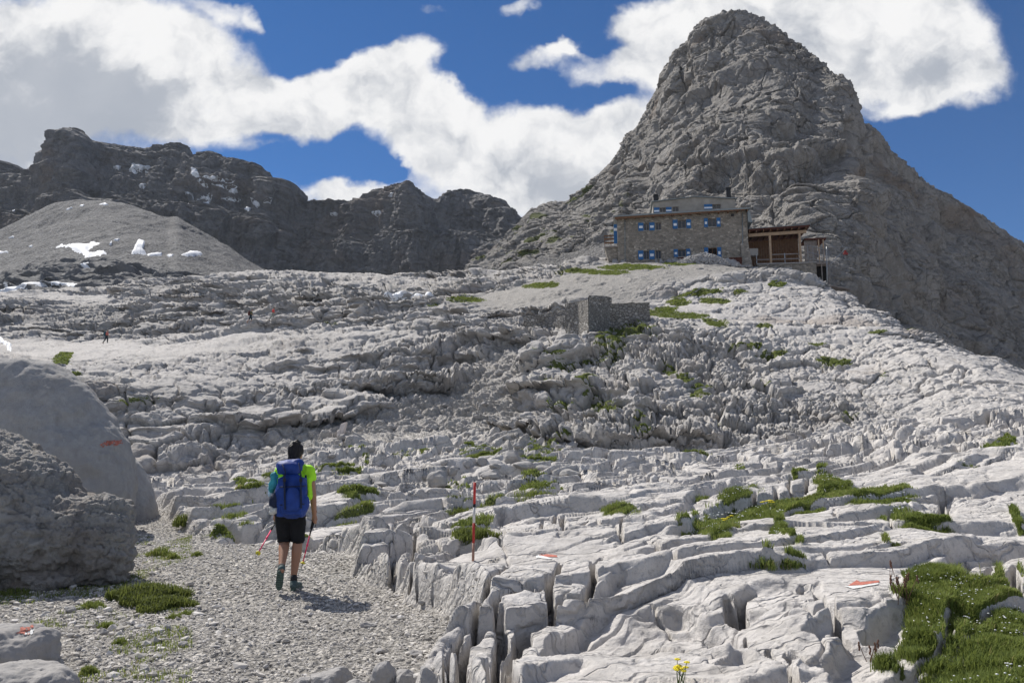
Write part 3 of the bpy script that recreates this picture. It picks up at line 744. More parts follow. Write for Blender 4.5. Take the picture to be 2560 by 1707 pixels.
def carve(P, D, N, nr, path):
    D0 = D.copy()
    q = np.nonzero((P[:, 1] < 34) & (P[:, 1] > 3))[0]
    Q = P[q, :2] + np.stack([fbm(P[q], .5, 3, off=301), fbm(P[q], .5, 3, off=311)], 1) * .05
    out = np.zeros(len(q), np.float32)
    rs = np.linalg.norm(np.gradient(near.P, axis=0), axis=-1).ravel()[q]
    lm = fbm(P[q], .9, 2, off=333)
    for zx, Z in ((900, Z6), (1700, Z7)):
        for kind, w, h, pts in Z:
            if kind == 'c': w, h = min(w * .75, .035 + w * .3), min(h, .14 + h * .5)
            W = np.array([lifted(P, D0, zx + x * .387, 1100 + y * .387)[:2] for x, y in pts])
            rd = max(w * 4, .1) if kind == 'c' else .9
            lo, hi = W.min(0) - rd, W.max(0) + rd
            m = np.nonzero((Q[:, 0] > lo[0]) & (Q[:, 0] < hi[0]) & (Q[:, 1] > lo[1]) & (Q[:, 1] < hi[1]))[0]
            if not len(m): continue
            bd = np.full(len(m), 1e9); bs = np.zeros(len(m)); bt = np.zeros(len(m))
            for i in range(len(W) - 1):
                d, c, t = seg_dist(Q[m], W[i], W[i + 1])
                u = d < bd
                bd = np.where(u, d, bd); bs = np.where(u, np.sign(c), bs)
                bt = np.where(u, (i + t) / (len(W) - 1), bt)
            ends = np.clip(np.minimum(bt, 1 - bt) * 6, 0, 1) ** .6
            if kind == 'c':
                ww = np.maximum(w * (.50 + .30 * ends) * (1 + .5 * lm[m]), rs[m])
                v = -h * (1 - sstep(.35, 1.0, bd / ww)) * (.4 + .6 * ends) - .02 * (1 - sstep(0, 3.0, bd / ww))
            else:   # one-sided step, lower on the side towards the viewer
                low = np.sign(W[-1, 0] - W[0, 0]) * -1
                sd = bd * bs * low
                v = -h * (sstep(-.015 - rs[m], np.maximum(.03, rs[m] * 2.2), sd) * np.exp(-np.maximum(sd, 0) / .55)) * ends + .25 * h * np.exp(-np.maximum(-sd, 0) / .35) * (sd < 0) * ends
                
            if kind == 'c': out[m] = np.minimum(out[m], v)
            else: out[m] += v
    D[q, 2] += out * (1 - sstep(-.02, .08, path[q]))
NEAR_EXTRA.append(carve)
def flatten(P, D, N, nr, path):
    for px, py, r in ((1375, 1392, .55), (2155, 1457, .5), (1180, 1400, .22)):
        c = lifted(P, D, px, py)
        d = np.hypot(P[:, 0] - c[0], P[:, 1] - c[1])
        m = np.nonzero(d < r * 1.6)[0]
        A = np.stack([P[m, 0], P[m, 1], np.ones(len(m))], 1)
        sel = d[m] < r
        co = np.linalg.lstsq(A[sel], D[m[sel], 2], rcond=None)[0]
        w = sstep(r * 1.5, r * .8, d[m])
        D[m, 2] = D[m, 2] * (1 - .92 * w) + (A @ co + .03) * .92 * w
NEAR_EXTRA.append(flatten)

build_near()

# ------------------------------------------------------------------ moraine hill on the left
def hill_attrs(P, grav, warm=None):
    n = P.shape[0] * P.shape[1]
    z = np.zeros(n, np.float32)
    return {'mask': np.stack([z, np.broadcast_to(grav, P.shape[:2]).ravel() if not np.isscalar(grav) else z + grav, z if warm is None else warm.ravel(), z], 1)}

def build_moraine():
    sky = k([(-400, 600), (-200, 575), (0, 537), (60, 512), (120, 486), (180, 471), (250, 468), (300, 478), (350, 496), (390, 512), (405, 502), (450, 535), (480, 556), (525, 578), (560, 602), (600, 622), (650, 640), (720, 664), (900, 720)])
    def ln(f, d):
        return ('p', [(x, y + (790 - y) * f, d) for x, y in sky], 2)
    lines = [('z', [(-500, 12, 190), (1000, 12, 190)]), ('p', [(-500, 770, 225), (1000, 770, 225)])]
    # broken dark rock band low down, then a long smooth gravel slope
    lines += [ln(.70, 250), ln(.50, 300), ln(.30, 350), ln(.12, 410), ln(0, 470), ('z', [(-500, 40, 620), (1000, 40, 560)])]
    s = Sheet(lines, [6, 40, 60, 60, 60, 60, 10], -420, 980, 560, 6)
    P = s.P; Q = P.reshape(-1, 3); N = s.N.reshape(-1, 3)
    band = sstep(330, 270, P[..., 1]).ravel() * sstep(-.5, .3, fbm(Q * np.array((.5, 1, 1)), 26, 3, off=3))
    bands2 = sstep(.35, .6, fbm(Q * np.array((.25, .4, 1.8)), 14, 3, off=8)) * .35
    T = 5.0
    w = warp(Q, 22, 3.5, 3)
    f = (w[:, 2] - .03 * w[:, 0]) / T; f -= np.floor(f)
    Nh = N.copy(); Nh[:, 2] = 0; Nh /= np.linalg.norm(Nh, axis=1, keepdims=True) + 1e-6
    D = -Nh * ((sstep(.5, 1, f) - f) * 9 * band)[:, None]
    D += N * (fbm(Q, 8, 5, gain=.6, off=2) * 2.4 * band + fbm(Q, 30, 4) * 1.6 + fbm(Q, 3, 3) * .22)[:, None]
    D += N * (fbm(np.stack([Q[:, 0], Q[:, 1] * .1, Q[:, 2] * .2], 1), 9, 3, ridged=True) * .8)[:, None]
    s.disp = (Q + D).reshape(P.shape)
    g = (1 - band * .9 - bands2).reshape(P.shape[:2])
    o = grid_mesh('moraine_hill', s.disp, M['moraine'], hill_attrs(P, g))
    o['kind'] = 'structure'
    return s

# ------------------------------------------------------------------ dark rock wall at the back
def build_backwall():
    sky = k([(-700, 430), (-300, 415), (-60, 400), (20, 399), (45, 408), (75, 408), (96, 411), (106, 388), (114, 356), (124, 332), (140, 318), (158, 308), (176, 308), (188, 318), (196, 342), (204, 376), (210, 372), (217, 346), (260, 343), (300, 348), (330, 353), (345, 348), (400, 346), (427, 350), (431, 368), (452, 372), (480, 362), (500, 368), (520, 377), (560, 386), (598, 394), (612, 410), (620, 428), (636, 434), (645, 428), (660, 446), (672, 465), (687, 478), (720, 473), (800, 473), (845, 462), (868, 444), (900, 433), (925, 430), (960, 438), (982, 452), (1003, 466), (1022, 451), (1050, 447), (1078, 450), (1100, 462), (1140, 478), (1165, 500), (1184, 516), (1230, 525), (1330, 560), (1500, 600)])
    XS = [-700, 0, 100, 160, 210, 300, 500, 640, 690, 850, 930, 1000, 1050, 1180, 1700]
    DT = [1150, 1150, 1080, 1000, 1080, 1100, 1080, 1060, 1090, 1110, 1000, 1020, 1180, 1060, 1000]
    sk = np.array(sky)
    xs = np.linspace(-760, 1700, 500)
    ys = np.interp(xs, sk[:, 0], sk[:, 1]); dt = np.interp(xs, np.array(XS) * K23, DT)
    base = np.interp(xs, [-700, 0, 400, 600, 900, 1200, 1300, 1700], [700, 690, 700, 740, 740, 720, 705, 700])
    foot = np.interp(xs, [-700, 100, 400, 700, 1000, 1250, 1700], [760, 700, 720, 830, 850, 760, 600])
    def ln(f, g):
        y = ys + (base - ys) * f
        d = foot + (dt - foot) * g
        return ('p', list(zip(xs, y, d)), 0.6)
    lines = [('z', [(-760, 0, 560), (1700, 0, 560)]), ln(1.0, 0), ln(.80, .34), ln(.46, .42), ln(.36, .66), ln(.10, .74), ln(0, 1.0),
             ('z', [(-760, 150, 1500), (1700, 150, 1500)]), ('z', [(-760, -20, 2200), (1700, -20, 2200)])]
    s = Sheet(lines, [4, 90, 70, 70, 70, 70, 12, 6], -740, 1640, 1000, 5)
    P = s.P; Q = P.reshape(-1, 3); N = s.N.reshape(-1, 3)
    fade = sstep(1500, 1250, Q[:, 1])
    Nh = N.copy(); Nh[:, 2] = 0; Nh /= np.linalg.norm(Nh, axis=1, keepdims=True) + 1e-6
    W = warp(Q, 60, 12, 3)
    D = np.zeros_like(Q)
    for T, a in ((62, .75), (21, .6), (8, .5)):
        f = (W[:, 2] - .02 * W[:, 0]) / T; f -= np.floor(f)
        D -= Nh * ((sstep(.75, 1, f) - f) * T * .5 * a * fade * sstep(-.5, .5, fbm(Q, 150, 2, off=T)))[:, None]
    # buttresses and gullies
    V = np.stack([Q[:, 0], Q[:, 1] * .5, Q[:, 2] * .12], 1)
    top = sstep(0, .06, (s.t[-1] - 2 - s.t)[:, None] * np.ones(P.shape[1]) / 5).ravel()
    D += Nh * (((fbm(V, 85, 4, ridged=True, off=3) - .25) * 30 + fbm(V, 20, 5, gain=.65, ridged=True, off=13) * 13) * fade)[:, None]
    D -= Nh * (np.abs(fbm(Q * np.array((1, 1, 1.6), np.float32), 28, 6, gain=.62, off=4)) * 9 * fade)[:, None]
    e, i1, i2, v = voronoi(W, (22, 22, 30), seed=5)
    D += Nh * (((i1 - .5) * 5 - 3 * (1 - sstep(0, .08, e)) * i2) * fade)[:, None]
    D[:, 2] *= .2; D[:, 0] *= .6
    D *= (.15 + .85 * top)[:, None]
    D[:, 2] += (fbm(Q, 14, 4, gain=.65, off=89) * 5 - 2) * (1 - top) * fade
    s.disp = (Q + D).reshape(P.shape)
    warm = np.clip(.8 * sstep(.2, .8, fbm(Q * np.array((1, 1, 1.6)), 60, 4, off=90)), 0, 1) * sstep(900, 1050, Q[:, 0] * 0 + 1050)
    o = grid_mesh('rock_wall_mountain', s.disp, M['wall_rock'], hill_attrs(P, 0.0, warm * .5))
    o['kind'] = 'structure'
    return s

# ------------------------------------------------------------------ the big peak
PEAK_CUTS = [(6, 4, [(1975, 300), (1925, 350), (1860, 405), (1800, 450), (1760, 480)]), (3, 3, [(1600, 140), (1575, 210), (1540, 270), (1500, 320)]),
 (2.5, 3, [(1690, 70), (1660, 120), (1640, 180), (1600, 250)]), (8, 8, [(1640, 400), (1700, 420), (1760, 415)]), (6, 6, [(1560, 370), (1500, 410)]), (3.5, 3.5, [(1870, 190), (1850, 300), (1800, 360)]),
 (-5, 10, [(1720, 290), (1760, 340), (1790, 380)]), (-4, 10, [(1600, 330), (1660, 345)]), (4, 4, [(1470, 360), (1480, 400), (1470, 430)]), (-5, 9, [(1850, 470), (1900, 500), (1960, 480)]),
 (5, 5, [(2010, 340), (2000, 420), (1980, 520)]), (-4, 12, [(2080, 480), (2150, 560)]), (4, 5, [(2190, 500), (2160, 600), (2150, 720)])]
def build_peak():
    sky = k([(1040, 660), (1100, 610), (1150, 560), (1184, 517), (1205, 505), (1220, 482), (1250, 471), (1300, 461), (1335, 440), (1362, 420), (1384, 400), (1410, 370), (1438, 334), (1441, 318), (1452, 318), (1458, 305), (1482, 285), (1486, 262), (1498, 240), (1512, 205), (1528, 180), (1533, 158), (1546, 148), (1556, 120), (1562, 122), (1572, 104), (1582, 108), (1584, 90), (1592, 66), (1608, 56), (1625, 42), (1650, 36), (1668, 33), (1700, 30), (1722, 36), (1742, 39), (1768, 52), (1792, 66), (1820, 90), (1852, 112), (1880, 135), (1900, 152), (1922, 168), (1940, 174), (1958, 190), (1966, 210), (1976, 232), (1982, 256), (1986, 278), (1998, 286), (2010, 300), (2022, 322), (2040, 340), (2072, 368), (2104, 394), (2140, 424), (2180, 452), (2215, 478), (2260, 496), (2300, 522), (2340, 548), (2420, 590), (2600, 660), (2800, 740)])
    sk = np.array(sky)
    xs = np.linspace(1120, 3040, 520)
    ys = np.interp(xs, sk[:, 0], sk[:, 1])
    # depth of the skyline and of the foot along x (full-size pixels)
    dtop = np.interp(xs, [1120, 1290, 1400, 1560, 1640, 1720, 1850, 1950, 2100, 2160, 2250, 2400, 2560, 3040], [480, 520, 470, 420, 390, 360, 345, 335, 300, 290, 310, 340, 370, 450])
    foot = np.interp(xs, [1120, 1300, 1500, 1700, 1900, 2050, 2200, 2400, 2560, 3040], [250, 215, 185, 165, 150, 142, 150, 175, 190, 230])
    base = np.interp(xs, [1120, 1250, 1500, 1900, 2100, 2300, 2560, 3040], [715, 712, 700, 760, 800, 900, 990, 1050])
    def ln(f, g, bump=0.0):
        y = ys + (base - ys) * f
        d = foot + (dtop - foot) * g - bump * np.exp(-((xs - 2030 + 0 * xs) / 170) ** 2) + bump * .7 * np.exp(-((xs - 1800) / 150) ** 2)
        return ('p', list(zip(xs, y, d)), 0.5)
    lines = [('z', [(1120, -20, 110), (3040, -20, 130)]), ln(1.0, 0), ln(.86, .13, 4), ln(.72, .26, 10), ln(.60, .34, 12), ln(.47, .47, 14), ln(.33, .66, 12), ln(.2, .80, 8), ln(.08, .92, 3), ln(0, 1.0),
             ('z', [(1120, 100, 700), (1600, 170, 520), (1800, 190, 430), (2100, 120, 400), (3040, 50, 600)]), ('z', [(1120, -20, 1100), (3040, -20, 1000)])]
    s = Sheet(lines, [6, 60, 80, 90, 90, 90, 90, 90, 80, 60, 12, 6], 1125, 3000, 1150, 6)
    P = s.P; Q = P.reshape(-1, 3); N = s.N.reshape(-1, 3)
    tt = (s.t[:, None] * np.ones(P.shape[1])).ravel()
    fade = sstep(10.2, 9.3, tt)
    near_top = sstep(9.0, 8.1, tt)
    # the smooth scree apron at the lower left
    scr_line = np.interp(s.ppx.ravel(), k([(1040, 0), (1150, 0), (1230, 0), (1300, 0), (1400, 0), (1530, 0), (1600, 0)]) and [1132, 1252, 1339, 1415, 1524, 1665, 1741], [730, 690, 668, 645, 600, 560, 560])
    scree = sstep(-6, 10, s.ppy.ravel() - scr_line) * sstep(1780, 1700, s.ppx.ravel())
    Nh = N.copy(); Nh[:, 2] *= .25; Nh /= np.maximum(np.linalg.norm(Nh, axis=1, keepdims=True), .6)
    W = warp(Q, 22, 5.5, 3)
    D = np.zeros_like(Q)
    rk = fade * (1 - scree)
    # slanted bedding, ribs, blocks
    slab = .35 + .65 * sstep(-.25, .35, fbm(Q, 24, 3, off=830))
    bed = W[:, 2] - .28 * W[:, 0] + .1 * W[:, 1]
    for T, a in ((24, .5), (7.0, .35)):
        f = bed / T; f -= np.floor(f)
        D -= Nh * ((sstep(.6, 1, f) - f) * T * .5 * a * rk * sstep(-.4, .5, fbm(Q, 45, 2, off=T)))[:, None]
    V = np.stack([Q[:, 0] + .35 * Q[:, 2], Q[:, 1] * .8, Q[:, 2] * .30], 1)
    D += Nh * ((fbm(V, 40, 5, gain=.5, ridged=True, off=3) - .25) * 6.5 * rk * (.05 + .95 * near_top))[:, None]
    D += Nh * (fbm(V, 9, 5, gain=.6, ridged=True, off=23) * 2.2 * rk * (.2 + .8 * near_top) * (.4 + .6 * sstep(-.4, .5, fbm(Q, 30, 2, off=99))))[:, None]
    e, i1, i2, v = voronoi(W, (8, 9, 13), seed=6)
    D += Nh * (((i1 - .5) * 1.5 - 1.6 * (1 - sstep(0, .06, e)) * i2) * rk * (.3 + .7 * near_top))[:, None]
    e, i1, i2, v = voronoi(warp(Q, 5, 1.4, 3, off=8), (2.4, 2.8, 3.8), seed=7)
    D += Nh * (((i1 - .5) * .8 - .7 * (1 - sstep(0, .09, e)) * i2) * rk * slab)[:, None]
    D -= Nh * (np.abs(fbm(np.stack([Q[:, 0] + .3 * Q[:, 2], Q[:, 1], Q[:, 2] * .5], 1), 6, 6, gain=.62, off=14)) * 1.6 * rk * slab)[:, None]
    for s_, d_, o_ in ((30, 1.6, 801), (13, .9, 811)):
        jf = fbm(np.stack([Q[:, 0] * .9 + .55 * Q[:, 2], Q[:, 1] * .4, (Q[:, 2] - .5 * Q[:, 0]) * .22], 1), s_, 3, off=o_)
        D -= Nh * ((d_ * (1 - sstep(0, .07, np.abs(jf))) - d_ * .8 * (sstep(-.05, .05, jf) - .5)) * rk)[:, None]
    D += Nh * (fbm(np.stack([Q[:, 0] - .5 * Q[:, 2], Q[:, 1], Q[:, 2] * 1.3], 1), 2.2, 4, gain=.65, ridged=True, off=19) * .55 * rk * slab)[:, None]
    for dep, wd, pts in PEAK_CUTS:
        W3 = np.array([s.find(x * K23, y * K23) for x, y in pts])
        bd = np.full(len(Q), 1e9)
        Qw = Q + np.stack([fbm(Q, 14, 3, off=401), fbm(Q, 14, 3, off=411), fbm(Q, 14, 3, off=421)], 1) * 3.0
        for i in range(len(W3) - 1):
            ab = W3[i + 1] - W3[i]; t = np.clip(((Qw - W3[i]) @ ab) / (ab @ ab), 0, 1)
            bd = np.minimum(bd, np.linalg.norm(Qw - W3[i] - t[:, None] * ab, axis=1))
        D -= Nh * (dep * np.exp(-(bd / wd) ** 2) * rk)[:, None]

    D += N * (fbm(Q, 12, 4, off=24) * .7 * scree * fade)[:, None]
    D += N * (fbm(Q, 1.5, 3, off=25) * .25 * scree * fade)[:, None]
    D *= (.42 + .58 * near_top)[:, None]
    D += N * ((fbm(Q, 2.6, 4, gain=.65, off=88) * 1.5 - 1.2) * (1 - near_top) * rk)[:, None]
    s.disp = (Q + D).reshape(P.shape)
    warm = np.clip(.75 * sstep(.25, .8, fbm(Q, 20, 4, off=70)) * sstep(.7, .3, N[:, 2]) * rk, 0, 1)
    green = .75 * sstep(.30, .7, fbm(Q, 9, 4, off=47)) * sstep(1750, 1450, s.ppx.ravel()) * sstep(.35, .6, N[:, 2]) * rk
    m = np.stack([green, scree, warm, np.zeros(len(Q))], 1)
    o = grid_mesh('peak_mountain', s.disp, M['peak'], {'mask': m})
    o['kind'] = 'structure'
    return s

moraine = build_moraine()
backwall = build_backwall()
peak = build_peak()

# wide plain that carries everything and reaches the horizon
def build_plain():
    a = np.linspace(0, 2 * math.pi, 181)
    r = np.concatenate([[0.01, 0.6, 1.2, 4, 20, 60], np.geomspace(120, 15000, 40)])
    X = np.cos(a)[None] * r[:, None]; Y = np.sin(a)[None] * r[:, None]
    P = np.stack([X, Y, np.zeros_like(X)], -1)
    z = -30 + fbm(P.reshape(-1, 3), 300, 4).reshape(X.shape) * 8
    # behind the photographer the plateau carries on at standing height
    back = sstep(0.05, -.25, np.sin(a))[None] * np.ones_like(X)
    zb = -1.85 + (fbm(P.reshape(-1, 3), 6, 4, off=7).reshape(X.shape)) * .25 * np.clip(r[:, None] / 8, 0, 1)
    nearz = np.where(r[:, None] < 2.5, -1.85, 0)
    z = z * (1 - back) + zb * back
    z = np.where(r[:, None] < 3, -2.2, z)
    P[..., 2] = z
    n = P.shape[0] * P.shape[1]
    mask = np.tile(np.array([0, .4, 0, 0], np.float32), (n, 1))
    o = grid_mesh('ground', P[:, ::1], M['karst'], {'mask': mask})
    o['kind'] = 'structure'
build_plain()
# ------------------------------------------------------------------ object helpers
def empty(name, loc, label, cat, group=None, rz=0.0):
    o = bpy.data.objects.new(name, None)
    o.empty_display_size = 0.2
    o.location = loc
    o.rotation_euler = (0, 0, rz)
    COL.objects.link(o)
    tag(o, label, cat, group)
    return o

class MB:
    """mesh builder: boxes, tubes, quads gathered into ONE mesh"""
    def __init__(self):
        self.v = []; self.f = []
    def add(self, V, F):
        b = len(self.v)
        self.v += [tuple(map(float, x)) for x in V]
        self.f += [tuple(i + b for i in f) for f in F]
        return self
    def box(self, c, s, rot=None, taper=1.0):
        x, y, z = s[0] / 2, s[1] / 2, s[2] / 2
        V = [Vector((a * x * (taper if d > 0 else 1), b * y * (taper if d > 0 else 1), d * z)) for d in (-1, 1) for a, b in ((-1, -1), (1, -1), (1, 1), (-1, 1))]
        if rot is not None: V = [rot @ v for v in V]
        V = [v + Vector(c) for v in V]
        return self.add(V, [(3, 2, 1, 0), (4, 5, 6, 7), (0, 1, 5, 4), (1, 2, 6, 5), (2, 3, 7, 6), (3, 0, 4, 7)])
    def hexa(self, V8):
        return self.add(V8, [(3, 2, 1, 0), (4, 5, 6, 7), (0, 1, 5, 4), (1, 2, 6, 5), (2, 3, 7, 6), (3, 0, 4, 7)])
    def tube(self, pts, rad, n=8, cap=True):
        pts = [Vector(p) for p in pts]
        if not hasattr(rad, '__len__'): rad = [rad] * len(pts)
        V = []; F = []
        for i, p in enumerate(pts):
            d = (pts[min(i + 1, len(pts) - 1)] - pts[max(i - 1, 0)]).normalized()
            a = d.orthogonal().normalized() if i == 0 else (a - d * a.dot(d)).normalized()
            b = d.cross(a)
            V += [p + (a * math.cos(t) + b * math.sin(t)) * rad[i] for t in (2 * math.pi * j / n for j in range(n))]
        for i in range(len(pts) - 1):
            for j in range(n):
                F.append((i * n + j, i * n + (j + 1) % n, (i + 1) * n + (j + 1) % n, (i + 1) * n + j))
        if cap:
            F.append(tuple(range(n))[::-1]); F.append(tuple((len(pts) - 1) * n + j for j in range(n)))
        return self.add(V, F)
    def build(self, name, mat, parent=None, smooth=False, bevel=0.0, origin=None):
        me = bpy.data.meshes.new(name)
        o0 = Vector(origin) if origin is not None else (world_loc(parent) if parent else Vector())
        me.from_pydata([tuple(Vector(p) - o0) for p in self.v], [], self.f)
        me.materials.append(mat)
        if smooth: me.polygons.foreach_set('use_smooth', [True] * len(me.polygons))
        me.update()
        o = bpy.data.objects.new(name, me)
        COL.objects.link(o)
        if parent: o.parent = parent
        elif origin is not None: o.location = origin
        if bevel:
            m = o.modifiers.new('bevel', 'BEVEL'); m.width = bevel; m.segments = 2; m.limit_method = 'ANGLE'
        return o

def world_loc(o):
    l = Vector()
    while o is not None:
        l += o.location; o = o.parent
    return l

def sph(c, r, n=16, m=10, rot=None):
    V = []; F = []
    for i in range(m + 1):
        t = math.pi * i / m
        for j in range(n):
            p = 2 * math.pi * j / n
            v = Vector((math.sin(t) * math.cos(p) * r[0], math.sin(t) * math.sin(p) * r[1], math.cos(t) * r[2]))
            V.append((rot @ v if rot is not None else v) + Vector(c))
    for i in range(m):
        for j in range(n):
            F.append((i * n + j, (i + 1) * n + j, (i + 1) * n + (j + 1) % n, i * n + (j + 1) % n))
    return V, F

def caps(p0, p1, r0, r1, n=14):
    p0, p1 = Vector(p0), Vector(p1)
    d = (p1 - p0); L = d.length; d.normalize()
    a = d.orthogonal().normalized(); b = d.cross(a)
    st = [(-r0 * math.cos(t), r0 * math.sin(t)) for t in (0.12, .5, 1.0)] + [(0, r0), (L * .5, (r0 + r1) / 2), (L, r1)] + [(L + r1 * math.cos(t), r1 * math.sin(t)) for t in (1.0, .5, 0.12)]
    V = []; F = []
    for s, r in st:
        for j in range(n):
            t = 2 * math.pi * j / n
            V.append(p0 + d * s + (a * math.cos(t) + b * math.sin(t)) * r)
    for i in range(len(st) - 1):
        for j in range(n):
            F.append((i * n + j, i * n + (j + 1) % n, (i + 1) * n + (j + 1) % n, (i + 1) * n + j))
    F.append(tuple(range(n))[::-1]); F.append(tuple((len(st) - 1) * n + j for j in range(n)))
    return V, F

def fuse(name, prims, voxel, sm, mat, parent=None, disp=None, cut=None, mask=None, origin=None):
    """melt overlapping capsules / ellipsoids into one continuous skin"""
    mb = MB()
    for p in prims:
        if p[0] == 'c': mb.add(*caps(*p[1:]))
        elif p[0] == 'e': mb.add(*sph(*p[1:3], rot=p[3] if len(p) > 3 else None))
        elif p[0] == 'b': mb.box(*p[1:])
    me = bpy.data.meshes.new(name)
    me.from_pydata(mb.v, [], mb.f)
    o = bpy.data.objects.new(name, me); COL.objects.link(o)
    r = o.modifiers.new('r', 'REMESH'); r.mode = 'VOXEL'; r.voxel_size = voxel
    if sm:
        s_ = o.modifiers.new('s', 'SMOOTH'); s_.factor = 0.5; s_.iterations = sm
    dg = bpy.context.evaluated_depsgraph_get()
    me2 = bpy.data.meshes.new_from_object(o.evaluated_get(dg))
    o.modifiers.clear(); o.data = me2; bpy.data.meshes.remove(me); me2.name = name
    n = len(me2.vertices)
    co = np.empty(n * 3, np.float32); me2.vertices.foreach_get('co', co); co = co.reshape(-1, 3)
    if disp is not None:
        no = np.empty(n * 3, np.float32); me2.vertices.foreach_get('normal', no); no = no.reshape(-1, 3)
        co = disp(co, no)
    if mask is not None:
        mk = mask(co)
        a = me2.attributes.new('mask', 'FLOAT_COLOR', 'POINT'); a.data.foreach_set('color', mk.astype(np.float32).ravel())
    o0 = Vector(origin) if origin is not None else (world_loc(parent) if parent else Vector())
    co = co - np.array(o0, np.float32)
    me2.vertices.foreach_set('co', co.ravel())
    me2.polygons.foreach_set('use_smooth', [True] * len(me2.polygons))
    me2.materials.clear(); me2.materials.append(mat)
    me2.update()
    if parent: o.parent = parent
    elif origin is not None: o.location = origin
    return o

_ICO = {}
def ico(sub):
    if sub not in _ICO:
        bm = bmesh.new(); bmesh.ops.create_icosphere(bm, subdivisions=sub, radius=1.0)
        V = np.array([v.co[:] for v in bm.verts], np.float32); F = np.array([[v.index for v in f.verts] for f in bm.faces], np.int32)
        bm.free(); _ICO[sub] = (V, F)
    return _ICO[sub]

def rock_shape(seed, sub=3, planes=9, rough=.06, fscale=.6, angular=.7):
    V, F = ico(sub)
    rg = np.random.RandomState(seed)
    n = rg.normal(size=(planes, 3)); n /= np.linalg.norm(n, axis=1, keepdims=True)
    h = rg.uniform(.62, .95, planes)
    d = V @ n.T
    r = np.min(np.where(d > .15, h / np.maximum(d, .15), 2.0), axis=1)
    r = np.minimum(r, 1.15)
    r = angular * r + (1 - angular) * .9
    W = V * r[:, None]
    W = W + V * (fbm(W + seed * 3.7, fscale, 4, gain=.6) * rough * 2)[:, None]
    return W, F

def add_mask(o, rgba=(0, 0, 0, 1)):
    n = len(o.data.vertices)
    a = o.data.attributes.new('mask', 'FLOAT_COLOR', 'POINT')
    a.data.foreach_set('color', np.tile(np.array(rgba, np.float32), n))

def stone(name, loc, rad, seed, mat, sub=3, rz=0, label=None, cat='rock', group=None, tilt=0, smooth=True, parent=None, rough=.06, angular=.75, planes=9):
    W, F = rock_shape(seed, sub, planes=planes, rough=rough, angular=angular)
    W = W * np.array(rad, np.float32)
    Rm = np.array(Matrix.Rotation(rz, 3, 'Z') @ Matrix.Rotation(tilt, 3, 'X'))
    W = W @ Rm.T
    o = mesh_np(name, W, F, mat, parent, smooth)
    o.location = loc
    if label: tag(o, label, cat, group)
    return o

def drape(name, sheet, poly, mat, off=.01, n=40, noise_amp=.0, nscale=1.0, thick=None, seed=0, link_kind=None):
    """a thin real layer that follows the terrain inside a traced outline"""
    c = []
    P = sheet.disp
    for x, y in poly:
        j = float(np.interp(x, sheet.px, np.arange(len(sheet.px))))
        jj = int(round(min(max(j, 0), P.shape[1] - 1)))
        qx, qy = project(P[:, jj])
        s = np.nonzero((qy[:-1] >= y) & (qy[1:] < y))[0]
        if len(s):
            i = s[0]; i = i + (qy[i] - y) / max(qy[i] - qy[i + 1], 1e-6)
        else: i = int(np.argmin(np.abs(qy - y)))
        c.append((i, j))
    c = np.array(c)
    lo, hi = c.min(0), c.max(0)
    lo -= (hi - lo) * .08 + .01; hi += (hi - lo) * .08 + .01
    a = np.linspace(lo[0], hi[0], n); b = np.linspace(lo[1], hi[1], n * 2)
    A, B = np.meshgrid(a, b, indexing='ij')
    i0 = np.clip(A.astype(int), 0, P.shape[0] - 2); j0 = np.clip(B.astype(int), 0, P.shape[1] - 2)
    fa = np.clip(A - i0, 0, 1)[..., None]; fb = np.clip(B - j0, 0, 1)[..., None]
    G = (P[i0, j0] * (1 - fa) * (1 - fb) + P[i0 + 1, j0] * fa * (1 - fb) + P[i0, j0 + 1] * (1 - fa) * fb + P[i0 + 1, j0 + 1] * fa * fb)
    sc = np.array([1 / (hi[0] - lo[0]), 1 / (hi[1] - lo[1])])
    Q = np.stack([A, B], -1).reshape(-1, 2) * sc
    poly2 = c * sc
    wob = np.stack([fbm(G.reshape(-1, 3), nscale, 4, gain=.6, off=seed), fbm(G.reshape(-1, 3), nscale, 4, gain=.6, off=seed + 9)], 1) * noise_amp
    sd = poly_sd(Q + wob, poly2, .2)
    inside = sd.reshape(A.shape) > 0
    N = grid_normals(G.astype(np.float32))
    N[N[..., 2] < 0] *= -1
    h = off * (1 if thick is None else 1) * np.clip(sd.reshape(A.shape) / .05, 0.0, 1) ** .5 if thick else np.full(A.shape, off)
    if thick: h = thick * np.clip(sd.reshape(A.shape) / .08, 0, 1) ** .6 - thick * .15
    Nn = N * .6 + np.array((0, 0, .4))
    V = G + Nn * h[..., None]
    idx = np.arange(A.size).reshape(A.shape)
    keep = inside[:-1, :-1] | inside[1:, :-1] | inside[:-1, 1:] | inside[1:, 1:] if thick else inside[:-1, :-1] & inside[1:, :-1] & inside[:-1, 1:] & inside[1:, 1:]
    F = np.stack([idx[:-1, :-1], idx[:-1, 1:], idx[1:, 1:], idx[1:, :-1]], -1)[keep]
    if not len(F): return None
    used = np.unique(F); remap = np.full(A.size, -1); remap[used] = np.arange(len(used))
    Vv = V.reshape(-1, 3)[used]
    cen = Vv.mean(0)
    o = mesh_np(name, Vv - cen, remap[F], mat, None, True)
    o.location = cen.tolist()
    return o
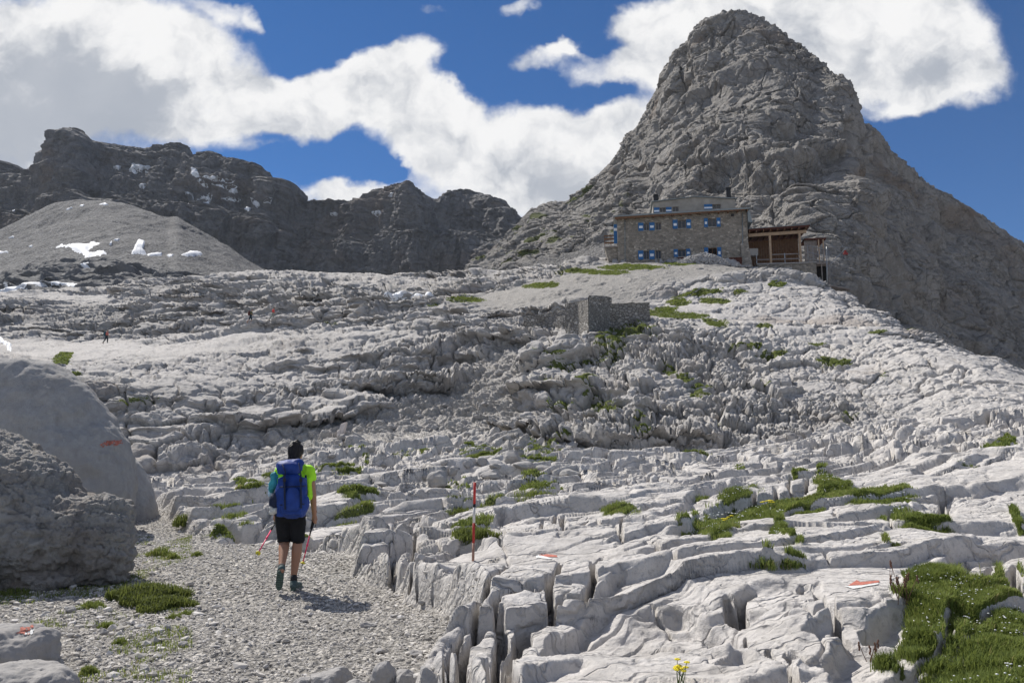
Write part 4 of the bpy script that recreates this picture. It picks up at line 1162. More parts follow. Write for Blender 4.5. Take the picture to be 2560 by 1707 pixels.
# ------------------------------------------------------------------ mountain hut
def masonry(name, light, dark, mortar, sc=2.2, bump=.03):
    m, T, b = new_mat(name, 0.9)
    p = T.n('ShaderNodeNewGeometry').outputs['Position']
    w = T.vmath('ADD', p, T.vmath('SCALE', T.noise(p, 2.5, 3, .5, col=True), .22))
    q = T.vmath('MULTIPLY', w, (1, 1, 1.5))
    e = T.voro(q, sc, 'DISTANCE_TO_EDGE')
    vo = T.n('ShaderNodeTexVoronoi', feature='F1'); T.put(vo.inputs['Vector'], q); vo.inputs['Scale'].default_value = sc
    vs = T.n('ShaderNodeSeparateColor'); T.nt.links.new(vo.outputs['Color'], vs.inputs[0])
    c = T.mix(vs.outputs[0], dark, light)
    c = T.mix(T.math('MULTIPLY', T.mr(vs.outputs[1], .75, .95), .8), c, tuple(min(1, x * 1.5) for x in light))
    c = T.mix(T.math('MULTIPLY', T.noise(p, 9, 5, .6), .5), c, dark)
    c = T.mix(T.math('MULTIPLY', T.mr(T.noise(p, .7, 4, .6), .45, .7), .35), c, mortar)
    c = T.mix(T.mr(e, .03, .09, 1, 0), c, mortar)
    T.put(b.inputs['Base Color'], c)
    h = T.math('ADD', T.mr(e, .0, .14), T.math('MULTIPLY', T.noise(p, 14, 5, .6), .5))
    T.put(b.inputs['Normal'], T.bump(h, .9, bump))
    return m
M['hut_wall'] = masonry('hut_masonry', (.38, .335, .28), (.17, .15, .125), (.25, .225, .19), 2.6, .05)
M['dry_wall'] = masonry('dry_stone_wall', (.36, .34, .31), (.23, .215, .195), (.15, .14, .125), 3.2, .07)
M['render'] = plain('grey_render', (.30, .275, .24), .9, var=.22, scale=1.3, bump=.4, bd=.02)
M['concrete'] = plain('weathered_concrete', (.36, .34, .32), .9, var=.2, scale=1.1, bump=.5, bd=.03)
M['zinc'] = plain('grey_sheet_roof', (.23, .25, .25), .5, metal=.4, var=.15, scale=.8)
M['blue'] = plain('shutter_blue', (.028, .125, .30), .6, var=.2, scale=5)
M['white'] = plain('shutter_white', (.72, .74, .76), .6, var=.06)
M['glass'] = plain('window_glass', (.025, .028, .03), .12, var=.3, spec=.6)
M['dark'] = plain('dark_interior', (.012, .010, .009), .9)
M['brownwood'] = plain('weathered_brown_wood', (.16, .085, .045), .8, var=.3, scale=4, bump=.3)
M['redwood'] = plain('dark_red_boards', (.085, .028, .018), .8, var=.3, scale=4)
M['palewood'] = plain('pale_timber', (.38, .27, .18), .8, var=.2, scale=4)
M['greywood'] = plain('grey_timber', (.24, .21, .19), .85, var=.25, scale=4)
M['steel'] = plain('galvanised_steel', (.30, .31, .32), .5, metal=.6, var=.15)
M['blackmetal'] = plain('black_sheet', (.02, .02, .022), .5, var=.2)
M['red'] = plain('red_paint', (.25, .03, .025), .5, var=.2)

HL = at(1545, 660, 96.0); HR = at(1873, 664, 94.0)
HE = Vector((HR.x - HL.x, HR.y - HL.y, 0)); HW = HE.length; HE.normalize()
HN = Vector((HE.y, -HE.x, 0))                 # outward, towards the viewer
HZ = 22.3
def hz(X, Y): return (1480 + X * .28912, 460 + Y * .28912)
def fac(X, Y, off=0.0):
    """(u, z) on the facade plane (moved out by off) under this spot of the hut close-up"""
    px, py = hz(X, Y)
    x, y, z = px_dir(px, py)
    o = Vector((HL.x, HL.y, 0)) + HN * off
    d = Vector((x, y, z))
    t = o.dot(HN) / d.dot(HN)
    p = d * t
    return (p - o).dot(HE), p.z
def hp(u, w, z):
    """u along the facade, w behind it"""
    return Vector((HL.x, HL.y, 0)) + HE * u - HN * w + Vector((0, 0, z))

def hbox(mb, u0, u1, w0, w1, z0, z1):
    return mb.hexa([hp(u0, w0, z0), hp(u1, w0, z0), hp(u1, w1, z0), hp(u0, w1, z0), hp(u0, w0, z1), hp(u1, w0, z1), hp(u1, w1, z1), hp(u0, w1, z1)])

def holed_wall(mb, u0, u1, z0, ztop, holes, w=0.0, depth=.35):
    """front sheet with real openings and reveals; ztop(u) gives the top"""
    us = sorted({u0, u1, *[h[0] for h in holes], *[h[1] for h in holes]})
    zs = sorted({z0, *[h[2] for h in holes], *[h[3] for h in holes]})
    for a, b in zip(us[:-1], us[1:]):
        for i, c in enumerate(zs):
            last = i == len(zs) - 1
            d = None if last else zs[i + 1]
            if not last and any(h[0] <= a and b <= h[1] and h[2] <= c and d <= h[3] for h in holes): continue
            if last: mb.add([hp(a, w, c), hp(b, w, c), hp(b, w, ztop(b)), hp(a, w, ztop(a))], [(0, 1, 2, 3)])
            else: mb.add([hp(a, w, c), hp(b, w, c), hp(b, w, d), hp(a, w, d)], [(0, 1, 2, 3)])
    for a, b, c, d in holes:
        q = w + depth
        mb.add([hp(a, w, c), hp(b, w, c), hp(b, q, c), hp(a, q, c)], [(3, 2, 1, 0)])
        mb.add([hp(a, w, d), hp(b, w, d), hp(b, q, d), hp(a, q, d)], [(0, 1, 2, 3)])
        mb.add([hp(a, w, c), hp(a, w, d), hp(a, q, d), hp(a, q, c)], [(3, 2, 1, 0)])
        mb.add([hp(b, w, c), hp(b, w, d), hp(b, q, d), hp(b, q, c)], [(0, 1, 2, 3)])

def window(root, a, b, c, d, w=0.0, shutters=('l', 'r'), sw=.42, glass='glass', open_=False, white_low=False):
    fr = MB(); t = .06; q = w + .16
    hbox(fr, a, a + t, q, q + .06, c, d); hbox(fr, b - t, b, q, q + .06, c, d)
    hbox(fr, a + t, b - t, q, q + .06, c, c + t); hbox(fr, a + t, b - t, q, q + .06, d - t, d)
    mid = (a + b) / 2; hbox(fr, mid - .025, mid + .025, q + .002, q + .058, c + t, d - t)
    W = fr.build('window', M['greywood'] if not open_ else M['brownwood'], root)
    g = MB(); hbox(g, a + t + .002, b - t - .002, q + .065, q + .08, c + t, d - t)
    g.build('pane', M[glass], W)
    s = MB(); hbox(s, a - .05, b + .05, w - .07, w + .10, c - .07, c - .003); s.build('sill', M['concrete'], W)
    for sd in shutters:
        u0, u1 = (a - sw - .02, a - .02) if sd == 'l' else (b + .02, b + sw + .02)
        p = MB(); hbox(p, u0, u1, w - .075, w - .03, c - .04, d + .04)
        sh = p.build('shutter', M['blue'], root, bevel=.006)
        zc = c + (d - c) * (.30 if white_low else .47); zh = (d - c) * (.17 if white_low else .15)
        p = MB(); k_ = .02 if white_low else .10
        hbox(p, u0 + k_, u1 - k_, w - .079, w - .0765, zc - zh, zc + zh)
        p.build('white_field', M['white'], sh)

def build_hut():
    base = hp(HW / 2, 4, HZ)
    root = empty('mountain_hut', base, 'grey stone mountain hut with blue and white shutters on the rock knoll below the peak', 'hut')
    H = 8.5
    zl = fac(215, 300)[1]; zr = fac(1345, 232)[1]
    ztop = lambda u: zl + (zr - zl) * u / HW
    holes = []; wins = []
    def win(X0, X1, Y0, Y1, **kw):
        u0, zb = fac(X0, Y1); u1, zt = fac(X1, Y0)
        zb = fac((X0 + X1) / 2, Y1)[1]; zt = fac((X0 + X1) / 2, Y0)[1]
        holes.append((u0, u1, zb, zt)); wins.append(((u0, u1, zb, zt), kw))
    # upper row
    win(447, 493, 338, 402, shutters=('l', 'r'), sw=.64); win(552, 598, 334, 398, shutters=())
    win(742, 812, 312, 384, sw=.58); win(1004, 1074, 298, 370, sw=.46)
    # lower row
    win(447, 493, 578, 652, shutters=('l', 'r'), sw=.64); win(552, 598, 574, 648, shutters=())
    win(745, 812, 566, 628, sw=.50, glass='glass'); win(1008, 1080, 552, 640, sw=.48, glass='dark', open_=True)
    # door opening between rubble and windows
    du0, dz0 = fac(742, 690); du1, _ = fac(808, 690)
    mb = MB()
    holed_wall(mb, 0, HW, HZ - 2.5, ztop, holes)
    # left, right, back, top under the roof
    mb.add([hp(0, 0, HZ - 2.5), hp(0, H, HZ - 2.5), hp(0, H, ztop(0)), hp(0, 0, ztop(0))], [(0, 3, 2, 1)])
    mb.add([hp(HW, 0, HZ - 2.5), hp(HW, H, HZ - 2.5), hp(HW, H, ztop(HW)), hp(HW, 0, ztop(HW))], [(0, 1, 2, 3)])
    mb.add([hp(0, H, HZ - 2.5), hp(HW, H, HZ - 2.5), hp(HW, H, ztop(HW)), hp(0, H, ztop(0))], [(3, 2, 1, 0)])
    mb.build('wall', M['hut_wall'], root)
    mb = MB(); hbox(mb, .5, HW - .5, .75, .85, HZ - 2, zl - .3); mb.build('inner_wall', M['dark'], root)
    for h, kw in wins: window(root, *h, **kw)
    # roof slab with overhang, wooden eaves board
    mb = MB()
    ov = .75; t = .16
    def rp(u, w, dz): return hp(u, w, ztop(u) + dz)
    mb.hexa([rp(-.45, -ov, .02), rp(HW + .3, -ov, .02), rp(HW + .55, H + .4, .32), rp(-.45, H + .4, .32), rp(-.45, -ov, .02 + t), rp(HW + .3, -ov, .02 + t), rp(HW + .55, H + .4, .32 + t), rp(-.45, H + .4, .32 + t)])
    rf = mb.build('roof', M['zinc'], root)
    mb = MB(); mb.hexa([rp(-.3, -ov + .06, -.26), rp(HW * .98, -ov + .06, -.12), rp(HW * .98, -ov + .12, -.12), rp(-.3, -ov + .12, -.26), rp(-.3, -ov + .06, .018), rp(HW * .98, -ov + .06, .018), rp(HW * .98, -ov + .12, .018), rp(-.3, -ov + .12, .018)])
    mb.build('eaves_board', M['brownwood'], rf)
    for i in range(15):
        u = -.1 + i * (HW) / 14
        mb = MB(); mb.hexa([rp(u, -ov + .125, -.2), rp(u + .12, -ov + .125, -.2), rp(u + .12, .1, -.2), rp(u, .1, -.2), rp(u, -ov + .125, .016), rp(u + .12, -ov + .125, .016), rp(u + .12, .1, .016), rp(u, .1, .016)])
        mb.build('rafter', M['brownwood'], rf)
    # right verge: sloping side canopy
    mb = MB(); mb.hexa([rp(HW + .02, -.4, -1.5), rp(HW + .55, -.4, -1.6), rp(HW + .55, 5, -1.6), rp(HW + .02, 5, -1.5), rp(HW + .02, -.4, -.02), rp(HW + .25, -.4, -.02), rp(HW + .25, 5, -.02), rp(HW + .02, 5, -.02)])
    mb.build('side_canopy', M['zinc'], rf)
    # set-back upper storey
    U = 2.6
    u0 = fac(527, 200, -U)[0]; u1 = fac(1240, 180, -U)[0]; ur = fac(880, 110, -U)[0]
    z0 = zl; zt0 = fac(527, 160, -U)[1]; ztr = fac(880, 116, -U)[1]; zt1 = fac(1240, 132, -U)[1]
    zt = lambda u: zt0 + (ztr - zt0) * (u - u0) / (ur - u0) if u < ur else ztr + (zt1 - ztr) * (u - ur) / (u1 - ur)
    hs = []
    def uw(X0, X1, Y0, Y1):
        a = fac(X0, Y1, -U); b = fac(X1, Y0, -U); return (a[0], b[0], a[1], b[1])
    up = [(uw(585, 637, 205, 246), dict(w=U, shutters=('l', 'r'), sw=.70, white_low=True)), (uw(697, 748, 196, 240), dict(w=U, shutters=())), (uw(1042, 1112, 175, 218), dict(w=U, shutters=('l',), sw=1.02, white_low=True))]
    mb = MB()
    A = [h for h, _ in up]
    holed_wall(mb, u0, ur, z0, zt, [h for h in A if h[1] < ur], w=U); holed_wall(mb, ur, u1, z0, zt, [h for h in A if h[0] > ur], w=U)
    mb.add([hp(u0, U, z0), hp(u0, H, z0), hp(u0, H, zt(u0)), hp(u0, U, zt(u0))], [(0, 3, 2, 1)])
    mb.add([hp(u1, U, z0), hp(u1, H, z0), hp(u1, H, zt(u1)), hp(u1, U, zt(u1))], [(0, 1, 2, 3)])
    mb.add([hp(u0, H, z0), hp(u1, H, z0), hp(u1, H, zt(u1)), hp(ur, H, zt(ur)), hp(u0, H, zt(u0))], [(4, 3, 2, 1, 0)])
    mb.build('upper_storey', M['render'], root)
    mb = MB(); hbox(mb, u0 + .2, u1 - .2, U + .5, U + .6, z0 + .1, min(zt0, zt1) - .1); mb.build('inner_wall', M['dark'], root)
    for h, kw in up: window(root, *h, **kw)
    mb = MB()
    for a, b in ((u0 - .2, ur), (ur, u1 + .2)):
        za, zb = zt(max(a, u0)), zt(min(b, u1))
        mb.hexa([hp(a, U - .25, za + .003), hp(b, U - .25, zb + .003), hp(b, H + .2, zb + .003), hp(a, H + .2, za + .003), hp(a, U - .25, za + .09), hp(b, U - .25, zb + .09), hp(b, H + .2, zb + .09), hp(a, H + .2, za + .09)])
    r2 = mb.build('upper_roof', M['zinc'], root)
    for X, Y0, Y1 in ((552, 90, 165), (1180, 30, 110)):
        w = 5.0; c0 = fac(X, Y1, -w); c1 = fac(X, Y0, -w)
        mb = MB(); hbox(mb, c0[0] - .28, c0[0] + .28, w - .28, w + .28, zt(c0[0]) - .2 if u0 < c0[0] else c0[1], c1[1] - .22)
        ch = mb.build('chimney', M['blackmetal'], r2)
        mb = MB(); hbox(mb, c0[0] - .34, c0[0] + .34, w - .34, w + .34, c1[1] - .30, c1[1] - .22)
        mb.add([hp(c0[0] - .3, w - .3, c1[1] - .1), hp(c0[0] + .3, w - .3, c1[1] - .1), hp(c0[0] + .3, w + .3, c1[1] - .1), hp(c0[0] - .3, w + .3, c1[1] - .1), hp(c0[0], w, c1[1] + .05)], [(3, 2, 1, 0), (0, 1, 4), (1, 2, 4), (2, 3, 4), (3, 0, 4)])
        for a, b in ((-1, -1), (1, -1), (1, 1), (-1, 1)):
            hbox(mb, c0[0] + a * .24 - .02, c0[0] + a * .24 + .02, w + b * .24 - .02, w + b * .24 + .02, c1[1] - .22, c1[1] - .1)
        mb.build('chimney_cap', M['blackmetal'], ch)
    # left balcony on a masonry corbel
    bu0 = fac(106, 500, 0)[0]; bz = fac(150, 530)[1]; bt = fac(150, 432)[1]
    mb = MB(); hbox(mb, bu0, -.01, .6, 3.2, bz - .12, bz + .03); bal = mb.build('balcony', M['greywood'], root)
    mb = MB()
    hbox(mb, bu0, -.02, .6, .66, bt - .14, bt); hbox(mb, bu0, bu0 + .06, .67, 3.2, bt - .06, bt)
    for f_ in (.33, .66): hbox(mb, bu0 + .02, -.02, .615, .645, bz + (bt - bz) * f_ - .11, bz + (bt - bz) * f_ + .11)
    for f_ in (0, .5, 1):
        uu = bu0 + (-.08 - bu0) * f_
        hbox(mb, uu, uu + .06, .67, .73, bz + .032, bt - .062)
    mb.build('railing', M['brownwood'], bal)
    mb = MB(); mb.hexa([hp(-.35, .7, HZ - 1.5), hp(-.01, .7, HZ - 1.5), hp(-.01, 3, HZ - 1.5), hp(-.35, 3, HZ - 1.5), hp(bu0 + .05, .7, bz - .13), hp(-.01, .7, bz - .13), hp(-.01, 3, bz - .13), hp(bu0 + .05, 3, bz - .13)])
    mb.build('corbel', M['hut_wall'], root)
    zt_, zb_ = fac(215, 340)[1], fac(215, 508)[1]
    ua, ub = fac(188, 400)[0], -.02
    mb = MB(); hbox(mb, ua, ub, .40, .46, zb_, zt_); sh = mb.build('shutter', M['blue'], root)
    mb = MB(); hbox(mb, ua + .01, ub - .01, .390, .397, zt_ - (zt_ - zb_) * .34, zt_ - (zt_ - zb_) * .20); mb.build('white_field', M['white'], sh)
    # tapered corner buttress and door, downpipe, bench, eaves lamp
    a0 = fac(1300, 735, .5)[0]; a1 = fac(1398, 735, .5)[0]; b1 = fac(1352, 480, .5)[0]; zb = fac(1340, 735, .5)[1]; zt_ = fac(1330, 478, .5)[1]
    mb = MB(); mb.hexa([hp(a0, -.8, zb - 1), hp(a1, -.8, zb - 1), hp(a1, 2, zb - 1), hp(a0, 2, zb - 1), hp(a0, -.03, zt_), hp(b1, -.03, zt_), hp(b1, 2, zt_), hp(a0, 2, zt_)])
    mb.build('buttress', M['hut_wall'], root)
    da = fac(748, 690); db = fac(806, 632)
    mb = MB(); hbox(mb, da[0], db[0], -.06, -.01, da[1] - .6, db[1]); dr = mb.build('door', M['redwood'], root)
    mb = MB(); hbox(mb, db[0] - .14, db[0] - .10, -.11, -.062, db[1] - .75, db[1] - .62); mb.build('handle', M['steel'], dr)
    for X in (284, 1300):
        a = fac(X, 680); b = fac(X, 310 if X < 500 else 250)
        mb = MB(); mb.tube([hp(a[0], -.09, HZ - .6), hp(b[0], -.09, b[1])], .05, 8); mb.build('downpipe', M['zinc'], root, True)
    a = fac(1180, 645); b = fac(1300, 690)
    mb = MB(); hbox(mb, a[0], b[0] - .1, -.5, -.02, b[1] - .5, a[1]); mb.build('timber_bin', M['redwood'], root)
    a = fac(1202, 282); b = fac(1222, 262)
    mb = MB(); hbox(mb, a[0], b[0] + .05, -.25, -.01, a[1], b[1]); mb.build('eaves_lamp', M['blackmetal'], root, bevel=.03)
    return root
build_hut()

def build_shelter():
    D = -1.0      # front of the shelter sits a little behind the facade plane
    def f(X, Y, off=-1.0): return fac(X, Y, off)
    zf = f(1500, 703)[1]
    root = empty('timber_shelter', hp(f(1600, 700)[0], 3, zf), 'open timber shelter with pale beam and railings beside the stone hut', 'shelter')
    u0 = f(1352, 440)[0]; u1 = f(1838, 410)[0]
    za, zb = f(1352, 458)[1], f(1838, 425)[1]
    zz = lambda u: za + (zb - za) * (u - u0) / (u1 - u0)
    dp = 4.5
    def hx(mb, a, b, w0, w1, lo, hi): return mb.hexa([hp(a, w0, zz(a) + lo), hp(b, w0, zz(b) + lo), hp(b, w1, zz(b) + lo), hp(a, w1, zz(a) + lo), hp(a, w0, zz(a) + hi), hp(b, w0, zz(b) + hi), hp(b, w1, zz(b) + hi), hp(a, w1, zz(a) + hi)])
    rf = hx(MB(), u0 - .05, u1 + .5, .3, dp + 1.3, .62, .80).build('roof', M['redwood'], root)
    hx(MB(), u0 - .08, u1 + .55, .2, dp + 1.4, .805, .86).build('roof_sheet', M['zinc'], rf)
    for i in range(9):
        u = u0 + (u1 - u0) * i / 8
        hx(MB(), u, u + .12, .38, dp + 1.0, .40, .617).build('rafter', M['brownwood'], rf)
    hx(MB(), u0, u1 + .2, .95, 1.15, .0, .38).build('beam', M['palewood'], root)
    for X in (1540, 1798, 1362):
        u = f(X, 500)[0]
        if X == 1362: continue
        MB().hexa([hp(u - .13, .98, zf - .1), hp(u + .13, .98, zf - .1), hp(u + .13, 1.2, zf - .1), hp(u - .13, 1.2, zf - .1), hp(u - .13, .98, zz(u) - .003), hp(u + .13, .98, zz(u) - .003), hp(u + .13, 1.2, zz(u) - .003), hp(u - .13, 1.2, zz(u) - .003)]).build('post', M['palewood'], root, bevel=.01)
    mb = MB()
    n = 22
    for i in range(n):
        a = u0 + (u1 - u0) * i / n; b = u0 + (u1 - u0) * (i + 1) / n - .02
        mb.hexa([hp(a, dp, zf - .1), hp(b, dp, zf - .1), hp(b, dp + .08, zf - .1), hp(a, dp + .08, zf - .1), hp(a, dp, zz(a) + .3), hp(b, dp, zz(b) + .3), hp(b, dp + .08, zz(b) + .3), hp(a, dp + .08, zz(a) + .3)])
    mb.build('board_wall', M['brownwood'], root)
    for X0, X1, Y in ((1545, 1800, 606), (1420, 1840, 655)):
        a, z1 = f(X0, Y); b, _ = f(X1, Y)
        hbox(MB(), a, b, 1.25 if Y < 640 else 1.02, 1.32 if Y < 640 else 1.09, z1 - .06, z1 + .06).build('rail', M['greywood'], root)
    for X in (1423, 1668):
        u, z1 = f(X, 600)
        hbox(MB(), u - .05, u + .05, 1.10, 1.2, zf - .05, z1 + .05).build('rail_post', M['steel'], root)
    a = f(1360, 560)[0]; b = f(1440, 560)[0]; z1 = f(1400, 550)[1]
    hbox(MB(), a, b, 1.4, 2.0, z1 - .9, z1 - .0).build('counter', M['concrete'], root, bevel=.03)
    a = f(1560, 640)[0]; b = f(1780, 640)[0]; z1 = zf + .75
    hbox(MB(), a, b, 2.4, 3.1, z1 - .05, z1).build('table_top', M['brownwood'], root)
    for u in (a + .2, b - .3): hbox(MB(), u, u + .1, 2.5, 3.0, zf, z1 - .052).build('table_leg', M['brownwood'], root)
    # lower annex on the right
    a = f(1842, 470)[0]; b = f(2022, 465)[0]; z1 = f(1930, 470)[1]; zb_ = f(1930, 700)[1]
    hbox(MB(), a, b + .1, 1.2, 4.2, z1 - .08, z1 + .08).build('annex_roof', M['redwood'], root)
    mb = MB()
    for i in range(9):
        c = a + (b - a) * .62 * i / 9; d = c + (b - a) * .62 / 9 - .03
        hbox(mb, c, d, 1.6, 1.66, zb_ - .3, z1 - .09)
    mb.build('annex_boards', M['greywood'], root)
    for X in (1965, 2005):
        u = f(X, 500)[0]; hbox(MB(), u - .07, u + .07, 1.3, 1.44, zb_ - .6, z1 - .09).build('annex_post', M['palewood'], root)
    # terrace wall under both
    t = empty('terrace_wall', hp(f(1600, 800)[0], 0, zf - 1.5), 'low concrete and stone terrace wall under the timber shelter, ending at a dark opening', 'wall')
    a = f(1396, 760)[0]; b = f(1925, 780)[0]; c = f(1700, 780)[0]; zlo = zf - 5
    mb = MB(); hbox(mb, a + .3, b, .0, 6, zlo, zf - .12); mb.build('stone_face', M['hut_wall'], t)
    hbox(MB(), a + .25, b + .05, -.12, 6, zf - .117, zf + .0).build('slab', M['concrete'], t)
    a2 = f(1440, 800)[0]; b2 = f(1695, 800)[0]; z2 = f(1600, 760)[1]
    hbox(MB(), a2, b2, -1.3, -.01, zlo, z2).build('lower_step', M['concrete'], t, bevel=.03)
    hbox(MB(), a2 + .2, b2 - 1.0, -1.9, -1.31, zlo, z2 - .75).build('lower_step', M['concrete'], t, bevel=.03)
    o0 = f(1937, 740)[0]; o1 = f(2030, 740)[0]
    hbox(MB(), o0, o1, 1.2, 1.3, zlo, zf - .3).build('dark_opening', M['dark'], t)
    hbox(MB(), b + .02, o1 + .1, -.1, 4, zf - .28, zf - .12).build('deck', M['greywood'], t)
    for X in (1972, 2030):
        u = f(X, 800)[0]; hbox(MB(), u - .05, u + .05, .0, .1, zlo, zf - .285).build('deck_post', M['greywood'], t)
    # railing falling to the right
    for Y0, Y1 in ((545, 590), (600, 650), (655, 695)):
        p = f(1845, Y0); q = f(2030, Y1)
        MB().tube([hp(p[0], .1, p[1]), hp(q[0], .1, q[1])], .035, 6).build('handrail', M['steel'], t, True)
    for X in (1850, 1895, 1940, 1985, 2030):
        u = f(X, 600)[0]; zt = f(X, 545 + (X - 1845) * .24)[1]
        MB().tube([hp(u, .1, zf - .12), hp(u, .1, zt)], .03, 6).build('handrail_post', M['steel'], t, True)
build_shelter()

def build_lift():
    d = 91.0
    def q(X, Y, dd=d): px, py = hz(X, Y); return at(px, py, dd)
    b = q(2040, 880)
    root = empty('goods_lift', b, 'thin steel goods lift mast with slanting jib and red hook block right of the hut', 'goods lift')
    MB().tube([q(2032, 900), q(2030, 540)], .07, 8).build('mast', M['steel'], root, True)
    MB().tube([q(2036, 720), q(2105, 650), q(2205, 545)], .05, 8).build('jib', M['steel'], root, True)
    MB().tube([q(2030, 542), q(2205, 545)], .02, 6).build('stay_cable', M['steel'], root, True)
    MB().tube([q(2195, 556), q(2195, 580)], .02, 6).build('hoist_cable', M['steel'], root, True)
    c = q(2192, 600)
    mb = MB(); mb.box(c, (.55, .35, .30), taper=.6); mb.box(c + Vector((0, 0, .25)), (.2, .2, .22))
    mb.build('hook_block', M['red'], root, bevel=.03)
    mb = MB(); p = q(2050, 872); r = q(2240, 905)
    mb.hexa([p + Vector((0, 0, -.1)), r + Vector((0, 0, -.1)), r + Vector((0, 2, -.1)), p + Vector((0, 2, -.1)), p, r, r + Vector((0, 2, 0)), p + Vector((0, 2, 0))])
    mb.build('landing', M['greywood'], root)
    for X, Y in ((2085, 880), (2215, 902)):
        MB().tube([q(X, Y) + Vector((0, .5, 0)), q(X, Y) + Vector((.3, 3, -3.5))], .07, 6).build('strut', M['greywood'], root)
build_lift()

# ------------------------------------------------------------------ stone walls below the hut
def rough_wall(name, pts, thick, label, mat='dry_wall'):
    """pts: [(px, ytop, ybottom, depth)...] along the wall"""
    pts = [(a, b, c, min([d] + [ground(a + q, c + 3).y - .35 for q in (-8, 0, 8)])) for a, b, c, d in pts]
    print(name, [round(p[3], 1) for p in pts])
    root_p = at(pts[0][0], pts[0][2], pts[0][3])
    V = []
    fr = []; bk = []
    n = 14
    rows = 14
    P = []
    L = np.array(pts, float)
    ts = np.linspace(0, len(pts) - 1, n * (len(pts) - 1) + 1)
    px = np.interp(ts, range(len(pts)), L[:, 0]); yt = np.interp(ts, range(len(pts)), L[:, 1]); yb = np.interp(ts, range(len(pts)), L[:, 2]); dd = np.interp(ts, range(len(pts)), L[:, 3])
    top = [at(a, b, c) for a, b, c in zip(px, yt, dd)]; bot = [at(a, b, c) for a, b, c in zip(px, yb, dd)]
    back = Vector((0, thick, 0))
    rg = np.random.RandomState(len(name) + int(pts[0][0]))
    G = []
    for r in range(rows + 1):
        f = r / rows
        G.append([Vector((t_.x, t_.y, b_.z - .5 + (t_.z - b_.z + .5) * f)) for t_, b_ in zip(top, bot)])
    for r in range(4):
        G.append([g + back * ((r + 1) / 4) + Vector((0, 0, rg.uniform(-.05, .05))) for g in G[rows]])
    for r in range(6):
        G.append([Vector((t_.x, t_.y + thick, t_.z + (b_.z - .5 - t_.z) * (r + 1) / 6)) for t_, b_ in zip(top, bot)])
    A = np.array([[list(v) for v in row] for row in G], np.float32)
    q = A.reshape(-1, 3)
    e, i1, i2, v = voronoi(q, (.5, .5, .34), seed=77)
    q += np.array((0, -1, 0)) * ((i1 - .5) * .12)[:, None] + np.array((0, 0, 1)) * ((i2 - .5) * .10)[:, None] * (np.arange(len(A)).repeat(A.shape[1]) >= rows)[:, None]
    A = q.reshape(A.shape)
    o = grid_mesh(name, A - np.array(root_p, np.float32), M[mat])
    mm = o.modifiers.new('b', 'EDGE_SPLIT')
    o.location = root_p
    # end caps
    tag(o, label, 'wall')
    return o
def z8(x, y): return (1200 + x * .3827, 640 + y * .3827)
def wl(pts):
    return [(*z8(x, yt), z8(x, yb)[1], d) for x, yt, yb, d in pts]
rough_wall('stone_wall', wl([(708, 312, 485, 71.5), (850, 308, 462, 71.8), (1108, 303, 408, 72.4)]), .8, 'long shaded dry stone wall face above the green grass slope')
rough_wall('stone_wall', wl([(560, 306, 500, 73.5), (640, 294, 500, 72.2), (706, 286, 495, 71.3)]), .9, 'sunlit square corner of stacked stone, left end of the long wall')
rough_wall('stone_wall', wl([(712, 256, 330, 76.0), (860, 268, 330, 76.5)]), .8, 'dark back wall top showing above the long stone wall')
rough_wall('stone_wall', wl([(285, 392, 440, 78), (420, 372, 450, 77), (558, 352, 460, 76)]), .9, 'low rubble wall of rounded stones left of the square wall corner')
# ------------------------------------------------------------------ materials for people
M['skin'] = plain('skin', (.36, .19, .12), .55, var=.06, scale=8)
M['hair'] = plain('dark_hair', (.012, .010, .010), .45, var=.5, scale=30, bump=.8, bd=.01)
M['neon'] = plain('neon_shirt', (.42, .86, .03), .75, var=.10, scale=12, bump=.3, bd=.006)
M['shorts'] = plain('black_shorts', (.010, .010, .012), .85, var=.3, scale=10, bump=.3, bd=.006)
M['packblue'] = plain('pack_blue', (.012, .045, .23), .6, var=.22, scale=9, bump=.5, bd=.006)
M['packdark'] = plain('pack_dark', (.012, .020, .05), .7, var=.3, scale=12, bump=.4, bd=.005)
M['teal'] = plain('teal_cloth', (.05, .33, .38), .7, var=.35, scale=14, bump=.5, bd=.01)
M['paleblue'] = plain('pale_blue_cloth', (.42, .56, .66), .7, var=.2, scale=14, bump=.5, bd=.01)
M['offwhite'] = plain('off_white_cloth', (.55, .54, .50), .75, var=.15, scale=14, bump=.3, bd=.006)
M['sole'] = plain('rubber_sole', (.085, .125, .108), .75, var=.2, scale=25, bump=.6, bd=.006)
M['shoe'] = plain('shoe_fabric', (.07, .105, .105), .75, var=.35, scale=25)
M['sock'] = plain('dark_sock', (.03, .03, .032), .9)
M['pink'] = plain('pink_paint', (.80, .06, .16), .35, var=.08)
M['yellow'] = plain('yellow_plastic', (.70, .62, .04), .5)
M['grip'] = plain('black_grip', (.02, .02, .022), .8)
M['watch'] = plain('dark_strap', (.02, .02, .025), .5)
M['brownpack'] = plain('brown_pack', (.10, .035, .03), .8)
M['olive'] = plain('olive_cloth', (.10, .10, .05), .85)
M['redshirt'] = plain('red_shirt', (.62, .05, .05), .8)
M['palepants'] = plain('pale_grey_trousers', (.26, .27, .23), .85)
M['darkcloth'] = plain('dark_cloth', (.02, .03, .04), .85)
M['greenpack'] = plain('dark_teal_pack', (.03, .09, .11), .8)
M['salmon'] = plain('salmon_shirt', (.50, .15, .12), .8)
M['sand'] = plain('sand_cloth', (.45, .42, .35), .8)

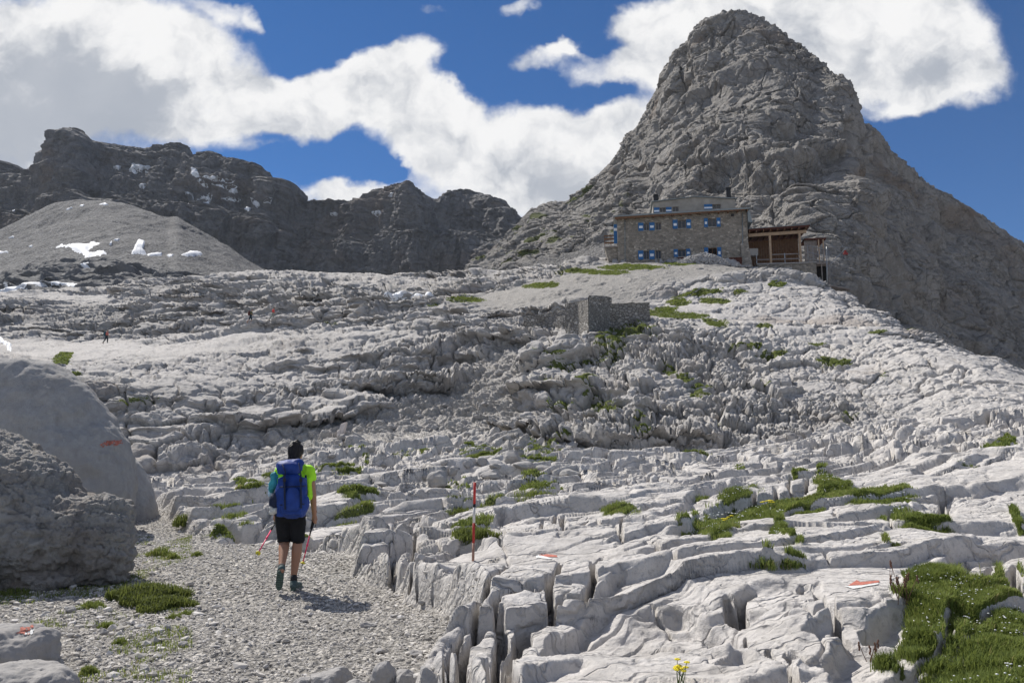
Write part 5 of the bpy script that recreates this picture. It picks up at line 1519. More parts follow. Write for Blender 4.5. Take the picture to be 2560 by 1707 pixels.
# ------------------------------------------------------------------ the hiker
foot = ground(560 + 548 * .319, 1050 + 1330 * .319)
HD = foot.y
def J(X, Y, dd=0.0):
    return at(560 + X * .31890, 1050 + Y * .31888, HD + dd)
hik = empty('person', (foot.x, foot.y, foot.z), 'hiker in neon green shirt and black shorts walking away up the gravel path', 'person')

def cr(amp, s, off=0.0, stretch=(1, 1, 1)):
    def f(co, no):
        return co + no * (fbm(co * np.array(stretch, np.float32), s, 4, gain=.55, off=off) * amp)[:, None]
    return f

sk = [
 ('e', J(562, 262), (.074, .092, .108)), ('e', J(566, 300, .05), (.055, .06, .06)), ('c', J(565, 300, .01), J(556, 385, .02), .052, .062),
 ('c', J(450, 420, .02), J(665, 415, .02), .058, .058), ('e', J(550, 480, .03), (.165, .10, .17)), ('e', J(535, 600, .04), (.135, .095, .16)), ('e', J(525, 720, .03), (.155, .105, .12)),
 # right arm
 ('c', J(672, 415, .02), J(697, 575, .03), .046, .036), ('c', J(697, 575, .03), J(708, 735, .12), .038, .026),
 # left arm, reaching forward
 ('c', J(432, 420, .02), J(412, 590, .10), .046, .036), ('c', J(412, 590, .10), J(408, 735, .32), .037, .024),
 # legs
 ('c', J(470, 770, .03), J(474, 955, .06), .083, .056), ('c', J(474, 955, .06), J(468, 1010, -.02), .056, .056), ('c', J(470, 1000, -.02), J(452, 1150, -.22), .056, .032),
 ('c', J(575, 770, .03), J(578, 955, .05), .083, .054), ('c', J(578, 955, .05), J(570, 1030, .03), .053, .056), ('c', J(570, 1030, .03), J(545, 1240, .01), .056, .030), ('c', J(545, 1235, .01), J(548, 1300, .0), .030, .034),
 ('c', J(452, 1140, -.21), J(450, 1175, -.27), .032, .034),
 # face bits, turned a little to the right
 ('e', J(582, 268, .088), (.012, .022, .018)), ('e', J(605, 270, .0), (.012, .02, .028)), ('e', J(518, 270, .0), (.012, .02, .028)), ('e', J(568, 292, .085), (.03, .02, .018)),
]
def hand(w, side, el):
    """palm and five curled fingers closed round the pole grip at w"""
    g = []
    palm = w + Vector((side * .004, .012, -.045))
    g.append(('c', w, palm, .025, .030)); g.append(('e', palm, (.022, .040, .042)))
    for i, (L_, r_) in enumerate(((.030, .0088), (.034, .0092), (.032, .009), (.026, .008))):
        z = -.018 - i * .0185
        k0 = w + Vector((side * .012, .040, z - .012)); k1 = k0 + Vector((side * -.010, .020, -.003)); k2 = k1 + Vector((side * -.026 * L_ / .03, .004, -.002)); k3 = k2 + Vector((side * -.010, -.020, 0))
        g += [('c', palm + Vector((side * .008, .01, z + .035)), k0, .013, r_ * 1.1), ('c', k0, k1, r_ * 1.1, r_), ('c', k1, k2, r_, r_ * .95), ('c', k2, k3, r_ * .95, r_ * .8)]
    t0 = w + Vector((side * -.012, .012, -.022)); t1 = t0 + Vector((side * -.016, .022, -.010)); t2 = t1 + Vector((side * .006, .024, -.010))
    g += [('c', palm, t0, .016, .013), ('c', t0, t1, .013, .011), ('c', t1, t2, .011, .009)]
    return g
WR = J(708, 745, .13); WL = J(408, 742, .34)
sk += hand(WR, 1, 0) + hand(WL, -1, 0)
fuse('body', sk, .0058, 4, M['skin'], hik)
# hair: cap, gathered at the back with a short upright bun
def hairdisp(co, no):
    return co + no * (fbm(co * np.array((1, 1, .25), np.float32), .03, 4, gain=.6) * .009)[:, None]
fuse('hair', [('e', J(560, 240, -.022), (.083, .095, .095)), ('e', J(552, 215, -.01), (.072, .08, .07)), ('e', J(553, 285, -.055), (.060, .05, .075)), ('e', J(566, 185, -.05), (.045, .045, .040)), ('c', J(568, 180, -.05), J(577, 152, -.055), .020, .009), ('c', J(575, 185, -.04), J(596, 172, -.045), .016, .007), ('c', J(528, 270, -.04), J(512, 315, -.05), .035, .018), ('e', J(590, 225, -.0), (.035, .06, .045))], .006, 2, M['hair'], hik, hairdisp)
# shirt with short sleeves and a loose flapping side
sh = fuse('shirt', [('c', J(455, 408, .02), J(662, 402, .02), .070, .070), ('e', J(550, 475, .03), (.180, .122, .17)), ('e', J(535, 590, .04), (.158, .118, .17)), ('e', J(525, 705, .03), (.168, .122, .10)),
 ('c', J(668, 400, .02), J(683, 452, .02), .066, .060), ('c', J(437, 405, .02), J(425, 480, .05), .066, .060),
 ('c', J(650, 450, .01), J(668, 600, -.02), .050, .042), ('c', J(655, 470, -.05), J(662, 590, -.06), .035, .040), ('c', J(420, 470, -.02), J(404, 530, -.04), .04, .035), ('e', J(565, 728, -.085), (.07, .02, .026))],
 .009, 3, M['neon'], hik, cr(.011, .06, stretch=(1, 1, .45)))
fuse('shorts', [('e', J(520, 745, .03), (.172, .122, .095)), ('c', J(472, 770, .03), J(474, 930, .055), .098, .076), ('c', J(573, 770, .03), J(579, 925, .045), .098, .074)], .009, 3, M['shorts'], hik, cr(.006, .06))
MB().tube([J(474, 922, .055), J(474, 947, .058)], [.076, .0775], 20).build('hem', M['shorts'], hik, True)
MB().tube([J(578, 920, .045), J(579, 945, .048)], [.074, .0755], 20).build('hem', M['shorts'], hik, True)
# shoes: right one flat, left one tipped up so that its sole shows
def shoe(ankle, heel, toe, upn, nm='shoe'):
    ax = (toe - heel).normalized(); side = ax.cross(upn).normalized(); up = side.cross(ax).normalized()
    L_ = (toe - heel).length
    pr = [('c', heel + ax * .035 + up * .035, heel + ax * L_ * .5 + up * .032, .036, .037), ('c', heel + ax * L_ * .5 + up * .030, toe - ax * .035 + up * .026, .037, .030), ('c', heel + ax * .04 + up * .04, ankle, .036, .040)]
    s = fuse(nm, pr, .005, 3, M['shoe'], hik, cr(.002, .02))
    mb = MB()
    out = []
    for i in range(24):
        t = 2 * math.pi * i / 24
        c, sn = math.cos(t), math.sin(t)
        w = .036 + .010 * max(0, c) - .004 * math.exp(-((c + .1) / .3) ** 2)
        out.append(heel + ax * (L_ / 2 + c * (L_ / 2 + .006)) + side * sn * w)
    mb.v = []
    V = [p - up * .012 for p in out] + [p + up * .016 for p in out]
    F = [tuple(range(24))[::-1], tuple(range(24, 48))] + [(i, (i + 1) % 24, 24 + (i + 1) % 24, 24 + i) for i in range(24)]
    mb.add(V, F)
    for i in range(7):
        c = heel + ax * (.03 + i * (L_ - .06) / 6) - up * .0145
        mb.add([c + ax * a * .009 + side * b * .028 + up * d for d in (-.004, .002) for a, b in ((-1, -1), (1, -1), (1, 1), (-1, 1))], [(3, 2, 1, 0), (4, 5, 6, 7), (0, 1, 5, 4), (1, 2, 6, 5), (2, 3, 7, 6), (3, 0, 4, 7)])
    so = mb.build('sole', M['sole'], s)
    so.location = (0, 0, 0)
    return s
zf = foot.z
hR = Vector((J(545, 1300).x, foot.y - .07, zf + .014)); tR = hR + Vector((.035, .235, .0))
shoe(J(547, 1265, .0), hR, tR, Vector((0, 0, 1)))
hL = J(438, 1178, -.30); tL = J(432, 1325, -.18)
shoe(J(450, 1165, -.26), hL, tL, Vector((-.05, .9, .35)).normalized())
MB().tube([J(546, 1212, .01), J(548, 1262, .0)], [.034, .038], 16).build('sock', M['sock'], hik, True)
MB().tube([J(452, 1142, -.21), J(451, 1165, -.25)], [.036, .038], 16).build('sock', M['sock'], hik, True)
MB().tube([WR + Vector((0, 0, .030)), WR + Vector((0, .001, .052))], .0285, 16).build('wrist_watch', M['watch'], hik, True)

# ---- backpack (rests on the person: a thing of its own)
def pd(dd): return -.24 + dd
pk = empty('backpack', J(530, 725, -.2), 'large blue hiking backpack on the back of the hiker in neon green', 'backpack')
def packdisp(co, no):
    f = fbm(co * np.array((1, 1, .5), np.float32), .13, 4, gain=.55, ridged=True) * .010 + fbm(co, .05, 3) * .0035
    return co + no * f[:, None]
fuse('bag', [('e', J(530, 560, pd(.0)), (.165, .125, .20)), ('e', J(540, 650, pd(0)), (.170, .125, .16)), ('b', J(533, 600, pd(.02)), (.27, .17, .40)), ('e', J(598, 690, pd(.02)), (.075, .10, .09)), ('e', J(480, 690, pd(.02)), (.07, .10, .08)), ('b', J(535, 640, pd(-.09)), (.20, .05, .26))], .009, 5, M['packblue'], pk, packdisp)
fuse('lid', [('e', J(515, 375, pd(.02)), (.135, .115, .080)), ('b', J(513, 380, pd(.02)), (.21, .15, .11)), ('e', J(565, 350, pd(.04)), (.070, .09, .055)), ('c', J(448, 358, pd(.02)), J(588, 338, pd(.02)), .050, .048)], .009, 4, M['packblue'], pk, packdisp)
fuse('side_pocket', [('e', J(410, 650, pd(.04)), (.07, .08, .12)), ('e', J(425, 600, pd(.02)), (.05, .07, .09))], .009, 3, M['packdark'], pk, packdisp)
for X0, Y0, X1, Y1 in ((470, 430, 478, 700), (600, 425, 604, 690)):
    MB().hexa([J(X0 - 6, Y0, pd(-.155)), J(X0 + 8, Y0, pd(-.155)), J(X1 + 8, Y1, pd(-.155)), J(X1 - 6, Y1, pd(-.155)), J(X0 - 6, Y0, pd(-.10)), J(X0 + 8, Y0, pd(-.10)), J(X1 + 8, Y1, pd(-.10)), J(X1 - 6, Y1, pd(-.10))][::1]).build('strap', M['packdark'], pk)
for X, Y in ((474, 470), (602, 470)):
    MB().box(J(X, Y, pd(-.165)), (.03, .012, .035)).build('buckle', M['grip'], pk, bevel=.003)
for Y_ in (520, 660):
    MB().tube([J(420, Y_ + 6, pd(-.03)), J(450, Y_ + 3, pd(-.125)), J(540, Y_, pd(-.152)), J(610, Y_ - 3, pd(-.125)), J(640, Y_ - 5, pd(-.03))], .0055, 6).build('cross_strap', M['packdark'], pk, True)
fuse('front_pocket', [('e', J(538, 610, pd(-.115)), (.095, .035, .12)), ('e', J(538, 665, pd(-.115)), (.10, .04, .07))], .008, 3, M['packblue'], pk, packdisp)
MB().tube([J(455, 345, pd(-.09)), J(480, 400, pd(-.115)), J(478, 440, pd(-.13))], .006, 6).build('lid_strap', M['packdark'], pk, True)
MB().tube([J(585, 335, pd(-.08)), J(600, 400, pd(-.10)), J(602, 440, pd(-.13))], .006, 6).build('lid_strap', M['packdark'], pk, True)
MB().tube([J(612, 400, -.02), J(640, 385, -.01), J(652, 400, .03), J(655, 440, .06)], .018, 8).build('shoulder_strap', M['teal'], pk, True)
MB().tube([J(640, 430, -.13), J(650, 560, -.12), J(642, 690, -.1)], [.010, .010, .012], 8).build('compression_strap', M['packdark'], pk, True)
jk = fuse('jacket', [('c', J(405, 445, -.12), J(372, 560, -.10), .032, .034), ('c', J(392, 430, -.13), J(398, 520, -.14), .034, .030), ('e', J(378, 520, -.12), (.035, .05, .07))], .007, 3, M['teal'], None, cr(.010, .05, stretch=(1, 1, .4)), origin=J(385, 500, -.12))
tag(jk, 'teal jacket bundled on the left side of the blue backpack', 'jacket')
tw = fuse('towel', [('c', J(366, 535, -.10), J(362, 590, -.12), .026, .020), ('e', J(372, 570, -.12), (.03, .03, .04))], .006, 2, M['paleblue'], None, cr(.008, .04), origin=J(365, 565, -.12))
tag(tw, 'pale blue cloth hanging below the teal jacket', 'cloth')
cp = fuse('cap', [('e', J(392, 712, -.25), (.058, .045, .034), Matrix.Rotation(R(-28), 3, 'Y')), ('c', J(372, 690, -.25), J(425, 728, -.27), .026, .012)], .006, 2, M['offwhite'], None, cr(.004, .05), origin=J(392, 712, -.25))
tag(cp, 'off white cap clipped to the lower left side of the blue backpack', 'cap')

def trek_pole(label, top, tip, loc_hand):
    r = empty('trekking_pole', tip, label, 'trekking pole', 'trekking poles of the nearest hiker')
    ax = (tip - top).normalized(); L_ = (tip - top).length
    MB().tube([top - ax * .03, top + ax * .01, top + ax * .10, top + ax * .12], [.014, .018, .016, .011], 12).build('grip', M['grip'], r, True)
    MB().tube([top + ax * .12, top + ax * (L_ * .34)], [.0085, .0080], 10).build('upper_shaft', M['grip'], r, True)
    MB().tube([top + ax * (L_ * .34), top + ax * (L_ - .07)], [.0075, .0065], 10).build('lower_shaft', M['pink'], r, True)
    MB().tube([top + ax * (L_ * .50), top + ax * (L_ * .55)], .0115, 10).build('clamp', M['pink'], r, True)
    MB().tube([top + ax * (L_ - .085), top + ax * (L_ - .07), top + ax * (L_ - .062)], [.010, .028, .026], 12).build('basket', M['yellow'], r, True)
    MB().tube([top + ax * (L_ - .062), tip], [.006, .003], 8).build('tip', M['steel'], r, True)
    MB().tube([top - ax * .02, top + Vector((.03, -.02, -.03)), top + Vector((.02, 0, -.09))], .004, 6).build('wrist_strap', M['grip'], r, True)
gR = WR + Vector((-.012, .042, -.035)); tR_ = J(605, 1168, .15)
trek_pole('pink and black trekking pole in the hiker\'s right hand, tip by the right shoe', gR, tR_, WR)
gL = WL + Vector((.012, .042, -.035)); tL_ = J(250, 1072, -.25)
trek_pole('pink trekking pole slanting out to the left of the hiker\'s shorts', gL, tL_, WL)

# ------------------------------------------------------------------ three distant hikers
def far_person(px, py, hpx, label, top, legs, packm, face, packlabel, lean=.12, stride=.3, hat=None, skinlegs=False):
    g = ground(px, py)
    h = hpx / FPX * g.y / 1.0
    s = h / 1.75
    r = empty('person', g, label, 'person')
    F = Vector((face, 0.25, 0)).normalized(); S = Vector((-F.y, F.x, 0))
    def p(f, sd, z): return g + (F * (f + lean * z) + S * sd + Vector((0, 0, z))) * s
    body = [('e', p(.02, 0, 1.62), (.085 * s, .095 * s, .115 * s)), ('c', p(0, 0, 1.40), p(.0, 0, 1.52), .05 * s, .05 * s), ('e', p(0, 0, 1.22), (.14 * s, .16 * s, .26 * s)), ('e', p(0, 0, .95), (.13 * s, .15 * s, .14 * s)),
      ('c', p(-.02, .09, .92), p(stride * .6, .09, .50), .085 * s, .06 * s), ('c', p(stride * .6, .09, .50), p(stride * .55 + .02, .09, .06), .058 * s, .036 * s), ('c', p(stride * .55, .09, .045), p(stride * .55 + .17, .09, .03), .04 * s, .032 * s),
      ('c', p(-.02, -.09, .92), p(-stride * .25, -.09, .48), .085 * s, .06 * s), ('c', p(-stride * .25, -.09, .48), p(-stride * .9, -.09, .09), .058 * s, .036 * s), ('c', p(-stride * .9, -.09, .07), p(-stride * .9 + .15, -.09, .03), .04 * s, .032 * s),
      ('c', p(0, .19, 1.38), p(.06, .24, 1.10), .05 * s, .04 * s), ('c', p(.06, .24, 1.10), p(.26, .20, 1.00), .04 * s, .03 * s), ('e', p(.31, .20, .99), (.035 * s, .035 * s, .045 * s)),
      ('c', p(0, -.19, 1.38), p(.02, -.25, 1.10), .05 * s, .04 * s), ('c', p(.02, -.25, 1.10), p(.22, -.22, 1.02), .04 * s, .03 * s), ('e', p(.27, -.22, 1.01), (.035 * s, .035 * s, .045 * s))]
    fuse('body', body, .024 * s, 2, M['skin'], r)
    fuse('shirt', [('e', p(0, 0, 1.22), (.165 * s, .185 * s, .27 * s)), ('c', p(0, .17, 1.38), p(.05, .23, 1.14), .066 * s, .056 * s), ('c', p(0, -.17, 1.38), p(.02, -.24, 1.14), .066 * s, .056 * s)], .024 * s, 1, M[top], r)
    le = .30 if skinlegs else 1.0
    a = p(stride * .6, .09, .50); b = p(-stride * .25, -.09, .48)
    pr = [('e', p(0, 0, .95), (.155 * s, .17 * s, .15 * s)), ('c', p(-.02, .09, .92), a, .105 * s, .08 * s), ('c', p(-.02, -.09, .92), b, .105 * s, .08 * s)]
    if not skinlegs: pr += [('c', a, p(stride * .55 + .02, .09, .12), .078 * s, .055 * s), ('c', b, p(-stride * .85, -.09, .14), .078 * s, .055 * s)]
    fuse('shorts' if skinlegs else 'trousers', pr, .024 * s, 1, M[legs], r)
    fuse('hair', [('e', p(-.015, 0, 1.66), (.095 * s, .105 * s, .095 * s))], .024 * s, 1, M[hat or 'hair'], r)
    if packm:
        k_ = empty('backpack', p(-.24, 0, 1.0), packlabel, 'backpack')
        fuse('bag', [('e', p(-.26, 0, 1.20), (.15 * s, .17 * s, .29 * s)), ('b', p(-.25, 0, 1.15), (.2 * s, .24 * s, .4 * s))], .024 * s, 2, M[packm], k_)
        fuse('lid', [('e', p(-.25, 0, 1.47), (.13 * s, .15 * s, .08 * s))], .024 * s, 1, M[packm], k_)
far_person(262, 857, 36, 'distant hiker in salmon top and dark trousers, alone on the left slope', 'salmon', 'darkcloth', 'greenpack', 1, 'dark teal backpack of the lone hiker on the left slope')
far_person(655, 807, 37, 'distant hiker with brown backpack, left of the pair on the pale slabs', 'olive', 'darkcloth', 'brownpack', 1, 'dark brown backpack of the left hiker of the distant pair', skinlegs=True, lean=.16)
far_person(718, 801, 35, 'distant hiker in red shirt and pale grey trousers, right of the pair', 'redshirt', 'palepants', None, 1, '', lean=.18)
# ------------------------------------------------------------------ marker pole, paint marks, log
def marker_pole():
    b = ground(1180, 1400); top = at(1187, 1205, b.y)
    ax = (top - b); L_ = ax.length; ax.normalize()
    r = empty('marker_pole', b, 'thin red and white painted snow marker pole standing on the limestone slab', 'marker pole')
    m_old = plain('worn_pole_paint', (.34, .20, .15), .7, var=.5, scale=14)
    segs = [('pole_foot', -.06, .225, m_old), ('red_band', .225, .48, plain('faded_red', (.36, .03, .025), .55, var=.3, scale=14)), ('white_band', .48, .68, plain('faded_white', (.62, .60, .58), .6, var=.25, scale=14)), ('dark_band', .68, .72, M['grip']), ('red_band', .72, 1.0, plain('pole_red', (.46, .035, .03), .5, var=.2, scale=14))]
    for nm, a, c, mt in segs:
        MB().tube([b + ax * L_ * a, b + ax * L_ * c], .0135 if nm != 'dark_band' else .0145, 14).build(nm, mt, r, True)
marker_pole()

def zz(zx, pts, s=.387): return [(zx + x * s, 1100 + y * s) for x, y in pts]
paint_r = plain('faded_red_paint', (.44, .15, .11), .9, var=.4, scale=30)
paint_w = plain('faded_white_paint', (.70, .70, .68), .9, var=.2, scale=30)
def mark(lbl, red, white, sheet=None):
    a = drape('trail_mark', near, red, paint_r, off=.0045, n=64, noise_amp=.016, nscale=.05)
    b = drape('white_stripe', near, white, paint_w, off=.0055, n=64, noise_amp=.016, nscale=.05, seed=3)
    r = empty('trail_mark', a.location, lbl, 'trail mark')
    a.name = 'red_stripe'
    for o in (a, b):
        o.location = o.location - r.location; o.parent = r
mark('red and white paint stripe on the slab just right of the marker pole', zz(900, [(1148, 746), (1175, 730), (1270, 745), (1278, 756), (1215, 757)]), zz(900, [(1135, 752), (1150, 744), (1215, 758), (1248, 763), (1228, 770), (1178, 766), (1150, 760), (1140, 766)]))
mark('red and white painted arrow on the broad slab at lower right', zz(1700, [(1090, 941), (1150, 904), (1168, 918), (1292, 907), (1297, 920), (1180, 939)]), zz(1700, [(1065, 946), (1180, 940), (1292, 923), (1292, 934), (1190, 952), (1125, 964)]))

def log_():
    a = ground(1352, 922); b = at(1408, 864, a.y + .6)
    o = MB().tube([a + Vector((-.05, 0, -.1)), a * .5 + b * .5 + Vector((0, 0, .06)), b], [.075, .07, .06], 10).build('log', plain('old_dark_wood', (.035, .032, .03), .85, var=.3), None, True, origin=a)
    tag(o, 'dark weathered post leaning on the cliff left of the grass slope', 'log')
log_()

# ------------------------------------------------------------------ boulders
def bdisp(amp, s, off=0.0, layers=0.0, pits=0.0):
    def f(co, no):
        d = fbm(co, s, 5, gain=.55, off=off) * amp - np.abs(fbm(co, s * .3, 5, gain=.62, off=off + 3)) * amp * .8
        if layers:
            w = fbm(co, s * 1.3, 3, off=off + 5) * .12
            q = (co[:, 2] + w + .15 * co[:, 0]) / .17; q -= np.floor(q)
            d = d + (sstep(.0, .35, q) * sstep(1.0, .75, q) - .5) * layers * sstep(-.3, .4, fbm(co, s * 2, 2, off=off + 8))
        if pits:
            e, i1, i2, v = voronoi(warp(co, .2, .06, 2), (.24, .24, .16), seed=41)
            d = d + ((i1 - .5) * .9 - .7 * (1 - sstep(0, .10, e))) * pits
            e, i1, i2, v = voronoi(warp(co, .1, .03, 2), (.10, .10, .06), seed=42)
            d = d + ((i1 - .5) * .5 - .4 * (1 - sstep(0, .12, e))) * pits
            d = d - np.maximum(fbm(co, .12, 3, off=off + 30), .2) * pits * .6
        return co + no * d[:, None]
    return f
def bmask(warm=.0, grass=.0, off=0.0):
    def f(co):
        n = len(co)
        g = grass * sstep(.35, .75, fbm(co, .5, 4, off=off + 3)) if grass else np.zeros(n)
        w = warm * sstep(.1, .7, fbm(co, .55, 4, off=off))
        return np.stack([g, np.zeros(n), w, np.ones(n)], 1)
    return f
def E(px, py, d, rx, rz, ry, rot=0):
    return ('e', at(px, py, d), (rx / FPX * d, ry, rz / FPX * d), Matrix.Rotation(R(rot), 3, 'Y'))
gb = at(40, 1500, 13.0)
big = fuse('boulder', [E(0, 1290, 13.6, 318, 400, 1.25), E(-220, 1290, 13.7, 420, 430, 1.4), E(120, 1330, 13.4, 200, 300, 1.15, 8), E(215, 1290, 13.4, 112, 235, .9, 4)], .06, 12, M['boulder'],
           None, bdisp(.09, 1.3, pits=.008), mask=bmask(.25, 0, 2), origin=at(60, 1440, 13.0))
tag(big, 'huge smooth grey boulder at the left edge with a faded red stripe', 'boulder')
rs_ = fuse('boulder', [E(262, 1335, 15.3, 138, 235, .8, -12), E(345, 1390, 15.2, 60, 120, .55, -20)], .05, 9, M['boulder'], None, bdisp(.05, .9, 4), mask=bmask(.1, 0, 4), origin=at(300, 1400, 15.2))
tag(rs_, 'smooth tapering boulder just behind the right edge of the huge boulder', 'boulder')
kn = fuse('boulder', [E(85, 1345, 9.4, 238, 135, .95), E(-60, 1290, 9.4, 260, 190, 1.1), E(-90, 1180, 9.6, 200, 120, .8), E(30, 1250, 9.5, 130, 75, .6), E(262, 1385, 9.2, 66, 102, .42), E(230, 1290, 9.4, 90, 60, .5), E(150, 1440, 9.2, 120, 50, .6)], .021, 4, M['rough_boulder'],
          None, bdisp(.05, .5, 9, layers=.03, pits=.038), mask=bmask(.9, .35, 9), origin=at(90, 1450, 9.3))
tag(kn, 'knobbly lichen-stained boulder in front of the huge smooth one', 'boulder')
fl = fuse('boulder', [E(45, 1640, 5.7, 92, 62, .26), E(20, 1590, 5.75, 90, 28, .22), E(100, 1610, 5.7, 38, 40, .18)], .014, 4, M['stone'], None, bdisp(.022, .22, 12, layers=.012), mask=bmask(.2, 0, 7), origin=at(45, 1690, 5.7))
tag(fl, 'low pale boulder in the bottom left corner with a worn paint blotch', 'boulder')
fl2 = fuse('boulder', [E(60, 1700, 5.2, 105, 42, .25), E(130, 1720, 5.1, 55, 48, .2)], .014, 3, M['stone'], None, bdisp(.02, .2, 15), mask=bmask(.2, 0, 7), origin=at(60, 1720, 5.2))
tag(fl2, 'cracked pale boulder cut off by the bottom edge, below the paint-marked one', 'boulder')

def surf_patch(name, host, poly, mat, off=.004, n=34, seed=0, amp=6.0):
    """paint lying on a boulder: rays from the eye find the real surface"""
    host_ev = host
    from mathutils.bvhtree import BVHTree
    me = host.data; L0 = host.location
    bv = BVHTree.FromPolygons([tuple(v.co + L0) for v in me.vertices], [tuple(p.vertices) for p in me.polygons])
    p = np.array(poly); lo, hi = p.min(0) - 2, p.max(0) + 2
    X, Y = np.meshgrid(np.linspace(lo[0], hi[0], n * 2), np.linspace(lo[1], hi[1], n))
    Q = np.stack([X, Y], -1).reshape(-1, 2)
    q3 = np.stack([Q[:, 0], Q[:, 1], Q[:, 0] * 0], 1)
    w = np.stack([fbm(q3, 9, 4, gain=.65, off=seed), fbm(q3, 9, 4, gain=.65, off=seed + 7)], 1) * amp
    ins = poly_sd(Q + w, p, 50) > 0
    worn = fbm(q3, 5, 4, gain=.65, off=seed + 20) < .45
    ok = (ins & worn).reshape(X.shape)
    V = []; good = []
    for x, y in Q:
        a, b, c = px_dir(x, y); d = Vector((a, b, c)).normalized()
        h = bv.ray_cast(Vector((0, 0, 0)), d)
        if h[0] is None: V.append(Vector()); good.append(False)
        else: V.append(h[0] + h[1] * (off if h[1].dot(d) < 0 else -off)); good.append(True)
    ok &= np.array(good).reshape(X.shape)
    idx = np.arange(X.size).reshape(X.shape)
    keep = ok[:-1, :-1] & ok[1:, :-1] & ok[:-1, 1:] & ok[1:, 1:]
    F = np.stack([idx[:-1, :-1], idx[:-1, 1:], idx[1:, 1:], idx[1:, :-1]], -1)[keep]
    used = np.unique(F); rm = np.full(X.size, -1); rm[used] = np.arange(len(used))
    Vv = np.array([list(v - L0) for v in V], np.float32)[used]
    return mesh_np(name, Vv, rm[F], mat, host, True)
surf_patch('paint_stripe', big, [(252, 1112), (262, 1102), (300, 1098), (304, 1110)], paint_r)
surf_patch('paint_stripe', big, [(252, 1114), (262, 1104), (302, 1098), (303, 1112), (256, 1116)], paint_r, seed=4)
surf_patch('paint_blotch', fl, [(40, 1585), (48, 1572), (72, 1563), (84, 1566), (70, 1582), (52, 1588)], paint_r, seed=2)
surf_patch('paint_blotch', fl, [(60, 1588), (74, 1572), (86, 1572), (80, 1588)], paint_w, seed=6, off=.005)

def on_ground(px, py, rad, seed, label, sink=.3, mat='stone', **kw):
    g = ground(px, py)
    s = g.y / FPX
    r = (rad[0] * s, rad[0] * s * (kw.pop('depth', .8)), rad[1] * s)
    kw.setdefault('smooth', False)
    return stone('rock', g + Vector((0, 0, r[2] * (1 - sink))), r, seed, M[mat], label=label, **kw)
pale = plain('pinkish_broken_rock', (.60, .53, .48), .85, var=.12, scale=3)
g = ground(862, 1080)
q = lambda x, y, z: g + Vector((x, y - .3, z))
pr = MB().hexa([q(-.26, -.10, -.12), q(-.02, -.16, -.16), q(.10, .16, -.1), q(-.18, .18, -.1), q(-.10, -.02, .50), q(.24, -.08, .62), q(.27, .12, .58), q(.0, .14, .52)])
pr.hexa([q(-.30, -.14, -.15), q(-.05, -.20, -.18), q(.0, .0, -.15), q(-.25, .05, -.15), q(-.24, -.08, .16), q(-.08, -.12, .22), q(-.04, .0, .2), q(-.2, .02, .14)])
o = pr.build('rock', pale, None, bevel=.04, origin=g)
tag(o, 'pale pinkish broken rock standing out on the dark scree above the hiker', 'rock')
G6 = 'jammed grey boulders between the slabs behind the marker pole'
zb = [(240, 270, 60, 34), (330, 195, 55, 36), (420, 160, 26, 24), (500, 225, 72, 60), (430, 240, 40, 34), (605, 210, 52, 32), (600, 140, 30, 36), (690, 155, 26, 26), (790, 135, 34, 34), (970, 110, 62, 50), (1050, 155, 64, 28), (1180, 150, 50, 26), (870, 165, 36, 22), (360, 290, 20, 16), (300, 280, 22, 18), (400, 290, 18, 14), (1010, 60, 30, 20),
      (1360, 135, 80, 40), (540, 130, 24, 22), (130, 270, 44, 26), (190, 230, 30, 22), (850, 210, 70, 26), (720, 245, 30, 16), (30, 215, 46, 36)]
for i, (x, y, rx, ry) in enumerate(zb):
    on_ground(900 + x * .387, 1100 + (y + ry * .8) * .387, (rx * .387, ry * .387), 60 + i, 'rounded grey boulder jammed among others behind the red and white pole', group=G6, rz=i * 1.3, sub=3, angular=.85, depth=1.0)
GR = 'loose pale stones lying on the gravel path'
for i, (x, y, rx, ry) in enumerate([(560, 1000 + 420, 0, 0)][:0] + [(845, 1432, 18, 6), (858, 1558 - 120, 0, 0)][:1] + [(695, 1372, 8, 4), (640, 1470, 9, 5), (970, 1380, 10, 6), (955, 1500, 16, 8), (930, 1545, 20, 9), (700, 1425, 7, 5), (870, 1490, 12, 6), (610, 1530, 8, 5), (420, 1480, 10, 7), (385, 1440, 9, 7), (300, 1500, 8, 6), (240, 1450, 10, 8), (180, 1490, 9, 7), (560, 1560, 9, 5), (905, 1415, 9, 5), (160, 1400, 12, 9), (330, 1540, 10, 7), (520, 1445, 7, 4), (760, 1540, 12, 6), (975, 1540, 16, 10)]):
    on_ground(x * K23, (y + ry * .6) * K23, (rx * K23, ry * K23), 200 + i, 'loose pale stone lying on the gravel of the path', group=GR, rz=i * 2.1, sub=3, depth=.9, angular=.9)
GS = 'upright pale rocks along the bottom edge of the photo'
for i, (x, y, rx, ry) in enumerate([(760, 1560, 44, 26), (700, 1572, 30, 14), (880, 1562, 30, 34), (935, 1566, 26, 30), (985, 1562, 26, 26), (820, 1580, 30, 16)]):
    on_ground(x * K23, (y + ry * .9) * K23, (rx * K23, ry * K23 * 1.3), 300 + i, 'pale rock poking from the gravel at the bottom edge of the photo', group=GS, rz=i, sub=4, angular=.9, depth=1.0, sink=.5)
GT = 'larger blocks scattered over the scree gully'
rg = np.random.RandomState(5)
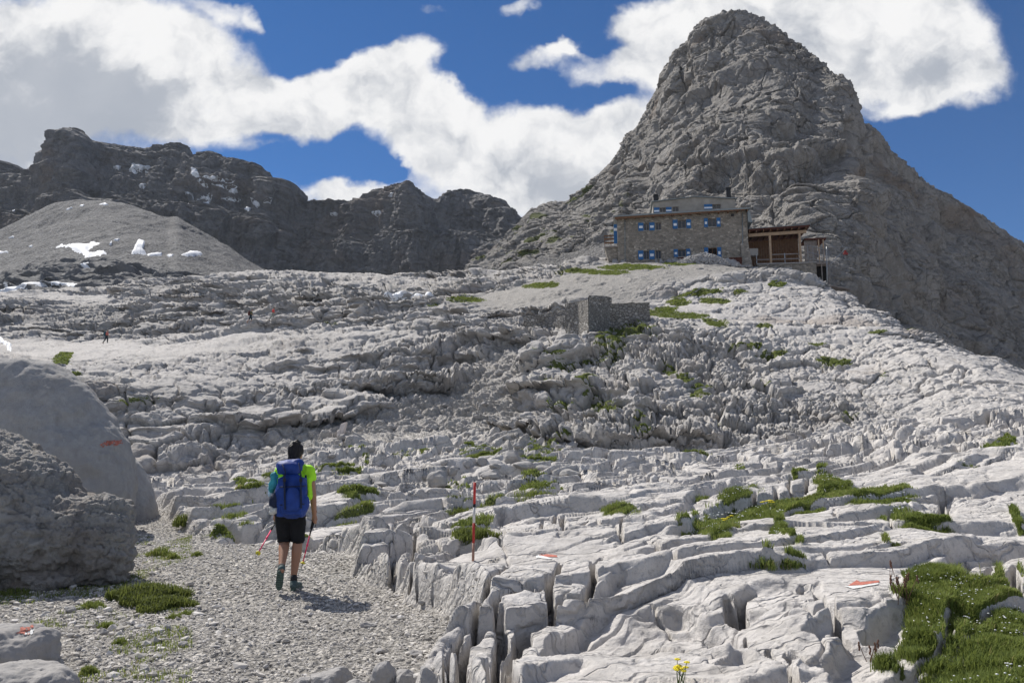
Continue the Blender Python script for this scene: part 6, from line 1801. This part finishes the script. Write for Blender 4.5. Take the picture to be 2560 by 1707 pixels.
tw_ = [(900, 985, 10), (960, 960, 8), (1100, 960, 9), (1150, 1000, 10), (1200, 985, 8), (1060, 1000, 9), (1000, 985, 8), (850, 1030, 11), (920, 1040, 9), (1180, 1030, 10), (1240, 1010, 9), (1130, 930, 7), (1170, 900, 7), (1090, 890, 6), (1020, 930, 6), (720, 1030, 9), (760, 1050, 8), (690, 1060, 8), (1220, 940, 8), (1260, 960, 7), (980, 1020, 9), (1030, 1035, 8), (880, 1060, 8), (1110, 1040, 9), (1160, 860, 6), (1190, 830, 6), (640, 1040, 8), (800, 1010, 9), (1280, 1030, 9), (1210, 1050, 8)]
for i, (x, y, r) in enumerate(tw_):
    on_ground(x * K23, y * K23, (r * K23, r * K23 * .75), 400 + i, 'grey block lying in the scree gully in the middle distance', group=GT, rz=i * .7, sub=3, angular=.95, depth=1.0)

ORD = 'first second third fourth fifth sixth seventh eighth ninth tenth eleventh twelfth thirteenth fourteenth fifteenth sixteenth seventeenth eighteenth nineteenth twentieth'.split()
ORD += ['twenty-' + w for w in ORD[:9]] + ['thirtieth']
def number_labels(group, fmt):
    obs = [o for o in scene.objects if o.get('group') == group and not o.parent]
    obs.sort(key=lambda o: project(np.array(o.location))[0])
    sz = sorted(max(o.dimensions) for o in obs)
    for i, o in enumerate(obs):
        m = max(o.dimensions)
        w = 'large' if m > sz[int(len(sz) * .7)] else 'small' if m < sz[int(len(sz) * .3)] else 'middling'
        o['label'] = fmt.format(size=w, n='leftmost' if i == 0 else 'rightmost' if i == len(obs) - 1 else ORD[i] + ' from the left')
bpy.context.view_layer.update()
number_labels(G6, '{size} rounded grey boulder in the boulder jam behind the marker pole, {n}')
number_labels(GR, '{size} pale stone lying loose on the gravel path, {n}')
number_labels(GS, '{size} pale rock in the gravel along the bottom edge, {n}')
number_labels(GT, '{size} grey block in the scree gully above the hiker, {n}')

# rubble heap in front of the hut
def rubble():
    c = at(1480 + 1010 * .289, 460 + 740 * .289, 90.5)
    ztop = at(1480 + 930 * .289, 460 + 632 * .289, 90.5).z - 1.45
    rg = np.random.RandomState(3)
    Vs = []; Fs = []; nv = 0
    shp = [rock_shape(700 + i, 1, planes=8, angular=.95) for i in range(8)]
    a = at(1480 + 740 * .289, 460 + 800 * .289, 90.5); b = at(1480 + 1330 * .289, 460 + 760 * .289, 90.5)
    W_ = (b.x - a.x) / 2; mid = (a + b) / 2
    for i in range(1500):
        u = rg.uniform(-1, 1); v = rg.uniform(-1, 1)
        hgt = 1.75 * max(0, 1 - abs(u + .25) ** 1.6) * max(0, 1 - v * v) ** .7
        if hgt < .05 and rg.rand() > .3: continue
        s = rg.uniform(.10, .26)
        V, F = shp[i % 8]
        th = rg.uniform(0, 6.28); Rm = np.array(Matrix.Rotation(th, 3, Vector(rg.normal(size=3)).normalized()))
        p = np.array((mid.x + u * W_, mid.y + v * 1.6, ztop + hgt + rg.uniform(-.1, .05)))
        Vs.append((V * s * np.array((1.2, 1, .8))) @ Rm.T + p - np.array(c)); Fs.append(F + nv); nv += len(V)
    # filled core
    o = mesh_np('rubble_heap', np.concatenate(Vs), np.concatenate(Fs), M['stone'], None, False)
    o.location = c
    tag(o, 'heap of pale broken stones piled against the front of the hut', 'rubble heap')
    return o
rubble()

# ------------------------------------------------------------------ snow patches
def z3(p): return [(x * .2976, 300 + y * .2976) for x, y in p]
def z3b(p): return [(600 + x * .3827, 400 + y * .3827) for x, y in p]
SN = 'old snow patches on the far slopes'
SNOW = [
 (moraine, z3([(410, 1075), (520, 1045), (640, 1045), (740, 1040), (790, 1015), (835, 1035), (790, 1070), (740, 1110), (890, 1095), (905, 1130), (720, 1160), (700, 1130), (620, 1095), (520, 1065)]), 'large forked snow patch on the grey scree cone', .9),
 (moraine, z3([(1105, 1115), (1130, 1060), (1165, 1000), (1215, 1020), (1205, 1090), (1240, 1130), (1110, 1125)]), 'upright triangular snow patch right of the forked one', .9),
 (moraine, z3([(1240, 1130), (1310, 1116), (1365, 1112), (1360, 1142), (1250, 1142)]), 'thin snow strip touching the foot of the triangular patch', .8),
 (moraine, z3([(1510, 1135), (1580, 1105), (1690, 1120), (1685, 1140), (1580, 1150)]), 'rightmost oval snow patch on the scree cone', .9),
 (moraine, z3([(1398, 1140), (1430, 1130), (1458, 1134), (1440, 1148)]), 'tiny snow spot between the strip and the oval patch', .7),
 (moraine, z3([(712, 1218), (735, 1185), (768, 1210), (760, 1240)]), 'small snow patch just below the forked one', .8),
 (moraine, z3([(0, 1428), (150, 1380), (420, 1352), (550, 1358), (660, 1375), (705, 1400), (755, 1442), (690, 1440), (600, 1398), (530, 1376), (400, 1384), (250, 1422), (130, 1448), (0, 1448)]), 'long curved snow band along the foot of the left slope', .7),
 (moraine, z3([(918, 1405), (960, 1412), (1028, 1418), (990, 1442), (960, 1440)]), 'short snow patch right of the long curved band', .7),
 (moraine, z3([(553, 757), (600, 733), (612, 742), (560, 760)]), 'leftmost snow sliver on the crest of the scree cone', .8),
 (moraine, z3([(668, 724), (710, 714), (700, 730)]), 'tiny snow dot on the crest left of the flat sliver', .8),
 (moraine, z3([(828, 710), (870, 704), (914, 714), (880, 720)]), 'flat snow sliver at the very top of the scree cone', .8),
 (moraine, z3([(78, 992), (130, 980), (122, 994)]), 'small snow dash high on the left side of the scree cone', .8),
 (moraine, z3([(238, 1067), (270, 1056), (264, 1072)]), 'tiny snow dash left of the forked patch', .8),
 (moraine, z3([(-20, 1110), (65, 1110), (62, 1122), (-20, 1122)]), 'snow dash at the left edge of the photo', .8),
 (moraine, z3([(952, 1012), (1008, 1000), (992, 1018)]), 'small snow dash above right of the forked patch', .8),
 (moraine, z3([(916, 1050), (940, 1022), (938, 1054)]), 'tiny upright snow dash beside the forked patch', .8),
 (backwall, z3([(1075, 425), (1100, 372), (1140, 385), (1232, 392), (1228, 440), (1150, 425), (1130, 460)]), 'ragged snowfield high on the dark wall, left one', 5.0),
 (backwall, z3([(943, 410), (990, 398), (992, 420)]), 'small snow spot left of the ragged high snowfield', 5.0),
 (backwall, z3([(1672, 412), (1700, 418), (1742, 480), (1715, 488), (1680, 450)]), 'diagonal snow streak high on the dark wall', 5.0),
 (backwall, z3([(1750, 478), (1900, 486), (2002, 503), (1992, 524), (1830, 505)]), 'broad snow ledge below the rim of the dark wall', 5.0),
 (backwall, z3([(1808, 540), (1900, 543), (2024, 553), (1980, 584), (1900, 567)]), 'second snow ledge under the broad one', 5.0),
 (backwall, z3([(1586, 618), (1668, 630), (1648, 702), (1625, 652)]), 'hooked snow patch in the middle of the dark wall', 5.0),
 (backwall, z3([(1676, 700), (1800, 620), (1825, 626), (1702, 704)]), 'slanting snow line beside the hooked patch', 5.0),
 (backwall, z3([(1892, 655), (1960, 646), (2034, 668), (1990, 688)]), 'low snow ledge above the dark cliff', 5.0),
 (backwall, z3([(1722, 505), (1748, 508), (1780, 562), (1752, 558)]), 'short snow streak under the diagonal one', 5.0),
 (backwall, z3([(1952, 604), (2018, 600), (2004, 624)]), 'small snow spot under the second snow ledge', 5.0),
 (backwall, z3([(2138, 655), (2170, 668), (2196, 712), (2180, 734), (2150, 702)]), 'upright snow patch near the right end of the high wall', 5.0),
 (backwall, z3([(2088, 750), (2134, 742), (2115, 772)]), 'small snow triangle low on the dark wall', 5.0),
 (backwall, z3([(1232, 560), (1288, 557), (1280, 582)]), 'small snow spot under the left ragged snowfield', 5.0),
 (backwall, z3([(108, 768), (205, 715), (202, 732), (125, 772)]), 'slanting snow strip at the far left of the dark wall', 5.0),
 (backwall, z3([(2215, 684), (2258, 662), (2252, 704)]), 'tiny snow spot right of the upright patch', 5.0),
 (backwall, z3b([(850, 350), (890, 338), (908, 354), (880, 370)]), 'snow spot on the middle summit of the back wall', 5.0),
 (backwall, z3b([(583, 354), (636, 350), (634, 364)]), 'snow dash on the low saddle of the back wall', 5.0),
 (backwall, z3b([(968, 237), (997, 223), (992, 242)]), 'tiny snow spot just under the middle summit', 5.0),
 (near, [(600 + x * .3827, 640 + y * .3827) for x, y in [(1035, 262), (1100, 250), (1200, 253), (1305, 262), (1280, 274), (1150, 272)]], 'flat bright snow strip at the far edge of the karst', .5),
 (near, [(x * .3231, 740 + y * .3231) for x, y in [(-40, 240), (0, 262), (30, 305), (95, 393), (92, 416), (60, 412), (0, 356), (-40, 330)]], 'snow tongue at the left edge above the huge boulder', .3),
]
for sh_, poly, lbl, th in SNOW:
    o = drape('snow_patch', sh_, poly, M['snow'], n=26, noise_amp=.035, nscale=6 if sh_ is not backwall else 20, thick=th)
    if o: tag(o, lbl, 'snow patch', SN)
# ------------------------------------------------------------------ gravel, turf, plants
def foliage_mat(name, a, b_, c=None, dry=None):
    m, T, b = new_mat(name, .75)
    at_ = T.n('ShaderNodeAttribute', attribute_name='tone')
    col = T.mix(at_.outputs['Fac'], a, b_)
    if dry: col = T.mix(T.mr(at_.outputs['Fac'], .76, .82), col, dry)
    T.put(b.inputs['Base Color'], col)
    tl = T.n('ShaderNodeBsdfTranslucent'); T.put(tl.inputs['Color'], T.mix(.35, col, (.26, .28, .07), 'MIX'))
    mx = T.n('ShaderNodeMixShader'); mx.inputs[0].default_value = .42
    T.nt.links.new(b.outputs[0], mx.inputs[1]); T.nt.links.new(tl.outputs[0], mx.inputs[2])
    T.nt.links.new(mx.outputs[0], m.node_tree.nodes['Material Output'].inputs[0])
    return m
M['grass'] = foliage_mat('alpine_turf', (.095, .135, .030), (.30, .36, .095), dry=(.36, .31, .15))
M['shrub'] = foliage_mat('shrub_leaves', (.065, .09, .022), (.21, .25, .065))

def cell_area(s):
    P = s.disp
    du = P[:, 1:] - P[:, :-1]; dv = P[1:] - P[:-1]
    n = np.cross(du[:-1], dv[:, :-1])
    return np.abs(n[..., 2])
AREA = cell_area(near)

def sample(weight, n, seed):
    """random points of the ground, weight per grid cell times its plan area"""
    rg = np.random.RandomState(seed)
    w = (AREA * weight[:-1, :-1]).ravel().astype(np.float64)
    c = np.cumsum(w); c /= c[-1]
    k_ = np.searchsorted(c, rg.rand(n))
    i, j = k_ // AREA.shape[1], k_ % AREA.shape[1]
    P = near.disp
    a, b = rg.rand(n, 1), rg.rand(n, 1)
    return (P[i, j] * (1 - a) * (1 - b) + P[i + 1, j] * a * (1 - b) + P[i, j + 1] * (1 - a) * b + P[i + 1, j + 1] * a * b), rg

def blades(P, rg, h, w, lean=.5, tones=None):
    """one bent two-segment blade per point -> V, F(quads as tris), tone"""
    n = len(P)
    h = h * rg.uniform(.5, 1.25, n); th = rg.uniform(0, 2 * np.pi, n)
    d = np.stack([np.cos(th), np.sin(th), np.zeros(n)], 1); s = np.stack([-np.sin(th), np.cos(th), np.zeros(n)], 1)
    ln = rg.uniform(.1, lean, n)
    up = np.array((0, 0, 1.0))
    b0 = P - s * w[:, None] / 2 - up * .01; b1 = P + s * w[:, None] / 2 - up * .01
    m = P + up * (h * .55)[:, None] + d * (ln * h * .35)[:, None]
    m0 = m - s * w[:, None] * .4; m1 = m + s * w[:, None] * .4
    t = P + up * (h * (1 - ln * .3))[:, None] + d * (ln * h)[:, None]
    V = np.stack([b0, b1, m1, m0, t], 1).reshape(-1, 3)
    k_ = np.arange(n)[:, None] * 5
    F = np.concatenate([k_ + np.array([[0, 1, 2]]), k_ + np.array([[0, 2, 3]]), k_ + np.array([[3, 2, 4]])])
    tn = np.clip(rg.normal(.45, .22, n) if tones is None else tones, 0, 1)
    return V, F, np.repeat(tn, 5)

def turf():
    depth = near.disp[..., 1]
    Vs, Fs, Ts = [], [], []; nv = 0
    gm = near.grass
    # clumps: modulate with noise so that bare stone shows between
    cl = sstep(-.25, .35, fbm(near.disp.reshape(-1, 3), .5, 3, off=500)).reshape(near.shape)
    for y0, y1, n, h, w, sd in ((3.2, 9, 100000, .050, .0055, 1), (9, 15, 46000, .065, .010, 2), (15, 38, 60000, .075, .022, 3), (38, 64, 36000, .07, .05, 4), (64, 125, 34000, .10, .08, 5)):
        wgt = np.where((depth > y0) & (depth <= y1), sstep(.35, .8, gm) * (.25 + .75 * cl), 0)
        if wgt.sum() == 0: continue
        P, rg = sample(wgt, n, sd)
        hh = h * (.6 + .8 * sstep(-.5, .6, fbm(P, .35, 3, off=510)))
        tone = np.clip(.42 + .28 * fbm(P, .6, 3, off=520) + rg.normal(0, .16, n), 0, 1)
        V, F, T_ = blades(P, rg, hh, np.full(n, w), .8, tone)
        Vs.append(V); Fs.append(F + nv); Ts.append(T_); nv += len(V)
    # thin weeds on the stony left side of the path
    depth_ok = (depth > 5) & (depth < 13) & (near.path > .0) & (near.ppx < 560)
    pn = sstep(.12, .6, fbm(near.disp.reshape(-1, 3), .45, 4, off=530)).reshape(near.shape)
    P, rg = sample(np.where(depth_ok, pn * (near.ppx < 480), 0), 15000, 9)
    V, F, T_ = blades(P, rg, np.full(15000, .035), np.full(15000, .006), .9)
    Vs.append(V); Fs.append(F + nv); Ts.append(T_); nv += len(V)
    o = mesh_np('grass', np.concatenate(Vs), np.concatenate(Fs), M['grass'], None, False, {'tone': np.concatenate(Ts)})
    tag(o, kind='stuff', label='low green alpine turf growing in pockets and cracks of the pale limestone', cat='grass')
turf()

def gravel():
    rg0 = np.random.RandomState(1)
    depth = near.disp[..., 1]
    shp = [rock_shape(800 + i, 1, planes=7, rough=.03, angular=.95) for i in range(10)]
    Vs, Fs = [], []; nv = 0
    left = sstep(700, 300, near.ppx)
    for y0, y1, n, s0, s1, sd, wt in ((3.6, 8, 22000, .005, .014, 11, 1), (8, 20, 20000, .009, .022, 12, 1), (3.6, 14, 1500, .016, .038, 13, 2), (3.6, 9, 260, .03, .058, 14, 3)):
        base = ((depth > y0) & (depth <= y1) & (near.path > -.03)) * 1.0
        if wt == 2: base = base * (.25 + left * 1.2 + .8 * (near.path < .5))
        if wt == 3: base = base * (.02 + left + .5 * (near.path < .25))
        P, rg = sample(base, n, sd)
        sz = s0 + (s1 - s0) * rg.rand(n) ** 2.5
        th = rg.uniform(0, 6.28, n); tl = rg.uniform(-.5, .5, n)
        sc = rg.uniform(.6, 1.2, (n, 3)) * np.array((1.15, .95, .62))
        for q in range(10):
            ix = np.arange(q, n, 10)
            V, F = shp[q]
            W = V[None] * (sc[ix] * sz[ix, None])[:, None, :]
            c, s = np.cos(th[ix])[:, None], np.sin(th[ix])[:, None]
            ct, st = np.cos(tl[ix])[:, None], np.sin(tl[ix])[:, None]
            x, y, z = W[..., 0], W[..., 1], W[..., 2]
            y, z = y * ct - z * st, y * st + z * ct
            x, y = x * c - y * s, x * s + y * c
            W = np.stack([x, y, z], -1) + P[ix][:, None] + np.array((0, 0, 1)) * (sz[ix] * .25)[:, None, None]
            Vs.append(W.reshape(-1, 3)); Fs.append((F[None] + (np.arange(len(ix)) * len(V))[:, None, None]).reshape(-1, 3) + nv); nv += len(ix) * len(V)
    o = mesh_np('gravel', np.concatenate(Vs), np.concatenate(Fs), M['pebble'], None, False)
    tag(o, kind='stuff', label='loose pale gravel covering the footpath', cat='gravel')
def pebble_mat():
    m, T, b = new_mat('pebbles', .9)
    g = T.n('ShaderNodeNewGeometry')
    r = g.outputs['Random Per Island']
    c = T.mix(r, (.36, .335, .30), (.66, .625, .58))
    c = T.mix(T.mr(r, .93, .97), c, (.66, .63, .60))
    T.put(b.inputs['Base Color'], c)
    return m
M['pebble'] = pebble_mat()
gravel()

def tuft(px, py, r, h, n, label, seed, name='shrub', cat='shrub', mat='grass', group=None, w=.010, tone=None):
    g = ground(px, py)
    rg = np.random.RandomState(seed)
    a = rg.uniform(0, 6.28, n); q = r * np.sqrt(rg.rand(n)) * (1 + .3 * np.sin(a * 3 + seed))
    P = np.stack([np.cos(a) * q, np.sin(a) * q * .9, rg.rand(n) * h * .75 * (1 - (q / r / 1.3) ** 2)], 1)
    hh = h * .45 * rg.uniform(.6, 1.2, n)
    V, F, T_ = blades(P, rg, hh, np.full(n, w), 1.0, np.clip(rg.normal(.45 if tone is None else tone, .2, n) , 0, 1))
    o = mesh_np(name, V, F, M[mat], None, False, {'tone': T_})
    o.location = g
    tag(o, label, cat, group)
    return o
k1 = K23
tuft(1085 * k1, 1228 * k1, .30, .15, 2200, 'dark green cushion shrub growing right beside the marker pole', 1, mat='shrub')
tuft(1218 * k1, 1135 * k1, .50, .22, 1800, 'yellowish green shrub on the slab up right of the marker pole', 2, mat='shrub', tone=.75)
tuft(1062 * k1, 1168 * k1, .42, .13, 1300, 'low green bush behind the marker pole', 3, mat='shrub')
tuft(365 * k1, 1276 * k1, .15, .13, 900, 'bright green grass tuft at the foot of the huge boulder', 4, 'grass_tuft', 'grass tuft', tone=.55, w=.006)
tuft(395 * k1, 1282 * k1, .08, .09, 400, 'small grass tuft just right of the bright green one', 14, 'grass_tuft', 'grass tuft', tone=.55, w=.006)
tuft(452 * k1, 1276 * k1, .07, .08, 340, 'lone small grass tuft on the gravel between boulder and hiker', 5, 'grass_tuft', 'grass tuft', tone=.5, w=.006)
tuft(418 * k1, 1208 * k1, .16, .22, 700, 'small dark bush where the gravel path disappears', 6, mat='shrub')
tuft(200 * k1, 1545 * k1, .055, .05, 700, 'grass tuft on the gravel at the bottom left', 7, 'grass_tuft', 'grass tuft', tone=.5, w=.004)
tuft(245 * k1, 1440 * k1, .07, .06, 500, 'grass tuft below the knobbly boulder', 8, 'grass_tuft', 'grass tuft', w=.005)
tuft(275 * k1, 1478 * k1, .05, .05, 400, 'weedy tuft on the gravel lower right of the knobbly boulder', 9, 'grass_tuft', 'grass tuft', w=.005)
tuft(430 * k1, 1408 * k1, .07, .05, 400, 'weedy tuft at the edge of the boulder shadow on the path', 10, 'grass_tuft', 'grass tuft', w=.005)
tuft(398 * k1, 1420 * k1, .06, .05, 400, 'low grass tuft inside the lower rim of the boulder shadow', 11, 'grass_tuft', 'grass tuft', w=.005)
tuft(335 * k1, 1375 * k1, .36, .16, 4200, 'dark leafy plant in the shadow below the knobbly boulder', 12, mat='shrub', tone=.25)
tuft(372 * k1, 1392 * k1, .26, .11, 2400, 'dark leafy plant in the shadow right of the knobbly boulder', 13, mat='shrub', tone=.25)
tuft(210 * k1, 1395 * k1, .12, .07, 700, 'mossy tuft under the front of the knobbly boulder', 15, 'grass_tuft', 'grass tuft', w=.006)
tuft(30 * k1, 1365 * k1, .20, .07, 900, 'sparse grass left below the knobbly boulder', 16, 'grass_tuft', 'grass tuft', w=.006)

tuft(1755 * k1, 1284 * k1, .10, .10, 420, 'spiky grass tuft growing from the middle of the broad slab', 17, 'grass_tuft', 'grass tuft', tone=.5, w=.006)
tuft(1808 * k1, 1290 * k1, .05, .09, 200, 'small upright tuft above the low green mat on the slab', 18, 'grass_tuft', 'grass tuft', tone=.5, w=.006)
tuft(2058 * k1, 1254 * k1, .06, .06, 300, 'tiny round cushion plant alone on the broad slab', 19, 'cushion_plant', 'cushion plant', 'shrub', w=.006)

M['petal_y'] = plain('yellow_petals', (.75, .62, .02), .6, var=.1)
M['petal_w'] = plain('white_petals', (.75, .75, .72), .6, var=.05)
M['stem'] = plain('green_stem', (.08, .12, .03), .8)
M['drystem'] = plain('reddish_dry_stem', (.16, .085, .06), .85)
def flower_plant(px, py, hs, label, petal, n, spread, r=.012, group=None, mat='stem', name='flower', cat='flower', seed=0):
    g = ground(px, py)
    rg = np.random.RandomState(seed)
    root = empty(name, g, label, cat, group)
    st = MB()
    for i in range(n):
        b = Vector((rg.uniform(-spread, spread) * .5, rg.uniform(-spread, spread) * .5, -.01)); h = hs * rg.uniform(.7, 1.1)
        t = b + Vector((rg.uniform(-1, 1) * spread, rg.uniform(-1, 1) * spread * .5, h))
        m_ = (b + t) / 2 + Vector((rg.uniform(-.2, .2) * spread, 0, h * .05))
        st.tube([g + b, g + m_, g + t], [.0022, .002, .0015], 5)
        hd = MB()
        if petal == 'seed':
            for q in range(4): hd.add(*sph(g + t - Vector((0, 0, q * .011)) + Vector((rg.uniform(-.003, .003), 0, 0)), (.0055, .0055, .009), 6, 4))
        else:
            nf = 5
            for q in range(nf):
                a = 2 * math.pi * q / nf + i
                c = g + t + Vector((math.cos(a) * r * .7, math.sin(a) * r * .7, 0))
                hd.add(*sph(c, (r * .55, r * .55, r * .3), 6, 4))
            hd.add(*sph(g + t + Vector((0, 0, r * .2)), (r * .35, r * .35, r * .3), 6, 4))
        hd.build('flower_head' if petal != 'seed' else 'seed_head', M['drystem'] if petal == 'seed' else M[petal], root, True)
    st.build('stem', M[mat], root, True)
flower_plant(1706, 1712, .11, 'yellow flowers at the bottom edge of the photo', 'petal_y', 9, .04, .012, seed=1)
flower_plant(1925, 1275, .16, 'yellow flowers on the left end of the long green turf strip', 'petal_y', 8, .10, .022, seed=2)
flower_plant(1815, 1312, .14, 'yellow flowers above the crack on the lower left turf', 'petal_y', 6, .06, .018, seed=3)
flower_plant(2262, 1500, .16, 'reddish dry seed stalks standing right of the painted arrow', 'seed', 9, .07, mat='drystem', name='seed_stalks', cat='dry plant', seed=4)
flower_plant(2185, 1655, .12, 'dry seed stalks at the left edge of the big turf patch', 'seed', 5, .05, mat='drystem', name='seed_stalks', cat='dry plant', seed=5)
flower_plant(2232, 1440 - 0, .12, 'thin stalks beside the small green mat above the big turf patch', 'seed', 3, .04, mat='drystem', name='seed_stalks', cat='dry plant', seed=6)

def small_flowers():
    depth = near.disp[..., 1]
    mb = []; Vs = []; Fs = []; nv = 0
    V0, F0 = ico(1)
    for y0, y1, n, r, sd in ((3.2, 9, 240, .0050, 41), (9, 20, 190, .011, 42), (20, 75, 120, .03, 43)):
        P, rg = sample(np.where((depth > y0) & (depth < y1) & (near.grass > .6), 1.0, 0) * sstep(-.1, .5, fbm(near.disp.reshape(-1, 3), .8, 2, off=600)).reshape(near.shape), n, sd)
        for p in P:
            Vs.append(V0 * np.array((r, r, r * .5)) * rg.uniform(.7, 1.3) + p + np.array((0, 0, r * 7 + .02))); Fs.append(F0 + nv); nv += len(V0)
    o = mesh_np('white_flowers', np.concatenate(Vs), np.concatenate(Fs), M['petal_w'], None, True)
    tag(o, 'tiny white flowers dotted through the green turf', 'flowers', kind='stuff')
small_flowers()
# ------------------------------------------------------------------ thin mountain haze
def haze():
    x0, x1, y0, y1, z0, z1 = -2600, 2600, -400, 2900, -60, 620
    me = bpy.data.meshes.new('haze')
    V = [(x, y, z) for z in (z0, z1) for x, y in ((x0, y0), (x1, y0), (x1, y1), (x0, y1))]
    me.from_pydata(V, [], [(3, 2, 1, 0), (4, 5, 6, 7), (0, 1, 5, 4), (1, 2, 6, 5), (2, 3, 7, 6), (3, 0, 4, 7)])
    m = bpy.data.materials.new('haze'); m.use_nodes = True; nt = m.node_tree; nt.nodes.clear()
    v = nt.nodes.new('ShaderNodeVolumePrincipled'); o_ = nt.nodes.new('ShaderNodeOutputMaterial')
    v.inputs['Color'].default_value = (.80, .88, 1.0, 1); v.inputs['Density'].default_value = 0.000065
    nt.links.new(v.outputs[0], o_.inputs['Volume'])
    me.materials.append(m)
    o = bpy.data.objects.new('haze', me); COL.objects.link(o)
    tag(o, 'thin bluish mountain haze over the far rock wall', 'haze', kind='stuff')
haze()
